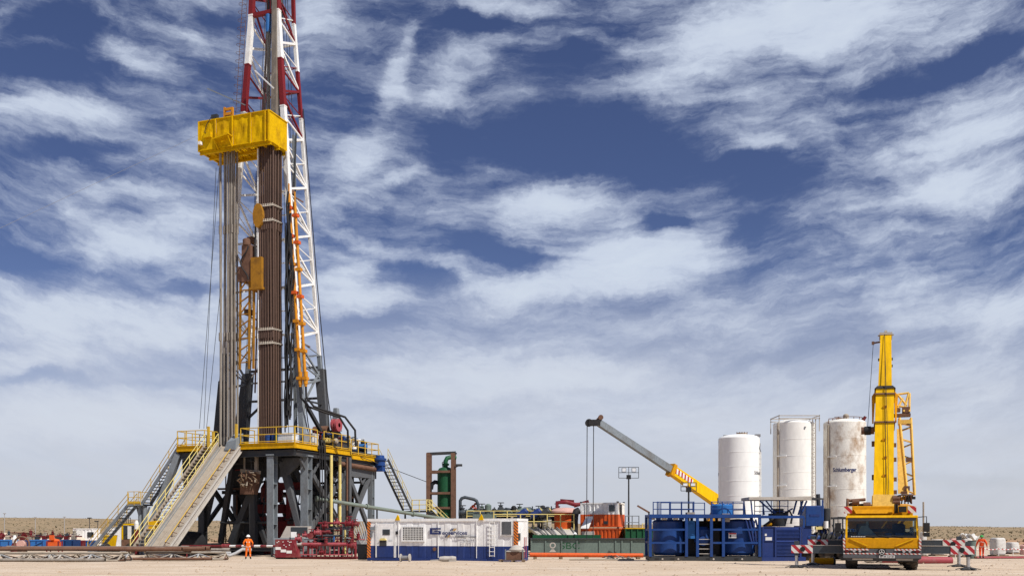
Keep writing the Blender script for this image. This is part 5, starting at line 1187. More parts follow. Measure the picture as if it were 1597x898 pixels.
# lamp masts
for i, (px, yt, yb, w_, dd, lab) in enumerate(((980.5, 728, 745, 31, 92, 'tall floodlight mast with square lamp frame beside the orange containers'), (1074, 752, 765, 24, 80, 'shorter floodlight mast rising behind the blue tank unit'))):
    c = Vector((ax(px, dd), dd, G(12, dd))); w = w_ / FPX * dd; z1 = az(yt, dd) - c.z; z2 = az(yb, dd) - c.z
    o = thing('floodlight_mast', lab, 'lamp mast', c)
    MB('darksteel').tube((0, 0, 0), (0, 0, z2), .09, n=8, r2=.07).build('pole', o)
    f = MB('darksteel')
    for z in (z1, z2, (z1 + z2) / 2): f.beam((-w / 2, 0, z), (w / 2, 0, z), .05, .05)
    for x in (-w / 2, 0, w / 2): f.beam((x, 0, z2), (x, 0, z1), .05, .05)
    f.build('lamp_frame', o)
    for x in (-w * .25, w * .25):
        l = MB('darksteel').box((x - .2, -.2, z2 + (z1 - z2) * .55), (x + .2, .0, z2 + (z1 - z2) * .92)).build('lamp', o)
        MB('lampglass').box((x - .17, -.215, z2 + (z1 - z2) * .58), (x + .17, -.201, z2 + (z1 - z2) * .89)).build('lens', l)
    MB('black').box((-.2, -.15, z2 - .1), (.2, .15, z2 + .3)).build('junction_box', o)
    MB('concrete').box((-.4, -.4, -.02), (.4, .4, .12)).build('foot', o)
o = thing('leaning_arm', 'thin dark arm sticking up at a slant left of the blue tank unit', 'arm', (ax(1012, 78), 78, G(11, 78)))
MB('darksteel').beam((0, 0, 0), (0, 0, az(798, 78) - G(11, 78)), .12, .12).build('post', o)
MB('rust').beam((.05, 0, az(799, 78) - G(11, 78)), (ax(994, 78) - ax(1012, 78), 0, az(788, 78) - G(11, 78)), .12, .14).build('arm', o)
# ------------------------------------------------------------------ boom crane behind the silos
d = 90
b0, b1 = at(1122, 784, d), at(1046, 732, 86.5); b2 = at(934, 659, 82)
cr2 = thing('boom_crane', 'crane with long grey telescopic boom and yellow striped base reaching left over the site', 'crane', (b0.x + 2, d, G(b0.x, d)))
o_ = Vector(cr2.location)
MB('boomyellow').beam(b0 - o_, b1 - o_, .7, 1.05, None, (0, 0, 1), .66, .86).build('boom_base', cr2)
dv = (b2 - b1).normalized()
bm_ = MB('steel').beam(b1 - o_ - dv * .4, b2 - o_, .46, .62, None, (0, 0, 1), .42, .54).build('boom_section', cr2)
dd_ = (b1 - b0).normalized(); nrm = Vector((-.52, -.8, -.6))
L_ = (b1 - b0).length
side = dd_.cross(Vector((0, 0, 1))).normalized()
if side.y > 0: side = -side
upv = side.cross(dd_).normalized()
if upv.z < 0: upv = -upv
for i in range(6):
    p = b1 - o_ - dd_ * (.35 + .42 * i) + side * .355
    MB('warnred' if i % 1 == 0 else 'warnwhite').hexa([p + side * s + upv * u + dd_ * t for s, u, t in ((-.02, -.16, -.12), (.02, -.16, -.12), (.02, -.16, .05), (-.02, -.16, .05), (-.02, .26, .02), (.02, .26, .02), (.02, .26, .18), (-.02, .26, .18))]).build('warning_bar', cr2)
p = b1 - o_ - dd_ * 1.4 + side * .34
MB('warnwhite').hexa([p + side * s + upv * u + dd_ * t for s, u, t in ((-.01, -.17, -1.35), (.01, -.17, -1.35), (.01, -.17, 1.1), (-.01, -.17, 1.1), (-.01, .27, -1.2), (.01, .27, -1.2), (.01, .27, 1.25), (-.01, .27, 1.25))]).build('warning_plate', cr2)
MB('cranedeep').beam(b1 - o_ + dd_ * .1, b1 - o_ - dd_ * .3, .8, 1.1).build('collar', cr2)
MB('black').lathe([(0, -.5), (.35, -.5), (.35, .5), (0, .5)], b0 - o_ + dd_ * .3, axis='Y', n=16).build('pivot', cr2)
MB('black').box(b2 - o_ + Vector((-.9, -.3, -.25)), b2 - o_ + Vector((.1, .3, .25))).lathe([(0, -.22), (.32, -.22), (.32, .22), (0, .22)], b2 - o_ + Vector((-.85, 0, 0)), axis='Y', n=16).build('boom_head', cr2)
MB('rust').lathe([(0, -.2), (.22, -.2), (.22, .2), (0, .2)], b2 - o_ + Vector((.15, 0, .45)), axis='Y', n=14).beam(b2 - o_ + Vector((-.3, 0, .1)), b2 - o_ + Vector((.2, 0, .6)), .2, .2).build('sheave', cr2)
for dx in (-1.0, -.45):
    MB('darksteel').tube(b2 - o_ + Vector((dx, 0, -.1)), Vector((b2.x - o_.x + dx - .05, b2.y - o_.y, .4)), .035, n=6).build('hoist_rope', cr2)
MB('cranedeep').hexa([b0 - o_ + Vector(q) for q in ((-1.6, -.6, -2.4), (1.8, -.6, -2.4), (1.8, .6, -2.4), (-1.6, .6, -2.4), (-.4, -.6, -.3), (1.2, -.6, .2), (1.2, .6, .2), (-.4, .6, -.3))]).build('turret', cr2)
cz = -o_.z
MB('outrigger').box((-6, -1.2, .9), (5, 1.2, 1.5)).build('carrier', cr2)
for x in (-5, -3.4, 2.0, 3.6):
    for y in (-1.0, 1.0): MB('tyre').lathe([(0, -.2), (.35, -.2), (.6, -.15), (.6, .15), (.35, .2), (0, .2)], (x, y, .6), axis='Y', n=18).build('wheel', cr2)
MB('boomyellow').box((-7.2, -1.2, .7), (-5.9, 1.2, 2.4)).build('cab', cr2)

# ------------------------------------------------------------------ silos
def silo(px0, px1, ytop, d, m, lab, dome=.35):
    r = (px1 - px0) / 2 / FPX * d; x = ax((px0 + px1) / 2, d); g = G(x, d); zt = az(ytop, d) - g
    o = thing('cement_silo', lab, 'silo', (x, d, g), 0, 'cement silos')
    mb = MB(m); n = 48
    mb.lathe([(r * .55, .25), (r, 1.5), (r, zt)], n=n); k = 7
    for z in [1.5 + (zt - 1.5) * i / k for i in range(1, k)]: mb.lathe([(r + .001, z - .02), (r + .012, z - .012), (r + .012, z + .012), (r + .001, z + .02)], n=n)
    mb.build('shell', o); MB(m).dome(r, dome, (0, 0, zt), n=n).build('dome', o)
    mb = MB('midsteel')
    for a in range(4): q = Vector((r * .8 * math.cos(a * 1.571 + .78), r * .8 * math.sin(a * 1.571 + .78), 0)); MB('midsteel').beam(q, q + Vector((0, 0, 1.6)), .2, .2).build('leg', o)
    MB('concrete').box((-r, -r, -.05), (r, r, .04)).build('plinth', o)
    return o, r, zt
sa, ra, za = silo(1121, 1184, 684, 76, 'siloclean', 'clean white silo, shortest of the three, left beside the yellow boom base')
MB('tan').lathe([(0, 0), (.4, 0), (.4, .14), (0, .14)], (.2, 0, za + .33), n=16).build('hatch', sa)
for i in range(5): MB('rust').box((-.3 + .2 * i, -.5, za + .25), (-.25 + .2 * i, -.45, za + .5)).build('hatch_clamp', sa)
MB('lettergrey').box((-1.25, -.3, za + .1), (-.9, 0, za + .28)).build('fitting', sa)
MB('lettergrey').box((1.1, -.8, za + .1), (1.5, -.5, za + .3)).build('fitting', sa)
mb = MB('warnwhite'); ladder(mb, (ra * .96, -ra * .42, 1.2), (ra * .96, -ra * .42, za - 1.1), .4, (.4, .9, 0), step=.4, r=.03)
mb.build('ladder', sa)
MB('lettergrey').path([(ra * .96, -ra * .45, za - 1.1), (ra * .9, -ra * .5, za - .8), (ra * .97, -ra * .3, za - .4)], .04, n=6).build('grab_rail', sa)
lettering(sa, 'Schlumberger', .40, 'lettergrey', None, bend=(R(62), ra + .008, za - 2.75), xs=.72, bold=.008)
lettering(sa, 'Schlumberger', .40, 'lettergrey', None, bend=(R(-118), ra + .008, za - 2.75), xs=.72, bold=.008)
sb, rb, zb = silo(1206.5, 1269.5, 661, 76, 'silo', 'white silo with square top frame and tall side ladder, middle of three')
f = MB('concrete')
for x in (-rb * .98, rb * .98):
    for y in (-rb * .9, rb * .6): f.beam((x, y, zb - .7), (x, y, zb + .55), .06, .06)
    f.beam((x, -rb * .9, zb + .5), (x, rb * .6, zb + .5), .06, .06)
for y in (-rb * .9, rb * .6):
    for z in (.5, .28): f.beam((-rb, y, zb + z), (rb, y, zb + z), .06, .07)
f.build('top_frame', sb)
mb = MB('concrete'); ladder(mb, (rb * .78, -rb * .72, .8), (rb * .78, -rb * .72, zb + .3), .42, (.75, .65, 0), step=.36, r=.04); mb.build('ladder', sb)
mb = MB('tan'); mb.tube((-rb * .93, -rb * .5, 1), (-rb * .93, -rb * .5, zb - .2), .08, n=8); mb.path([(-rb * .93, -rb * .5, zb - .3), (-rb * .9, -rb * .45, zb), (-rb * .5, -rb * .2, zb + .25)], .08, n=8); mb.build('fill_pipe', sb)
for z in (zb - 2.6, zb - 4.9): MB('white').beam((-rb * .99, -rb * .55, z), (-rb * .6, -rb * .82, z), .1, .08).build('pipe_bracket', sb)
MB('lettergrey').prism([(rb * .15, 0), (rb * .25, 0), (rb * .32, .25), (rb * .22, .25)], -rb * .98 - .0, -rb * .9).build('vent', sb).location.z = zb - .6
sc, rc, zc = silo(1285.5, 1349, 660, 76, 'silorust', 'rust-stained white silo with company lettering, nearest to the yellow crane')
lettering(sc, 'Schlumberger', .44, 'letterblue', None, bend=(R(-19), rc + .008, az(734, 76) - sc.location.z), xs=.74, bold=.01)
mb = MB('tan'); mb.tube((-rc * .95, -rc * .45, 1), (-rc * .95, -rc * .45, zc - .2), .09, n=8); mb.build('fill_pipe', sc)
for z in (zc - 2.7, zc - 5.0): MB('white').beam((-rc * 1.0, -rc * .5, z), (-rc * .66, -rc * .78, z), .1, .08).build('pipe_bracket', sc)
mb = MB('rust')
for k in range(3): mb.path([(-rc * .95 + k * .25, -rc * .4, zc - .1), (-rc * .9 + k * .3, -rc * .4, zc + .3), (-rc * .55 + k * .3, -rc * .3, zc + .35), (-rc * .3, 0, zc + .45)], .035, n=5)
for a in range(0, 150, 25): mb.tube((rc * .85 * math.cos(R(a)), -rc * .85 * math.sin(R(a)) * .8, zc + .1), (rc * .85 * math.cos(R(a)), -rc * .85 * math.sin(R(a)) * .8, zc + .42), .025, n=5)
mb.path([(rc * .85 * math.cos(R(a)), -rc * .85 * math.sin(R(a)) * .8, zc + .42) for a in range(0, 150, 10)], .025, n=5)
mb.build('top_rail', sc)
MB('tan').lathe([(0, 0), (.22, 0), (.22, .3), (.1, .4), (0, .4)], (0, -.3, zc + .32), n=12).build('hatch', sc)
MB('darkred').beam((rc * .8, -.3, zc + .1), (rc * .95, -.3, zc + .5), .2, .2).build('fitting', sc)

# ------------------------------------------------------------------ blue mixing unit
d = 59.5
bu = thing('mixing_unit', 'deep blue tank unit with two round tanks inside a railed frame on skid', 'tank unit', (ax(1016, d), d, G(10, d)), R(-2))
def bx(px): return (px - 1016) / FPX * d
def bz(py): return (872.5 - py) / FPX * d
DU = 2.4
MB('darksteel').box((bx(1013), -.1, 0), (bx(1186), DU, bz(866))).build('skid', bu)
for px in (1024, 1048.5, 1103, 1147): MB('black').box((bx(px) - .12, -.112, .05), (bx(px) + .12, -.1, .17)).lathe([(0, -.12), (.06, -.12), (.06, -.1), (0, -.1)], (bx(px) + .35, 0, .11), 'concrete', 8, 'Y').build('fork_pocket', bu)
for px in (1014, 1070, 1087, 1108.5, 1127, 1183):
    for y in (-.05, DU - .1): MB('blue').beam((bx(px), y, bz(866)), (bx(px), y, bz(804)), .17, .17).build('frame_post', bu)
for y in (-.05, DU - .1):
    MB('blue').beam((bx(1012), y, bz(803)), (bx(1185), y, bz(803)), .2, .22).build('frame_rail', bu)
    for py in (824, 844.5):
        for a, b in ((1015, 1069), (1109.5, 1126), (1128, 1182)): MB('blue').beam((bx(a), y - .02, bz(py)), (bx(b), y - .02, bz(py)), .08, .12).build('frame_rail', bu)
for px in (1014, 1183):
    for py in (803, 824, 844): MB('blue').beam((bx(px), .05, bz(py)), (bx(px), DU - .2, bz(py)), .12, .14).build('frame_rail', bu)
MB('blue').box((bx(1014), .08, bz(802.5)), (bx(1185), DU - .2, bz(801))).build('deck', bu)
for px, r in ((1045.5, .97), (1156, 1.03)):
    MB('blue').lathe([(0, .32), (r * .8, .32), (r, .5), (r, bz(812)), (r * .96, bz(810)), (r * .8, bz(808.5)), (0, bz(807))], (bx(px), 1.15, 0), n=36).build('tank', bu)
    MB('navy').lathe([(r + .012, bz(813)), (r + .025, bz(812)), (r + .012, bz(811))], (bx(px), 1.15, 0), n=36).build('tank_band', bu)
MB('midblue').box((bx(1071), .4, bz(838)), (bx(1085), 1.5, bz(810))).box((bx(1073), .36, bz(832)), (bx(1083), .4, bz(815))).build('pump_box', bu)
mb = MB('blue'); mb.lathe([(0, -.5), (.45, -.5), (.5, -.3), (.5, .3), (.35, .5), (0, .5)], (bx(1097), .8, bz(832)), n=16).lathe([(0, -.3), (.3, -.3), (.3, .3), (0, .3)], (bx(1097), .4, bz(842)), axis='Y', n=12); mb.build('mixer_pump', bu)
MB('black').box((bx(1071), 1.0, bz(866)), (bx(1126), 1.7, bz(822))).box((bx(1060), 1.75, bz(866)), (bx(1142), 2.1, bz(810))).build('engine_block', bu)
mb = MB('concrete')
for i in range(4): mb.box((bx(1088), -.06, bz(862 - i * 7.5)), (bx(1107), .06, bz(861 - i * 7.5)))
mb.build('ladder_rung', bu)
MB('tan').box((bx(1072), .2, bz(806)), (bx(1084), .9, bz(797))).box((bx(1126), .1, bz(812)), (bx(1138), .6, bz(799))).build('control_box', bu)
MB('midblue').lathe([(0, bz(802)), (.7, bz(802)), (.7, bz(786)), (.62, bz(784.6)), (0, bz(783.6))], (bx(1130), 1.1, 0), n=28).build('top_tank', bu)
for k in range(8): MB('midblue').box((bx(1130) + .6 * math.cos(k * .785) - .04, 1.1 + .6 * math.sin(k * .785) - .04, bz(784.5)), (bx(1130) + .6 * math.cos(k * .785) + .04, 1.1 + .6 * math.sin(k * .785) + .04, bz(783))).build('tank_bolt', bu)
ztop = bz(801)
for a, b, y, h in ((1019, 1028, .1, .78), (1026, 1083, .3, .8), (1031, 1046, .15, .75), (1047, 1102, .9, .75), (1110, 1160, .2, .8), (1130, 1168, 1.9, .75)):
    railing(bu, [(bx(a), y, ztop), (bx(b), y, ztop)], h, (1.0, .45), .028, .75, 'blue')
for k in range(6): valve(bu, (bx(1018 + k * 9), .1, bz(806.5)), .07, 'navy' if k % 2 else 'concrete', 'X', 'midblue')
for k in range(4): MB('navy').path([(bx(1162 + 5 * k), -.0, bz(808)), (bx(1166 + 5 * k), -.05, bz(826)), (bx(1172 + 3 * k), .0, bz(848))], .06, n=6).build('hose', bu)
pl_ = MB('warnwhite').box((bx(1136), .1, bz(837)), (bx(1148), .12, bz(829))).build('sign', bu)
MB('warnred').box((bx(1136) + .02, .09, bz(831.2)), (bx(1148) - .02, .1, bz(829.2))).build('sign_band', pl_)
MB('darksteel').box((bx(1137.5), .09, bz(836)), (bx(1140), .1, bz(832))).build('sign_mark', pl_)
MB('blue').beam((bx(1142), .11, bz(833)), (bx(1142), .2, bz(833)), .04, .04).build('sign_bracket', pl_)
# engine enclosure with canopy on a trailer
en = thing('engine_enclosure', 'blue louvred engine enclosure with pale canopy above, right of the blue tanks', 'engine unit', (ax(1190, d), d + .05, G(15, d)), R(-2))
def ex(px): return (px - 1190) / FPX * d
MB('navy').box((ex(1188), -.1, 0), (ex(1256), 2.4, bz(866))).build('skid', en)
MB('navy').box((ex(1189.5), 0, bz(866)), (ex(1249), 2.2, bz(819))).build('housing', en)
g = MB('navy')
for i in range(20):
    z = bz(864 - i * 2.15)
    if 11 <= i <= 12: continue
    g.hexa([(ex(1211), -.07, z), (ex(1246), -.07, z), (ex(1246), -.002, z + .05), (ex(1211), -.002, z + .05), (ex(1211), -.07, z + .02), (ex(1246), -.07, z + .02), (ex(1246), -.002, z + .07), (ex(1211), -.002, z + .07)])
g.build('louvres', en)
for px in (1190, 1209.5, 1248): MB('navy').box((ex(px) - .05, -.08, bz(866)), (ex(px) + .05, 0, bz(819))).build('door_edge', en)
for py in (841, 819.5): MB('navy').box((ex(1190), -.05, bz(py)), (ex(1210), 0, bz(py) + .04)).build('door_edge', en)
MB('warnwhite').box((ex(1194), -.02, bz(840)), (ex(1204), -.003, bz(835))).build('notice', en); MB('warnwhite').box((ex(1193), -.02, bz(833)), (ex(1196), -.003, bz(829.5))).build('notice', en)
MB('concrete').box((ex(1168), -.2, bz(777)), (ex(1264), 2.3, bz(772.5))).hexa([(ex(1244), -.18, bz(772.4)), (ex(1264), -.18, bz(772.4)), (ex(1264), 2.2, bz(772.4)), (ex(1244), 2.2, bz(772.4)), (ex(1248), -.1, bz(771)), (ex(1264), -.1, bz(771)), (ex(1264), 2.1, bz(771)), (ex(1248), 2.1, bz(771))]).build('canopy', en)
for px, y in ((1174, .0), (1174, 2.1), (1283, .1), (1262, 2.0)):
    MB('blue').beam((ex(px), y, bz(803)), (ex(px) - (.1 if px < 1200 else -.0), y, bz(777)), .08, .08).build('canopy_post', en)
MB('darksteel').beam((ex(1264), 0, bz(774.5)), (ex(1284), .1, bz(775.5)), .1, .1).beam((ex(1264), 1.6, bz(774.5)), (ex(1284), 1.6, bz(775.5)), .1, .1).build('canopy_arm', en)
MB('blue').beam((ex(1187), -.05, bz(803.5)), (ex(1253), -.05, bz(803.5)), .14, .16).beam((ex(1253), -.05, bz(803.5)), (ex(1253), -.05, bz(820)), .1, .1).build('handrail', en)
for a, b in (((1188, 778), (1213, 800)), ((1213, 798), (1197, 776)), ((1222, 800), (1240, 790)), ((1240, 798), (1246, 778)), ((1248, 800), (1256, 778)), ((1252, 800), (1262, 778)), ((1195, 800), (1193, 780))):
    MB('blue').beam((ex(a[0]), .5, bz(a[1])), (ex(b[0]), .6, bz(b[1])), .07, .09).build('strut', en)
railing(en, [(ex(1180), .5, bz(803)), (ex(1232), .5, bz(803))], 1.0, (1.0, .66, .33), .025, .5, 'blue')
MB('darksteel').lathe([(0, 0), (.45, 0), (.6, .6), (.6, .8), (0, .8)], (ex(1219), .9, bz(818)), n=18).lathe([(0, .8), (.35, .8), (.35, 1.1), (0, 1.1)], (ex(1219), .9, bz(818)), n=14).build('hopper', en)
MB('black').path([(ex(1192), .2, bz(818)), (ex(1200), .15, bz(812)), (ex(1210), .3, bz(804)), (ex(1226), .4, bz(799)), (ex(1234), .4, bz(794)), (ex(1238), .4, bz(802)), (ex(1236), .4, bz(814))], .07, n=8).build('hose', en)
MB('cranedeep').hexa([(ex(1196), .3, bz(818.5)), (ex(1206), .3, bz(818.5)), (ex(1206), .6, bz(818.5)), (ex(1196), .6, bz(818.5)), (ex(1201), .3, bz(811)), (ex(1206), .3, bz(813)), (ex(1206), .6, bz(813)), (ex(1201), .6, bz(811))]).build('cone', en)
tr = thing('pump_trailer', 'dark blue pump truck body with square blue box standing before the rusty silo', 'pump truck', (ax(1258, 62), 62, G(19, 62)), R(-3))
def tx(px): return (px - 1258) / FPX * 62
def tz(py): return az(py, 62) - G(19, 62)
MB('navy').box((tx(1251), 0, tz(862)), (tx(1266), 2.2, tz(819))).build('body', tr)
MB('blue').box((tx(1256), -.1, tz(820)), (tx(1284), 1.6, tz(788))).build('box', tr, .04)
MB('navy').box((tx(1262), -.12, tz(805)), (tx(1277), -.1, tz(801.5))).build('slot', tr)
MB('darksteel').lathe([(0, 0), (.25, 0), (.25, tz(793) - tz(822)), (.2, tz(792) - tz(822)), (0, tz(792) - tz(822))], (tx(1291), .4, tz(822)), n=14).build('exhaust', tr)
MB('darksteel').tube((tx(1284), 1.2, tz(788)), (tx(1283), 1.2, tz(769)), .14, n=10).build('stack', tr)
MB('warnwhite').lathe([(0, 0), (.15, 0), (.15, .45), (0, .45)], (tx(1287), -.1, tz(823)), n=12).build('filter', tr)
MB('outrigger').box((tx(1250), .1, tz(862)), (tx(1345), 2.1, tz(846))).build('chassis', tr)
for k in range(9):
    x = tx(1270 + 8 * k)
    MB(('blue', 'darksteel', 'navy', 'black')[k % 4]).lathe([(0, -.4), (.25, -.4), (.3, -.2), (.3, .3), (.2, .4), (0, .4)], (x, .2 + .2 * (k % 3), tz(839 - 3 * (k % 3))), axis='XYZ'[k % 3], n=12).build('pump', tr)
    MB('black' if k % 2 else 'darksteel').path([(x, -.1, tz(846)), (x + .1, -.2, tz(836)), (x + .3, 0, tz(828)), (x + .25, .3, tz(818 + 3 * (k % 3)))], .06, n=6).build('hose', tr)
for a, b, c_ in ((1296, 1326, 807.5), (1300, 1326, 826), (1285, 1326, 846)): MB('darksteel').beam((tx(a), .1, tz(c_)), (tx(b), .1, tz(c_)), .12, .14).build('rail', tr)
for px in (1300, 1314, 1324): MB('darksteel').beam((tx(px), .1, tz(846)), (tx(px), .1, tz(808)), .08, .08).build('rail', tr)
MB('cream').box((tx(1271), -.2, tz(825)), (tx(1281), .1, tz(821))).build('tray', tr)
for k, px in enumerate((1262, 1290, 1318)):
    MB('tyre').lathe([(0, -.2), (.3, -.2), (.5, -.15), (.5, .15), (.3, .2), (0, .2)], (tx(px), .4, .5), axis='Y', n=18).build('wheel', tr)
    MB('tyre').lathe([(0, -.2), (.3, -.2), (.5, -.15), (.5, .15), (.3, .2), (0, .2)], (tx(px), 1.9, .5), axis='Y', n=18).build('wheel', tr)

# ------------------------------------------------------------------ mobile crane truck (local: x right as seen, y to the rear)
CT = Vector((ax(1375, 40), 40.0, 0)); CT.z = G(CT.x, 40) + .0
RC = R(-19.5)
tc = thing('mobile_crane', 'yellow mobile crane truck facing the viewer with raised boom and spread outriggers', 'crane truck', CT, RC)
def cx(px): return (px - 1375) / FPX * 40
def cz_(py): return az(py, 40) - CT.z
HWb = 1.5
# wheels: front pair, more behind
for yk in (.75, 2.5, 6.3, 8.0):
    for s in (-1, 1):
        w = MB('tyre').lathe([(.36, -.25), (.56, -.24), (.64, -.15), (.66, 0), (.64, .15), (.56, .24), (.36, .25)], (s * 1.18, yk, .66), axis='X', n=30).build('wheel', tc)
        tr_ = MB('tyre')
        for k in range(22):
            a = 2 * math.pi * k / 22
            for q in (-1, 1): tr_.beam((s * 1.18 + q * .03, yk + .655 * math.cos(a), .66 + .655 * math.sin(a)), (s * 1.18 + q * .21, yk + .65 * math.cos(a + .08), .66 + .65 * math.sin(a + .08)), .07, .035, None, (0, math.cos(a), math.sin(a)))
        tr_.build('tread', w)
        MB('darksteel').lathe([(0, -.1), (.34, -.12), (.37, -.22), (.37, .22), (.34, .12), (.12, .14), (0, .14)], (s * 1.18, yk, .66), axis='X', n=20).build('rim', w)
    MB('darksteel').tube((-1.1, yk, .66), (1.1, yk, .66), .13).build('axle', tc)
MB('outrigger').box((-.55, 1.9, .75), (.55, 10.2, 1.25)).box((-1.4, 2.1, 1.25), (1.4, 10.0, 1.45)).build('chassis', tc)
# cab: lower panel with slanting hood lines, windscreen, roof
zb0, zb1, zs, zr = cz_(870), cz_(855), cz_(838), cz_(803)
MB('cranedeep').hexa([(-1.43, .0, zb1), (1.43, .0, zb1), (1.43, 2.0, zb1), (-1.43, 2.0, zb1), (-1.43, .02, zs), (1.43, .02, zs), (1.43, 2.0, zs), (-1.43, 2.0, zs)]).build('cab_front', tc, .03)
for s in (-1, 1): MB('craneyellow').beam((s * 1.25, -.01, zs - .03), (s * .55, -.03, zb1 + .12), .05, .03, None, (0, 1, 0)).build('crease', tc)
cb = MB('craneyellow')
for s in (-1, 1):
    cb.hexa([(s * 1.43, .03, zs), (s * 1.35, .03, zs), (s * 1.35, .16, zs), (s * 1.43, .16, zs), (s * 1.40, .22, zr - .1), (s * 1.33, .22, zr - .1), (s * 1.33, .34, zr - .1), (s * 1.40, .34, zr - .1)])
    cb.box((min(s * 1.43, s * 1.36), 1.86, zs), (max(s * 1.43, s * 1.36), 1.98, zr - .1)); cb.box((min(s * 1.43, s * 1.36), .95, zs), (max(s * 1.43, s * 1.36), 1.05, zr - .1))
cb.box((-1.43, 1.9, zs), (1.43, 1.98, zs + .25)); cb.build('cab_frame', tc)
MB('craneyellow').hexa([(-1.42, .16, zr - .1), (1.42, .16, zr - .1), (1.42, 2.0, zr - .1), (-1.42, 2.0, zr - .1), (-1.40, .2, zr), (1.40, .2, zr), (1.40, 2.0, zr), (-1.40, 2.0, zr)]).build('cab_roof', tc, .02)
ws = MB('windscreen').hexa([(-1.35, .05, zs), (1.35, .05, zs), (1.35, .065, zs), (-1.35, .065, zs), (-1.33, .235, zr - .1), (1.33, .235, zr - .1), (1.33, .25, zr - .1), (-1.33, .25, zr - .1)]).build('windscreen', tc)
MB('black').hexa([(-1.34, .035, zs + .0), (1.34, .035, zs), (1.34, .048, zs), (-1.34, .048, zs), (-1.34, .05, zs + .1), (1.34, .05, zs + .1), (1.34, .064, zs + .1), (-1.34, .064, zs + .1)]).build('screen_band', ws)
MB('midsteel').hexa([(-1.32, .205, zr - .23), (1.32, .205, zr - .23), (1.32, .218, zr - .23), (-1.32, .218, zr - .23), (-1.32, .23, zr - .11), (1.32, .23, zr - .11), (1.32, .243, zr - .11), (-1.32, .243, zr - .11)]).build('sun_visor', ws)
for i in range(9): MB('warnwhite').box((-1.2 + .065 * i, .026, zs + .03), (-1.16 + .065 * i, .033, zs + .065)).build('screen_marking', ws)
for x in (-.25, .3, .85): MB('black').tube((x, .02, zs + .03), (x - .45, .05, zs + .09), .018, n=5).build('wiper', ws)
for s in (-1, 1): MB('windscreen').box((min(s * 1.37, s * 1.39), .3, zs + .05), (max(s * 1.37, s * 1.39), 1.85, zr - .15)).build('side_window', tc)
# cab interior
MB('black').box((-1.3, .25, zs - .1), (1.3, .6, zs + .1)).build('dashboard', tc)
for x in (-.72, .72):
    st = MB('outrigger').box((x - .26, 1.1, zs - .3), (x + .26, 1.5, zs + .0)).box((x - .26, 1.45, zs - .1), (x + .26, 1.6, zs + .55)).build('seat', tc)
    MB('concrete' if x < 0 else 'outrigger').box((x - .2, 1.38, zs + .05), (x + .2, 1.46, zs + .6)).build('cover', st)
MB('black').path([(-.72 + .22 * math.cos(t), .72 + .05 * math.sin(t), zs + .12 + .18 * math.sin(t)) for t in [2 * math.pi * i / 16 for i in range(16)]], .02, closed=True, n=6).build('steering_wheel', tc)
MB('white').hexa([(-.95, .55, zs + .1), (-.2, .5, zs + .1), (-.2, .6, zs + .1), (-.95, .65, zs + .1), (-.8, .7, zs + .5), (-.55, .7, zs + .5), (-.55, .76, zs + .5), (-.8, .76, zs + .5)]).box((-.6, .7, zs + .2), (-.5, .74, zs + .7)).build('hanging_cloth', tc)
for x0, x1, m in ((.15, .4, 'midblue'), (.55, .85, 'midblue'), (.88, 1.2, 'palegreen'), (1.1, 1.25, 'bag')): MB(m).box((x0, .3, zs + .1), (x1, .45, zs + (.2 if m != 'bag' else .45))).build('dash_clutter', tc)
# bumper with striped band and lamp clusters
MB('midsteel').box((-1.52, -.12, zb0), (1.52, .5, zb0 + .16)).box((-1.52, -.1, zb0 + .16), (1.52, .4, zb1 - .02)).build('bumper', tc, .02)
for a, b in ((-1.5, -.5), (.5, 1.5)): MB('stripefine').box((a, -.125, zb1 - .07), (b, -.101, zb1 - .005)).build('striped_strip', tc)
MB('stripefine').box((-1.5, -.125, zb0 + .17), (1.5, -.101, zb0 + .22)).build('striped_strip', tc)
for s in (-1, 1):
    MB('stripefine').box((min(s * 1.435, s * 1.52), -.02, zb1), (max(s * 1.435, s * 1.52), .1, zs - .02)).build('striped_strip', tc)
    h = MB('black').box((min(s * .62, s * 1.46), -.13, zb0 + .235), (max(s * .62, s * 1.46), -.102, zb1 - .08)).build('headlight', tc)
    for x in (.85, 1.08): MB('chrome').lathe([(0, -.02), (.055, -.02), (.055, 0), (0, 0)], (s * x, -.132, zb0 + .30), axis='Y', n=14).build('lens', h)
    MB('darkred').box((min(s * 1.3, s * 1.44), -.14, zb0 + .25), (max(s * 1.3, s * 1.44), -.13, zb0 + .35)).build('indicator', h)
MB('darksteel').hexa([(-1.3, -.06, zb0 - .12), (1.3, -.06, zb0 - .12), (1.3, .4, zb0 - .12), (-1.3, .4, zb0 - .12), (-1.5, -.1, zb0), (1.5, -.1, zb0), (1.5, .5, zb0), (-1.5, .5, zb0)]).build('valance', tc)
MB('tan').box((-1.15, -.1, zb0 - .07), (-.35, -.065, zb0 + .0)).box((.55, -.1, zb0 - .07), (1.2, -.065, zb0 + .0)).build('step', tc)
em = MB('black').prism([(-.14, zb1 - .0), (.14, zb1), (.16, zb1 - .12), (.09, zb1 - .25), (0, zb1 - .3), (-.09, zb1 - .25), (-.16, zb1 - .12)], -.16, -.12).build('badge', tc)
mb = MB('warnwhite')
for k in range(3): a = R(90 + 120 * k); mb.beam((0, -.165, zb1 - .13), (.085 * math.cos(a), -.165, zb1 - .13 + .085 * math.sin(a)), .02, .012, None, (0, 1, 0))
mb.path([(.1 * math.cos(t), -.165, zb1 - .13 + .1 * math.sin(t)) for t in [2 * math.pi * i / 18 for i in range(18)]], .009, closed=True, n=5)
mb.build('emblem', em)
np_ = MB('warnwhite').box((-.1, -.15, zb0 + .02), (.5, -.135, zb0 + .13)).build('number_plate', tc)
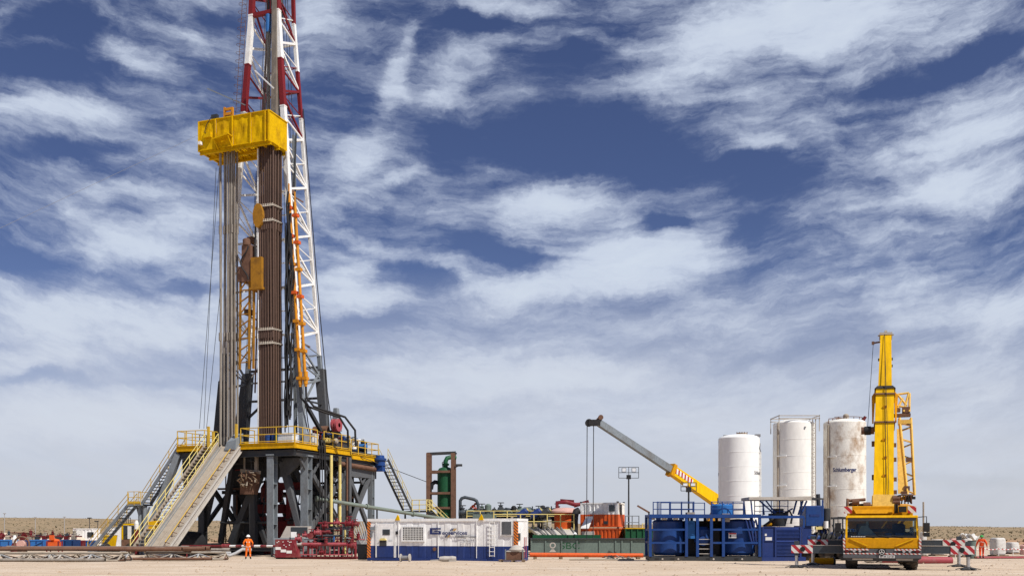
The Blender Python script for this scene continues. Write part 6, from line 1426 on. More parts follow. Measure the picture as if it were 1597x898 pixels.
lettering(np_, '00135 510 30', .095, 'black', Matrix.Translation((.2, -.153, zb0 + .075)) @ FRONT)
for s in (-1, 1):                                  # mirrors
    mr = MB('black').box((s * 1.72 - .12, -.05, zs + .25), (s * 1.72 + .12, .06, zs + .62)).box((s * 1.72 - .12, -.05, zs + .05), (s * 1.72 + .12, .06, zs + .22)).build('mirror', tc, .02)
    MB('black').path([(s * 1.4, .2, zr - .08), (s * 1.72, .0, zr - .06), (s * 1.72, .0, zs + .62)], .02, n=5).build('mirror_arm', mr)
MB('tan').tube((1.62, .3, zs + .1), (1.62, .3, zr + .55), .035, n=6).build('marker_pole', tc)
# outriggers
for yk, zc_, ln, rn, hb_ in ((.9, .82, 3.55, 3.48, .31), (4.3, 1.02, 3.0, 3.45, .32)):
    for s, ln_ in ((-1, ln), (1, rn)):
        ob = MB('outrigger').box((min(s * .5, s * ln_), yk, zc_ - hb_ / 2), (max(s * .5, s * ln_), yk + .34, zc_ + hb_ / 2)).build('outrigger_beam', tc)
        MB('concrete').box((min(s * 1.6, s * (ln_ - .2)), yk - .01, zc_ + hb_ / 2), (max(s * 1.6, s * (ln_ - .2)), yk + .1, zc_ + hb_ / 2 + .025)).build('edge_strip', ob)
        MB('striperedwhite').box((min(s * (ln_ - .78), s * (ln_ + .12)), yk - .02, zc_ - hb_ / 2 - .02), (max(s * (ln_ - .78), s * (ln_ + .12)), yk - .002, zc_ + hb_ / 2 + .02)).build('warning_plate', ob)
        MB('black').lathe([(0, -.02), (.11, -.02), (.11, 0), (0, 0)], (s * (ln_ - .36), yk - .022, zc_), axis='Y', n=14).build('reflector', ob)
        jx = s * (ln_ - .1)
        jk = MB('outrigger').box((jx - .1, yk + .02, zc_ - .28), (jx + .1, yk + .32, zc_ + .35)).build('jack_housing', tc)
        MB('chrome').tube((jx, yk + .17, .12), (jx, yk + .17, zc_ - .2), .07, n=12).build('jack_rod', jk)
        pf = MB('darksteel')
        pf.lathe([(.0, .12), (.12, .12), (.3, .03), (.3, .0), (0, .0)], (jx, yk + .17, -.0), n=14)
        for k in range(6): a = k * 1.047; pf.beam((jx, yk + .17, .12), (jx + .48 * math.cos(a), yk + .17 + .48 * math.sin(a), .02), .1, .03, None, (0, 0, 1))
        pf.build('foot_plate', jk)
# superstructure
zd = 1.5
MB('outrigger').lathe([(0, zd - .05), (1.0, zd - .05), (1.0, zd + .2), (0, zd + .2)], (0, 4.6, 0), n=24).build('slew_ring', tc)
zq0, zq1 = zr + .06, cz_(779)
MB('cranedeep').hexa([(-1.32, 2.3, zd + .2), (1.32, 2.3, zd + .2), (1.32, 7.0, zd + .2), (-1.32, 7.0, zd + .2), (-1.4, 2.4, zq1 - .2), (1.35, 2.4, zq1 - .2), (1.35, 7.0, zq1), (-1.4, 7.0, zq1)]).build('turntable', tc, .03)
MB('cranedeep').hexa([(-1.0, 2.1, zq0 + .05), (.5, 2.1, zq0 + .05), (.5, 2.39, zq0 + .05), (-1.0, 2.39, zq0 + .05), (-1.1, 2.2, zq1 - .35), (.5, 2.2, zq1 - .35), (.5, 2.39, zq1 - .35), (-1.1, 2.39, zq1 - .35)]).build('front_fairing', tc)
for s, x in ((-1, -1.33), (1, 1.28)): MB('striperedwhite').box((x - .17, 2.02, zq0 + .06), (x + .17, 2.06, zq0 + .36)).beam((x, 2.06, zq0 + .2), (x, 2.4, zq0 + .2), .08, .08).build('warning_plate', tc)
MB('black').box((.75, 1.9, zq0 + .1), (1.05, 2.3, zq0 + .35)).tube((.6, 2.0, zq0 + .05), (.6, 2.0, zq0 + .45), .04, n=6).tube((.68, 2.0, zq0 + .05), (.68, 2.0, zq0 + .45), .04, n=6).build('lamp_cluster', tc)
rr = random.Random(44)
for k in range(12):
    x = rr.uniform(-1.35, -.5) if k < 5 else rr.uniform(.55, 1.4); z = zq1 - .15 + rr.uniform(-.05, .3)
    m = rr.choice(('cranedeep', 'rust', 'darksteel', 'jibyellow'))
    MB(m).beam((x, 2.6, z), (x + rr.uniform(-.35, .35), 2.9, z + rr.uniform(-.2, .25)), rr.uniform(.08, .2), rr.uniform(.08, .2)).build('fitting', tc)
    if k % 3 == 0: MB('rust').lathe([(0, -.15), (.14, -.15), (.14, .15), (0, .15)], (x, 2.6, z), axis='X', n=10).build('fitting', tc)
MB('rust').path([(-1.35, 2.5, zq1 - .25), (-1.35, 2.5, zq1 + .1), (-1.25, 2.6, zq1 + .05), (-.6, 2.7, zq1 + .1)], .07, n=7).build('hose', tc)
for k in range(6): MB('rust' if k % 2 else 'darksteel').path([(.6 + .14 * k, 2.7, zq1 - .1), (.75 + .1 * k, 2.5, zq1 + .25), (1.0 + .07 * k, 2.6, zq1 + .3), (1.3, 2.8, zq1 - .1 + .04 * k)], .03, n=5).build('hose', tc)
# boom raised almost upright, leaning to the rear
def bp_(px, py, yl):                               # local point on the boom's plane by its height in the picture
    k = (px - CX) / FPX; c_, s_ = math.cos(RC), -math.sin(RC)
    x = (40 * k - CT.x + yl * (k * c_ - s_)) / (c_ + k * s_)
    D = 40 - x * s_ + yl * c_
    return Vector((x, yl, CZ + (HY - py) / FPX * D - CT.z))
lean = .32
def yb(z): return 3.1 + (z - zq1) * lean
P0 = bp_(1377.5, 782, 3.0); P1 = bp_(1379.5, 612, 5.1); P2 = bp_(1380.5, 531, 6.4)
P0.y, P1.y, P2.y = yb(P0.z), yb(P1.z), yb(P2.z)
axis = (P2 - P0).normalized()
upb = Vector((0, -1, lean)).normalized()
boom = MB('boomyellow').beam(P0, P1, .84, .9, None, upb, .78, .85).build('boom', tc)
q = P1 + axis * .05
MB('boomyellow').beam(q - axis * .3, P2, .60, .6, None, upb, .48, .5).build('boom_section', tc)
MB('jibyellow').beam(P0 + upb * .49 - axis * .4, P0 + upb * .49 + axis * .15, .9, .14, None, upb).build('boom_foot_block', tc)
MB('cranedeep').hexa([P0 + axis * a + upb * u + Vector((x, 0, 0)) for a, u in ((-.55, .2), (.12, .52)) for x, uu in ((-.48, 0), (.48, 0), (.48, .0), (-.48, .0))][:4] + [P0 + axis * .1 + upb * .55 + Vector((x, 0, 0)) for x in (-.48, .48)] + [P0 + axis * .1 - upb * .2 + Vector((x, 0, 0)) for x in (.48, -.48)]).build('boom_fairing', tc)
for t, w_ in ((.0, 1.0), (.68, .98), (.94, .96)):
    if t == 0: continue
    p = P0.lerp(P1, t)
    MB('rust').beam(p - axis * .03, p + axis * .03, w_ * .92, .98, None, upb).build('boom_collar', tc)
MB('black').beam(P1 - axis * .05, P1 + axis * .12, .9, .95, None, upb, .66, .75).build('boom_collar', tc)
for s in (-1, 1): MB('cranedeep').hexa([P1 - axis * 1.5 + Vector((s * .46, 0, 0)) + upb * .1, P1 - axis * 1.5 + Vector((s * .52, 0, 0)) + upb * .1, P1 - axis * 1.5 + Vector((s * .52, 0, 0)) - upb * .2, P1 - axis * 1.5 + Vector((s * .46, 0, 0)) - upb * .2, P1 + Vector((s * .40, 0, 0)) + upb * .1, P1 - axis * .25 + Vector((s * .56, 0, 0)) + upb * .1, P1 - axis * .25 + Vector((s * .56, 0, 0)) - upb * .2, P1 + Vector((s * .40, 0, 0)) - upb * .2]).build('boom_side_plate', tc)
for t, x in ((.2, .02), (.52, -.02), (.82, .0), (.36, .05)): MB('cranedeep').box(P0.lerp(P1, t) + upb * .47 + Vector((x - .07, -.02, -.05)), P0.lerp(P1, t) + upb * .47 + Vector((x + .07, .02, .05))).build('boom_catch', tc)
rp_ = [P0 + upb * .5 + Vector((.08, 0, 0)), P0.lerp(P1, .5) + upb * .52 + Vector((.05, 0, 0)), P1 + upb * .5, P2 + upb * .3 + Vector((-.05, 0, 0))]
MB('black').path(rp_, .013, n=5).path([p + Vector((.14 - .05 * i, 0, 0)) for i, p in enumerate(rp_)], .012, n=5).build('boom_rope', tc)
MB('tan').beam(P2, P2 + axis * .12, .56, .55, None, upb).beam(P2 + Vector((-.35, 0, .1)), P2 + Vector((.35, 0, .1)), .06, .06).lathe([(0, -.06), (.14, -.06), (.14, .06), (0, .06)], P2 + axis * .22, axis='X', n=12).build('boom_head', tc)
MB('rust').beam(P2 + Vector((-.25, 0, -.2)), P2 + Vector((-.55, -.1, -.25)), .07, .07).box(P2 + Vector((-.62, -.16, -.32)), P2 + Vector((-.5, -.04, -.18))).build('side_sheave', tc)
for s, t in ((1, .95), (-1, .6), (1, .6)): MB('darksteel').box(P2 - axis * (.6 + t) + Vector((s * .28 - .04, -.1, 0)), P2 - axis * (.6 + t) + Vector((s * .28 + .04, .1, .1))).build('pin', tc)
c = bp_(1353, 672, 4.4); c.y = yb(c.z)
hr_ = MB('rust').lathe([(0, -.28), (.17, -.28), (.17, .28), (0, .28)], c, axis='X', n=16).box(c + Vector((.25, -.1, -.06)), c + Vector((.5, .1, .06))).build('hose_reel', tc)
MB('black').lathe([(.2, -.14), (.2, .14)], c, axis='X', n=16).build('wound_hose', hr_)
MB('black').tube(c + Vector((.0, 0, .15)), P2 + Vector((-.55, -.1, -.3)), .012, n=5).build('reel_rope', tc)
for py in (694, 717, 748, 768): 
    p = bp_(1395, py, 4); p.y = yb(p.z)
    MB('rust').box(p + Vector((-.09, -.1, -.09)), p + Vector((.07, .1, .09))).build('jib_bracket', tc)
for py in (692, 745):
    p = bp_(1361.5, py, 4); p.y = yb(p.z); MB('rust').box(p + Vector((-.06, -.1, -.12)), p + Vector((.06, .1, .12))).build('jib_bracket', tc)
# folded lattice jib on the right side
def jp(px, py): p = bp_(px, py, 4); p.y = yb(p.z) ; return p
MB('jibyellow').hexa([jp(1399.5, 770) + Vector((0, dy, 0)) for dy in (0, .12)][:1] + [jp(1411, 770), jp(1411, 770) + Vector((0, .14, 0)), jp(1399.5, 770) + Vector((0, .14, 0)), jp(1399, 668), jp(1403.5, 668), jp(1403.5, 668) + Vector((0, .14, 0)), jp(1399, 668) + Vector((0, .14, 0))]).build('jib_plate', tc)
jl = MB('jibyellow')
A0, A1, B0_, B1_ = jp(1414, 772), jp(1403.5, 650), jp(1425, 772), jp(1421.5, 650)
for dy in (0, .5):
    v_ = Vector((0, dy, 0)); jl.tube(A0 + v_, A1 + v_, .055, n=6).tube(B0_ + v_, B1_ + v_, .05, n=6)
jb = jl.build('jib', tc)
for i in range(9):
    t = (i + .5) / 9; p, q_ = A0.lerp(A1, t), B0_.lerp(B1_, min(1, t + (.05 if i % 2 else -.04)))
    MB('darksteel' if i % 3 else 'jibyellow').tube(p, q_, .022, n=5).build('jib_brace', jb); MB('jibyellow').tube(p + Vector((0, .5, 0)), q_ + Vector((0, .5, 0)), .025, n=5).build('jib_brace', jb)
MB('jibyellow').box(jp(1402, 660) + Vector((-.02, -.05, 0)), jp(1421.5, 653) + Vector((0, .5, 0))).build('jib_cross_plate', jb)
MB('rust').box(jp(1395, 648), jp(1421, 642.5) + Vector((0, .4, 0))).box(jp(1396, 640), jp(1405, 634) + Vector((0, .3, 0))).box(jp(1408, 642), jp(1420, 632) + Vector((0, .3, 0))).build('jib_hinge', tc)
for s in (('1398.5', 632, 1400, 612), ('1410', 640, 1418.5, 610), ('1419', 640, 1420, 610), ('1399', 612, 1419, 609), ('1401', 634, 1409, 618), ('1401', 612, 1415, 630), ('1398', 630, 1420, 634)):
    MB('jibyellow').tube(jp(float(s[0]), s[1]), jp(s[2], s[3]), .05, n=6).build('jib_head', tc)
for px, py in ((1417, 717), (1413, 762), (1409, 770)): MB('rust').box(jp(px, py) + Vector((-.12, -.05, -.1)), jp(px, py) + Vector((.12, .2, .1))).build('jib_fitting', tc)
# pipes on the ground about the crane
single(MB('cranedeep').lathe([(0, -.55), (.17, -.55), (.17, .55), (0, .55)], (0, 0, .19), axis='X', n=16).lathe([(0, .56), (.22, .56), (.22, .64), (0, .64)], (0, 0, .19), 'darksteel', 14, 'X'), 'orange_cylinder', 'short orange cylinder lying on the ground left of the crane truck', 'cylinder', (ax(1281, 47), 47, G(14.8, 47)))
single(MB('pinkred').tube((0, 0, .2), (2.0, 0, .16), .2, n=14).tube((-1.3, .8, .14), (.2, .3, .14), .12), 'faded_red_pipe', 'faded red thick pipe lying on the ground right of the crane wheel', 'pipe', (ax(1424, 50), 50, G(21, 50)))
c = Vector((ax(1377, 52), 52, G(20, 52))); mb = MB('bag'); rr = random.Random(9)
for i in range(9): p = Vector((rr.uniform(-.9, .9), rr.uniform(-.3, .3), .14)); mb.lathe([(0, -.14), (.16, -.1), (.22, 0), (.16, .1), (0, .14)], p, rr.choice(('bag', 'pinkscrap', 'concrete')), 9)
single(mb, 'rubbish_heap', 'pale rubbish heap seen on the ground under crane truck', 'rubbish', c)

# ------------------------------------------------------------------ far right: bulk bags, chain line, pipe
def bagmesh(w, h, seed, m='bag'):
    rr = random.Random(seed); mb = MB(m); n = 20; vs = []; fs = []; k = 16
    for j in range(k + 1):
        v = j / k; s = .86 + .08 * math.sin(math.pi * min(1, v * 1.05)); 
        s *= 1 + .035 * abs(math.sin(v * 5 * math.pi))
        if j == k: s = .72
        for i in range(n):
            a = 2 * math.pi * i / n; e = 1 / max(abs(math.cos(a)), abs(math.sin(a))) ** .9
            r = w / 2 * s * e * (1 + rr.uniform(-.03, .03)); vs.append((r * math.cos(a), r * math.sin(a), h * v + (rr.uniform(-.02, .02) if 0 < j < k else 0)))
    for j in range(k):
        for i in range(n): fs.append((j * n + i, j * n + (i + 1) % n, (j + 1) * n + (i + 1) % n, (j + 1) * n + i))
    fs += [tuple(range(n)), tuple(reversed(range(k * n, k * n + n)))]
    return mb.add(vs, fs, m, True)
for i, (px, y0, y1, w, dd, m, lab) in enumerate(((1556, 838, 858, 22, 82, 'bag', 'big wrapped white bag of sacks right of the walking worker'), (1579, 845, 857, 18, 90, 'bag', 'low pale bag stack at the far right near the frame edge'), (1508, 839, 858, 16, 78, 'bag', 'white bulk bag stack just left of the walking worker'), (1487, 839, 852, 13, 80, 'pinkscrap', 'pinkish bulk bag left of the white bag stack'), (1462, 840.5, 848, 20, 84, 'bag', 'low flat pile of pale sacks seen above the right outrigger beam'), (1440, 829, 848, 10, 80, 'bag', 'slumped white bag beside the crane mirror'))):
    x = ax(px, dd); g = G(x, dd); w_ = w / FPX * dd; h = max(.5, az(y0, dd) - g - .12)
    o = thing('bulk_bag', lab, 'bulk bag', (x, dd, g), rr.uniform(-.3, .3), 'bulk bags on the right')
    for q in range(3): MB('wood').box((-w_ / 2, -w_ / 2 + q * w_ * .42, 0), (w_ / 2, -w_ / 2 + q * w_ * .42 + .1, .12)).build('pallet', o)
    b_ = bagmesh(w_ * .9, h, i, m).build('bag', o); b_.location.z = .12
    MB('warnwhite').path([(-w_ * .46, -w_ * .2, h * .55), (0, -w_ * .52, h * .52), (w_ * .46, -w_ * .2, h * .55)], .02, n=5).build('strap', o)
for i, (px, py, m, dz, lab) in enumerate(((1503, 831.5, 'bag', .35, 'crumpled white sheet of plastic on top of the white bag stack'), (1517, 830, 'bag', .25, 'blown white plastic scrap above right end of the bag stack'))):
    dd = 78; c = Vector((ax(px, dd), dd + .1 * i, az(839, dd) + .0)); mb = MB('bag'); rr = random.Random(60 + i); n = 6; vs = []; fs = []
    for j in range(n):
        for k in range(n): vs.append((-.45 + .9 * k / (n - 1), -.3 + .6 * j / (n - 1), .25 + .3 * math.sin(k * 1.1 + i) * math.sin(j * .9 + 1) + rr.uniform(-.05, .08)))
    for j in range(n - 1):
        for k in range(n - 1): fs.append((j * n + k, j * n + k + 1, (j + 1) * n + k + 1, (j + 1) * n + k))
    mb.add(vs, fs, None, True); o = single(mb, 'plastic_sheet', lab, 'plastic sheet', c - Vector((0, 0, .12)))
    s_ = o.modifiers.new('solid', 'SOLIDIFY'); s_.thickness = .03
o = thing('warning_chain', 'low red and white chain on posts across sand at far right', 'chain', (ax(1490, 76), 76, G(34, 76)))
LCn = ax(1625, 76) - ax(1490, 76)
MB('stripechain').path([(LCn * i / 24, 0, .72 - .08 * math.sin(math.pi * (i % 4) / 4)) for i in range(25)], .04, n=5).build('chain', o)
for i in range(7): MB('warnwhite').tube((LCn * i / 6, 0, 0), (LCn * i / 6, 0, .78), .03, n=6).build('post', o)
single(MB('rust').tube((0, 0, .1), (9.0, 1.0, .12), .1, n=10).tube((.0, -.35, .1), (4, -.2, .1), .08, m='pinkred'), 'ground_pipe', 'long dark rusty pipe on the sand behind the walking worker', 'pipe', (ax(1520, 72), 72, G(34, 72)))
for i, (px, dd, m, lab) in enumerate(((1597, 88, 'bag', 'pale pinkish drum cut by the right edge of the picture'),)):
    x = ax(px, dd); o = thing('plastic_drum', lab, 'drum', (x, dd, G(x, dd)))
    MB('pinkscrap').lathe([(0, 0), (.33, 0), (.35, .1), (.35, .8), (.2, .92), (0, .92)], n=16).build('body', o); MB('darksteel').lathe([(0, .92), (.1, .92), (.1, .98), (0, .98)], n=10).build('cap', o)
c = Vector((ax(1501, 74), 74, G(34, 74)))
o = thing('green_drum', 'dark green upright drum right behind the outrigger end beside worker', 'drum', (ax(1515.5, 73), 73, G(34, 73)))
MB('greengrey').lathe([(0, 0), (.3, 0), (.3, .5), (.32, .52), (.3, .54), (.3, 1.0), (.32, 1.02), (.3, 1.04), (.3, 1.35), (0, 1.35)], n=18).build('body', o); MB('darksteel').lathe([(.31, 1.33), (.31, 1.38), (0, 1.38)], n=18).build('lid', o)

# ------------------------------------------------------------------ people
def person(label, loc, rz, pose, suit, helmet, scale=1.0, tape=True):
    """pose: joint name -> xyz (facing -y), one continuous skinned body with clothes by region"""
    J = dict(pelvis=(0, 0, .96), waist=(0, .01, 1.08), chest=(0, .02, 1.30), neck=(0, .015, 1.47), throat=(0, -.01, 1.53), head=(0, -.015, 1.62), crown=(0, 0, 1.735),
             shr=(-.19, .01, 1.41), elr=(-.27, .03, 1.14), wrr=(-.27, -.06, .90), har=(-.265, -.09, .83),
             shl=(.19, .01, 1.41), ell=(.27, .03, 1.14), wrl=(.27, -.06, .90), hal=(.265, -.09, .83),
             hir=(-.10, 0, .90), knr=(-.115, -.02, .50), anr=(-.12, .02, .10), tor=(-.13, -.14, .045),
             hil=(.10, 0, .90), knl=(.115, -.02, .50), anl=(.12, .02, .10), tol=(.13, -.14, .045))
    J.update(pose)
    rad = dict(pelvis=.155, waist=.145, chest=.165, neck=.065, throat=.058, head=.095, crown=.06, sh=.085, el=.062, wr=.045, ha=.042, hi=.11, kn=.075, an=.058, to=.045)
    names = list(J); idx = {n: i for i, n in enumerate(names)}
    vs = [Vector(J[n]) for n in names]; rs = [rad.get(n, rad.get(n[:2], .06)) for n in names]
    es = [(idx[a], idx[b]) for a, b in (('pelvis', 'waist'), ('waist', 'chest'), ('chest', 'neck'), ('neck', 'throat'), ('throat', 'head'), ('head', 'crown'),
          ('chest', 'shr'), ('shr', 'elr'), ('elr', 'wrr'), ('wrr', 'har'), ('chest', 'shl'), ('shl', 'ell'), ('ell', 'wrl'), ('wrl', 'hal'),
          ('pelvis', 'hir'), ('hir', 'knr'), ('knr', 'anr'), ('anr', 'tor'), ('pelvis', 'hil'), ('hil', 'knl'), ('knl', 'anl'), ('anl', 'tol'))]
    nz = len(vs); h = Vector(J['head'])
    def chain(root, pts, rr):
        prev = root
        for p, r in zip(pts, rr): vs.append(Vector(p)); rs.append(r); es.append((prev, len(vs) - 1)); prev = len(vs) - 1
    chain(idx['head'], [h + Vector((0, -.095, -.005)), h + Vector((0, -.12, -.02))], [.022, .012])
    for s in (-1, 1): chain(idx['head'], [h + Vector((s * .1, .01, -.01))], [.018])
    for hn, wn, s in (('har', 'wrr', -1), ('hal', 'wrl', 1)):
        a, b = Vector(J[wn]), Vector(J[hn]); d_ = (b - a).normalized(); x = d_.cross(Vector((1, 0, 0))).normalized(); n_ = d_.cross(x)
        for k in range(4):
            o_ = b + x * (.03 - .02 * k); L_ = (.07, .08, .075, .06)[k]
            chain(idx[hn], [o_ + d_ * .03, o_ + d_ * (.03 + L_ * .55) + n_ * .008 * s, o_ + d_ * (.03 + L_) + n_ * .03 * s], [.011, .010, .008])
        chain(idx[hn], [b + x * .045 - d_ * .02, b + x * .065 + d_ * .03, b + x * .06 + d_ * .06], [.012, .011, .009])
    me = bpy.data.meshes.new('person'); me.from_pydata([tuple(v) for v in vs], es, []); me.update()
    t = bpy.data.objects.new('person', me); COL.objects.link(t)
    t.modifiers.new('skin', 'SKIN')
    for i, r in enumerate(rs): me.skin_vertices[0].data[i].radius = (r, r * (.72 if i in (idx['chest'], idx['waist'], idx['pelvis']) else 1))
    me.skin_vertices[0].data[idx['pelvis']].use_root = True
    sub_ = t.modifiers.new('sub', 'SUBSURF'); sub_.levels = sub_.render_levels = 2
    dg = bpy.context.evaluated_depsgraph_get(); dg.update()
    nm = bpy.data.meshes.new_from_object(t.evaluated_get(dg)); bpy.data.objects.remove(t)
    nm.materials.clear()
    for k in (suit, 'skin', 'black', 'reflect'): nm.materials.append(M[k])
    hz = Vector(J['throat']).z; hands = [Vector(J['har']), Vector(J['hal'])]; toes = [(Vector(J['anr']), Vector(J['tor'])), (Vector(J['anl']), Vector(J['tol']))]
    for p in nm.polygons:
        c = p.center; p.use_smooth = True; p.material_index = 0
        if (c - h).length < .17: p.material_index = 1
        elif min((c - q).length for q in hands) < .13: p.material_index = 1
        elif min(min((c - a).length, (c - b).length, (c - (a + b) / 2).length) for a, b in toes) < .10: p.material_index = 2
        elif tape and (min(abs((c - Vector(J['waist'])).length - .21), 9) < .016 or abs((c - Vector(J['knr'])).length - .19) < .02 and c.z < .45): p.material_index = 3
    o = bpy.data.objects.new('person', nm); COL.objects.link(o)
    o.location = loc; o.rotation_euler = (0, 0, rz); o.scale = (scale,) * 3
    tag(o, label, 'person')
    hc = h + Vector((0, .0, .03))
    MB(helmet).dome(.135, .135, hc, n=22, k=6).lathe([(.135, 0), (.16, -.015), (.16, -.005), (.13, .02)], hc, n=22).box(hc + Vector((-.09, -.21, -.02)), hc + Vector((.09, -.11, .005))).build('helmet', o)
    return o
c = at(387, 868, 74.5)
person('worker with white helmet in orange coverall standing with back turned by the barrier pipe', (ax(387, 69.8), 69.8, G(ax(387, 69.8), 69.8)), R(180 + 8), dict(har=(-.20, -.14, .98), wrr=(-.27, -.08, 1.0), elr=(-.33, .05, 1.18), hal=(.22, -.14, .98), wrl=(.28, -.08, 1.0), ell=(.33, .05, 1.18), knr=(-.13, -.02, .50), anr=(-.16, .02, .10), tor=(-.19, -.13, .045), knl=(.13, -.02, .50), anl=(.16, .02, .1), tol=(.19, -.13, .045)), 'vest', 'white', 1.0)
c = at(1531, 868, 74)
person('worker with green helmet in red-orange coverall walking away at the right', (ax(1531, 71), 71, G(35, 71)), R(180 - 25), dict(knr=(-.10, -.16, .52), anr=(-.10, -.12, .12), tor=(-.11, -.27, .06), knl=(.10, .04, .50), anl=(.11, .26, .16), tol=(.12, .16, .05), elr=(-.31, .12, 1.16), wrr=(-.35, .06, .94), har=(-.36, .02, .87), ell=(.31, -.02, 1.15), wrl=(.36, -.16, .95), hal=(.37, -.21, .90), head=(0, -.04, 1.61), crown=(0, -.03, 1.725), chest=(0, -.01, 1.30)), 'vest2', 'helmetgreen', 1.0)
person('worker with white helmet half hidden behind the green trough by black duct', (ax(897, 84.5), 84.9, G(5, 85)), R(20), {}, 'vest', 'white', 1.15)
pb = person('worker in orange bending forward under the arched dark pipe', (0, 0, 0), R(70), dict(waist=(0, -.05, 1.08), chest=(0, -.26, 1.22), neck=(0, -.38, 1.31), throat=(0, -.43, 1.33), head=(0, -.50, 1.36), crown=(0, -.58, 1.42), shr=(-.19, -.33, 1.27), shl=(.19, -.33, 1.27), elr=(-.25, -.40, 1.02), ell=(.25, -.40, 1.02), wrr=(-.2, -.55, .90), wrl=(.2, -.55, .90), har=(-.18, -.6, .85), hal=(.18, -.6, .85)), 'vest2', 'vermilion', 1.0)
pb.location = (ax(734, 94.6), 94.7, G(-3, 94) + zP - .1)
# broad cloud banks and clear gaps: photo pixel centre, radii, tilt in degrees, weight
CLOUDS = [
 (495, 30, 60, 50, 0, .35), (775, 12, 130, 28, 0, .38), (608, 120, 95, 30, 66, .42), (730, 95, 75, 40, 25, .36), (690, 135, 80, 25, 10, .25), (555, 235, 62, 42, 10, .42), (515, 305, 70, 50, 20, .38), (625, 275, 60, 16, 20, .25),
 (1320, 30, 290, 75, 6, .60), (1080, 95, 130, 60, 25, .38), (1180, 125, 90, 35, 10, .25), (1540, 215, 170, 95, 25, .42), (1500, 295, 190, 32, 10, .34), (1164, 226, 70, 26, -12, .38), (966, 133, 70, 30, 15, .22), (925, 62, 80, 14, -20, .18),
 (845, 322, 105, 46, 12, .50), (1020, 415, 135, 60, -4, .55), (1090, 365, 60, 70, 0, .30), (850, 455, 170, 38, 4, .50), (620, 405, 150, 16, -24, .32), (940, 330, 90, 60, -30, .25),
 (555, 480, 80, 34, 0, .48), (550, 438, 70, 26, 10, .34),
 (225, 92, 120, 32, -22, .38), (110, 172, 150, 30, 3, .36), (300, 60, 90, 30, -20, .18), (170, 18, 90, 20, -10, .2), (280, 175, 70, 26, 0, .25), (180, 312, 100, 30, 8, .26), (195, 378, 110, 40, 8, .34), (310, 235, 60, 40, 30, .25), (290, 340, 80, 40, 0, .2),
 (85, 490, 150, 50, 3, .46), (270, 515, 140, 45, 0, .40), (60, 555, 130, 30, 4, .34), (160, 655, 260, 50, 2, .30),
 (700, 590, 340, 42, 2, .30), (930, 575, 130, 30, 2, .25), (1400, 480, 110, 40, 8, .28), (1560, 500, 90, 45, 25, .32), (1480, 600, 180, 50, 0, .25), (1100, 500, 180, 30, 6, .12), (1360, 360, 150, 14, 4, .14), (1200, 640, 300, 60, 0, .15),
 (900, 205, 180, 70, 5, -.42), (1000, 240, 120, 60, 0, -.35), (722, 48, 60, 26, 5, -.35), (880, 100, 70, 40, 20, -.3), (690, 215, 70, 60, 40, -.35), (1180, 285, 90, 45, -10, -.30), (1150, 355, 60, 40, 0, -.25), (770, 405, 110, 30, -12, -.42), (650, 440, 60, 30, -25, -.3), (1043, 347, 40, 14, 0, -.3),
 (65, 100, 110, 34, -8, -.42), (75, 35, 80, 30, 0, -.35), (300, 130, 90, 24, -15, -.25), (350, 15, 60, 30, 0, -.25), (1530, 72, 110, 34, 25, -.5), (1390, 130, 90, 24, 10, -.3), (40, 410, 90, 22, 0, -.3), (110, 240, 110, 22, 5, -.3), (70, 592, 130, 13, 0, -.38), (300, 450, 80, 16, 0, -.28), (560, 520, 90, 14, 8, -.3), (1250, 420, 170, 60, 0, -.10), (1200, 560, 140, 16, 8, -.15), (270, 590, 80, 12, 0, -.2), (1540, 400, 120, 50, 0, -.12), (640, 640, 140, 12, 5, -.15), (1500, 760, 200, 16, 2, -.22),
]
# ------------------------------------------------------------------ ground
def geo(a, b, n, p=1.0): return [a + (b - a) * (i / n) ** p for i in range(n + 1)]
ys = [-80, -40, -10, 5, 15, 22] + [26 + i * .8 for i in range(90)] + geo(98.5, 260, 60, 1.2)[1:] + geo(260, 900, 70, 1.15)[1:] + geo(900, 9000, 14, 2)[1:]
half = geo(0, 60, 50) + geo(60, 600, 70, 1.3)[1:] + geo(600, 7000, 14, 2)[1:]
xs_ = [-v for v in reversed(half[1:])] + half
vs = []; fs = []
rr = random.Random(2)
for y in ys:
    for x in xs_:
        z = G(x, y)
        if 150 < y < 900 and abs(x) < 620: z += rr.uniform(-.12, .12) * sm(150, 300, y)
        vs.append((x, y, z))
nx_ = len(xs_)
for j in range(len(ys) - 1):
    for i in range(nx_ - 1): fs.append((j * nx_ + i, j * nx_ + i + 1, (j + 1) * nx_ + i + 1, (j + 1) * nx_ + i))
gm = bpy.data.meshes.new('ground'); gm.from_pydata(vs, [], fs); gm.update()
for p in gm.polygons: p.use_smooth = True
g = bpy.data.objects.new('ground', gm); COL.objects.link(g); tag(g, 'pale sandy ground rising to scrubby hills', 'ground', None, 'structure')
m = bpy.data.materials.new('desert_sand'); m.use_nodes = True
nt = m.node_tree; N = nt.nodes; L = nt.links; b = N['Principled BSDF']; b.inputs['Roughness'].default_value = .95; b.inputs['Specular IOR Level'].default_value = .1
tc_ = N.new('ShaderNodeTexCoord')
def noise(scale, detail=4, rough=.55, vec=None, sc=(1, 1, 1)):
    mp = N.new('ShaderNodeMapping'); mp.inputs['Scale'].default_value = sc; L.new(vec or tc_.outputs['Object'], mp.inputs['Vector'])
    n = N.new('ShaderNodeTexNoise'); n.inputs['Scale'].default_value = scale; n.inputs['Detail'].default_value = detail; n.inputs['Roughness'].default_value = rough
    L.new(mp.outputs[0], n.inputs['Vector']); return n.outputs['Fac']
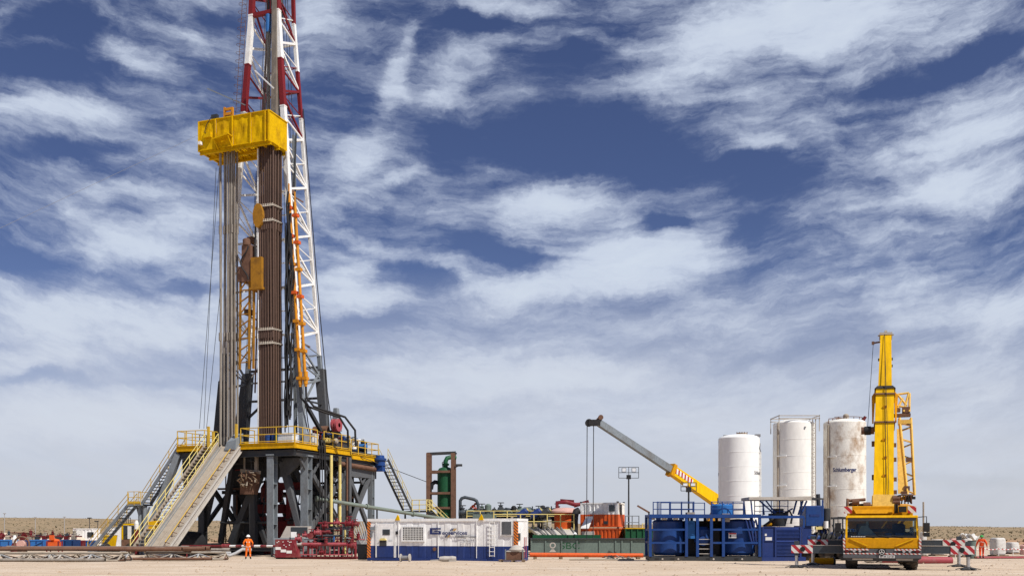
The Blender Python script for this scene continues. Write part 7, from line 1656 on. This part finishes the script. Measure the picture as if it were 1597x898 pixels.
def rng(v, a, b_, c=0, d=1):
    n = N.new('ShaderNodeMapRange'); n.inputs['From Min'].default_value = a; n.inputs['From Max'].default_value = b_; n.inputs['To Min'].default_value = c; n.inputs['To Max'].default_value = d
    L.new(v, n.inputs['Value']); return n.outputs[0]
def mixc(f, a, b_):
    n = N.new('ShaderNodeMix'); n.data_type = 'RGBA'
    for s, v in (('Factor', f), ('A', a), ('B', b_)):
        if isinstance(v, tuple): n.inputs[s].default_value = (*v, 1)
        elif isinstance(v, float): n.inputs[s].default_value = v
        else: L.new(v, n.inputs[s])
    return n.outputs['Result']
def mth(op, a, b_):
    n = N.new('ShaderNodeMath'); n.operation = op
    for i, v in enumerate((a, b_)):
        if isinstance(v, (int, float)): n.inputs[i].default_value = v
        else: L.new(v, n.inputs[i])
    return n.outputs[0]
sand = mixc(rng(noise(.35, 6, .6), .35, .7), (.57, .46, .35), (.47, .365, .265))
sand = mixc(rng(noise(.9, 5, .65, sc=(.25, 1.2, 1)), .52, .72), sand, (.61, .52, .43))
sand = mixc(rng(noise(1.0, 6, .6, sc=(.045, 1.5, 1)), .54, .66, 0, .55), sand, (.46, .35, .26))
sand = mixc(rng(noise(1.0, 5, .6, sc=(.3, 1.1, 1)), .60, .72, 0, .8), sand, (.66, .60, .53))
sxg = N.new('ShaderNodeSeparateXYZ'); L.new(tc_.outputs['Object'], sxg.inputs[0])
tcoord = mth('ADD', mth('ADD', sxg.outputs[1], mth('MULTIPLY', sxg.outputs[0], .085)), rng(noise(.045, 2), 0, 1, -3.5, 3.5))
ff = mth('MULTIPLY', mth('FRACT', mth('DIVIDE', tcoord, 6.7), 0), 6.7)
dt = mth('MINIMUM', mth('ABSOLUTE', mth('SUBTRACT', ff, 1.0), 0), mth('ABSOLUTE', mth('SUBTRACT', ff, 3.0), 0))
rut = mth('MULTIPLY', rng(dt, .42, .16), rng(noise(.12, 4), .40, .58))
sand = mixc(mth('MULTIPLY', rut, .75), sand, (.40, .305, .225))
sand = mixc(rng(noise(5.0, 5, .7), .55, .75, 0, .55), sand, (.43, .33, .24))
sand = mixc(rng(noise(24.0, 3, .7), .62, .72, 0, .6), sand, (.28, .22, .16))
redsoil = mixc(rng(noise(.12, 5), .35, .65), (.36, .20, .115), (.44, .29, .18))
dry = mixc(rng(noise(.05, 6, .7), .35, .65), (.34, .245, .15), (.27, .20, .125))
dry = mixc(rng(noise(.5, 4, .7, sc=(1, .35, 1)), .48, .62, 0, .8), dry, (.17, .145, .085))
sx = N.new('ShaderNodeSeparateXYZ'); L.new(tc_.outputs['Object'], sx.inputs[0])
yv = mth('ADD', sx.outputs[1], rng(noise(.03, 4), 0, 1, -28, 28))
yl = mth('ADD', yv, mth('MULTIPLY', mth('MAXIMUM', mth('MULTIPLY', sx.outputs[0], -1.0), 0.0), -.25))
col = mixc(rng(yl, 128, 150), sand, redsoil)
col = mixc(rng(yv, 165, 240), col, dry)
L.new(col, b.inputs['Base Color'])
bp = N.new('ShaderNodeBump'); bp.inputs['Strength'].default_value = .9; bp.inputs['Distance'].default_value = .06
L.new(mth('ADD', mth('ADD', mth('SUBTRACT', noise(1.6, 7, .65), mth('MULTIPLY', rut, .8)), mth('MULTIPLY', noise(1.0, 6, .6, sc=(.045, 1.5, 1)), 1.2)), mth('MULTIPLY', noise(11, 4, .7), .35)), bp.inputs['Height']); L.new(bp.outputs[0], b.inputs['Normal'])
M['sand'] = m; gm.materials.append(m)
# pale spoil bank beyond the yard at left, stones, scrub
rr = random.Random(77)
def mound(x0, x1, y, h, name, label):
    nx2, ny2 = 60, 6; vs = []; fs = []
    for j in range(ny2 + 1):
        for i in range(nx2 + 1):
            u, v = i / nx2, j / ny2; x = x0 + (x1 - x0) * u; yy = y + (v - .5) * 6
            e = math.sin(math.pi * v) * min(1, 6 * u, 6 * (1 - u))
            vs.append((x, yy, G(x, yy) - .05 + h * e * (.6 + .4 * math.sin(x * .9) * math.sin(x * .37 + 1)) + (rr.uniform(-.12, .12) if e > 0 else 0)))
    for j in range(ny2):
        for i in range(nx2): fs.append((j * (nx2 + 1) + i, j * (nx2 + 1) + i + 1, (j + 1) * (nx2 + 1) + i + 1, (j + 1) * (nx2 + 1) + i))
    o = MB('spoil').add(vs, fs, None, False).build(name); tag(o, label, 'spoil bank', None, 'structure')
M['spoil'] = mat('pale_spoil', (.60, .50, .41), .95, dirt=(.44, .30, .2), amt=.7, scale=.6, bump=.5)
mound(-95, -45, 128, 2.0, 'spoil_bank', 'long pale bank of dug earth behind the left yard')
st = MB('pebble'); M['pebble'] = mat('pebbles', (.36, .27, .19), .95, dirt=(.5, .42, .33), amt=.5, scale=1)
def pebble(mb, x, y, s):
    z = G(x, y); k = rr.uniform(.5, .8)
    p = [(s, 0, 0), (0, s * k, 0), (-s * .9, 0, 0), (0, -s * k, 0)]
    a = rr.uniform(0, 3)
    vs = [(x + q[0] * math.cos(a) - q[1] * math.sin(a), y + q[0] * math.sin(a) + q[1] * math.cos(a), z) for q in p] + [(x + rr.uniform(-.3, .3) * s, y + rr.uniform(-.3, .3) * s, z + s * rr.uniform(.5, .9))]
    mb.add(vs, [(0, 1, 4), (1, 2, 4), (2, 3, 4), (3, 0, 4)])
for i in range(7500):
    y = 31 + 55 * rr.random() ** 1.6; x = rr.uniform(-.62, .62) * y
    pebble(st, x, y, rr.uniform(.012, .035) if rr.random() < .95 else rr.uniform(.04, .10))
tag(st.build('gravel'), 'scattered small stones on the sand', 'gravel', None, 'stuff')
# scrub on the hills: small tufts of leaf blades
M['scrub'] = mat('dry_scrub', (.15, .13, .075), .9, dirt=(.21, .17, .10), amt=.7, scale=.03, fine=.3)
M['scrub2'] = mat('dark_scrub', (.085, .082, .048), .9, dirt=(.13, .115, .07), amt=.6, scale=.05, fine=.3)
sb_ = MB('scrub')
def tuft(x, y, s, m):
    z = G(x, y) - .05
    for k in range(6):
        a = rr.uniform(0, 6.28); l = s * rr.uniform(.5, 1.1); w = s * rr.uniform(.25, .5); t = rr.uniform(.2, .8)
        dx, dy = math.cos(a), math.sin(a)
        c = Vector((x + dx * s * .3, y + dy * s * .3, z)); tip = c + Vector((dx * l * t, dy * l * t, l * .9)); p = Vector((-dy, dx, 0)) * w / 2
        sb_.add([c - p, c + p, tip + p * .7, tip - p * .7], [(0, 1, 2, 3)], m)
for i in range(6500):
    y = 165 + 560 * rr.random() ** 1.25; x = rr.uniform(-.62, .62) * y
    if x > 0 and x < .36 * y and rr.random() < .6: continue
    tuft(x, y, rr.uniform(.2, .55) * (1.4 if rr.random() < .08 else 1), 'scrub' if rr.random() < .72 else 'scrub2')
tag(sb_.build('scrub_cover'), 'low dry scrub covering the far hills', 'scrub', None, 'stuff')
# one big dark bush on the left slope
def bush(px, dd, w, h, label):
    x = ax(px, dd); o = thing('dark_bush', label, 'bush', (x, dd, G(x, dd))); mb = MB('scrub2')
    for k in range(700):
        a, e = rr.uniform(0, 6.28), rr.random() ** .5; q = Vector((w * e * math.cos(a), w * .5 * e * math.sin(a), rr.random() * h * (1.05 - e * e * .8))); r = rr.uniform(.12, .3)
        n1 = Vector((rr.uniform(-1, 1), rr.uniform(-1, 1), rr.uniform(-1, 1))).normalized(); t = n1.orthogonal().normalized() * r; u = n1.cross(t).normalized() * r * .6
        mb.add([q - t, q - u, q + t, q + u], [(0, 1, 2, 3)])
    mb.build('leaves', o); MB('wood').tube((0, 0, -.1), (.1, 0, h * .6), .08, n=6, r2=.03).build('stem', o)
bush(83, 200, 1.3, 1.25, 'wide dark bush on the reddish slope above the bright blue bins')

# ------------------------------------------------------------------ light, sky, camera
SUN_AZ, SUN_EL = R(48), R(52)                      # azimuth to the right of straight behind the viewer
tosun = Vector((math.sin(SUN_AZ) * math.cos(SUN_EL), -math.cos(SUN_AZ) * math.cos(SUN_EL), math.sin(SUN_EL)))
sd = bpy.data.lights.new('sun', 'SUN'); sd.energy = 4.6; sd.angle = R(.5); sd.color = (1.0, .955, .88)
so = bpy.data.objects.new('sun', sd); COL.objects.link(so); so.rotation_euler = tosun.to_track_quat('Z', 'Y').to_euler()
W = bpy.data.worlds.new('World'); S.world = W; W.use_nodes = True
nt = W.node_tree; N = nt.nodes; L = nt.links
bg = N['Background']; bg.inputs['Strength'].default_value = .10
sky = N.new('ShaderNodeTexSky'); sky.sky_type = 'NISHITA'; sky.sun_disc = False
sky.sun_elevation = SUN_EL; sky.sun_rotation = math.atan2(tosun.x, tosun.y); sky.altitude = 600; sky.air_density = 1.0; sky.dust_density = .6; sky.ozone_density = 2.0
tc_ = N.new('ShaderNodeTexCoord'); sx = N.new('ShaderNodeSeparateXYZ'); L.new(tc_.outputs['Generated'], sx.inputs[0])
def comb(x, y, z=0.0):
    n = N.new('ShaderNodeCombineXYZ')
    for i, v in enumerate((x, y, z)):
        if isinstance(v, (int, float)): n.inputs[i].default_value = v
        else: L.new(v, n.inputs[i])
    return n.outputs[0]
yy = mth('MAXIMUM', sx.outputs[1], .08); u = mth('DIVIDE', sx.outputs[0], yy); v = mth('DIVIDE', sx.outputs[2], yy)
v = mth('MAXIMUM', v, -.05)
zc2 = mth('ADD', mth('MAXIMUM', sx.outputs[2], 0.0), .16)
plane = comb(mth('DIVIDE', sx.outputs[0], zc2), mth('DIVIDE', sx.outputs[1], zc2))
uv = comb(u, v)
def noisec(vec, scale, detail, rough, sc=(1, 1, 1), rot=0, dist=0.0, loc=(0, 0, 0)):
    mp = N.new('ShaderNodeMapping'); mp.inputs['Scale'].default_value = sc; mp.inputs['Rotation'].default_value = (0, 0, rot); mp.inputs['Location'].default_value = loc
    L.new(vec, mp.inputs['Vector'])
    n = N.new('ShaderNodeTexNoise'); n.inputs['Scale'].default_value = scale; n.inputs['Detail'].default_value = detail; n.inputs['Roughness'].default_value = rough; n.inputs['Distortion'].default_value = dist
    L.new(mp.outputs[0], n.inputs['Vector']); return n
def vmath(op, a, b_):
    n = N.new('ShaderNodeVectorMath'); n.operation = op
    for i, q in enumerate((a, b_)):
        if isinstance(q, tuple): n.inputs[i].default_value = q
        else: L.new(q, n.inputs[i])
    return n.outputs[0]
# wind-drawn warp
wp = noisec(uv, 4.0, 7, .62).outputs['Color']
uvw = vmath('ADD', uv, vmath('MULTIPLY', vmath('SUBTRACT', wp, (.5, .5, .5)), (.17, .11, 0)))
uvs = vmath('ADD', uv, vmath('MULTIPLY', vmath('SUBTRACT', wp, (.5, .5, .5)), (.10, .07, 0)))
BLOBS = CLOUDS
tot = None
for (px, py, rx, ry, rot, amp) in BLOBS:
    mp = N.new('ShaderNodeMapping'); mp.vector_type = 'TEXTURE'
    mp.inputs['Location'].default_value = ((px - CX) / FPX, (HY - py) / FPX, 0); mp.inputs['Rotation'].default_value = (0, 0, R(rot)); mp.inputs['Scale'].default_value = (rx / FPX, ry / FPX, 1)
    L.new(uvw, mp.inputs['Vector'])
    ln = N.new('ShaderNodeVectorMath'); ln.operation = 'LENGTH'; L.new(mp.outputs[0], ln.inputs[0])
    mr = N.new('ShaderNodeMapRange'); mr.interpolation_type = 'SMOOTHERSTEP'; mr.clamp = False; mr.inputs['From Min'].default_value = 1.35; mr.inputs['From Max'].default_value = 0; mr.inputs['To Max'].default_value = amp
    L.new(ln.outputs['Value'], mr.inputs['Value'])
    tot = mr.outputs[0] if tot is None else mth('ADD', tot, mr.outputs[0])
arc = comb(u, mth('SUBTRACT', v, mth('MULTIPLY', mth('MULTIPLY', u, u), .32)))   # the wind bends the streaks into wide arcs
arcw = vmath('ADD', arc, vmath('MULTIPLY', vmath('SUBTRACT', wp, (.5, .5, .5)), (.16, .075, 0)))
n1 = noisec(arcw, 1.0, 11, .64, (3.6, 10.5, 1)).outputs['Fac']
n2 = noisec(arcw, 1.0, 9, .66, (9.0, 34.0, 1), 0, 0, (3, 1, 0)).outputs['Fac']
n4 = noisec(arcw, 1.0, 8, .7, (20, 48, 1), .12, 0, (7, 2, 0)).outputs['Fac']
n3 = noisec(plane, 2.2, 8, .62, (1, 1, 1), .6).outputs['Fac']
base = rng(v, .10, .36, .66, .43)
dens0 = mth('ADD', base, mth('MULTIPLY', tot, .86))
calm = mth('MULTIPLY', rng(v, .03, .24, .55, 1.0), rng(dens0, .08, .45, .35, 1.0))   # less texture in clear gaps and in the low veil
dens = mth('MULTIPLY', mth('SUBTRACT', n1, .5), 1.25)
dens = mth('ADD', dens, mth('MULTIPLY', mth('SUBTRACT', n2, .5), .95))
dens = mth('ADD', dens, mth('MULTIPLY', mth('SUBTRACT', n3, .5), .30))
dens = mth('ADD', dens, mth('MULTIPLY', mth('SUBTRACT', n4, .5), .46))
dens = mth('ADD', dens0, mth('MULTIPLY', dens, calm))
cover = N.new('ShaderNodeMapRange'); cover.interpolation_type = 'SMOOTHSTEP'; cover.inputs['From Min'].default_value = .23; cover.inputs['From Max'].default_value = .93; cover.inputs['To Max'].default_value = .97
L.new(dens, cover.inputs['Value'])
# deep polarised blue of clear air at altitude
tint = N.new('ShaderNodeMix'); tint.data_type = 'RGBA'; tint.blend_type = 'MULTIPLY'; tint.inputs['Factor'].default_value = 1
L.new(sky.outputs[0], tint.inputs['A']); L.new(mixc(rng(v, .0, .35), (.62, .60, .75), (.43, .425, .575)), tint.inputs['B'])
bright = rng(dens, .45, 1.2)
cloudc = mixc(bright, (4.5, 5.1, 6.5), (5.7, 6.35, 7.3))
skyc = mixc(cover.outputs[0], tint.outputs['Result'], cloudc)
hz = mth('MULTIPLY', rng(v, .0, .27, .95, 0), rng(n2, .3, .7, 1.12, .72))
skyc = mixc(hz, skyc, mixc(rng(v, .0, .10), (4.9, 5.15, 5.7), (5.7, 5.9, 6.4)))
L.new(skyc, bg.inputs['Color'])
W.cycles.sampling_method = 'MANUAL'; W.cycles.sample_map_resolution = 512

cam = bpy.data.cameras.new('camera'); co = bpy.data.objects.new('camera', cam); COL.objects.link(co)
cam.sensor_width = 36; cam.lens = 36 * FPX / 1597; cam.shift_y = (HY - 449) / 1597; cam.clip_end = 20000; cam.clip_start = .1
co.location = (0, 0, CZ); co.rotation_euler = (R(90), 0, 0); S.camera = co
S.view_settings.view_transform = 'Standard'; S.view_settings.look = 'None'; S.view_settings.exposure = 0.2; S.view_settings.gamma = 1; S.view_settings.use_curve_mapping = False
S.cycles.use_denoising = True
S.cycles.max_bounces = 6
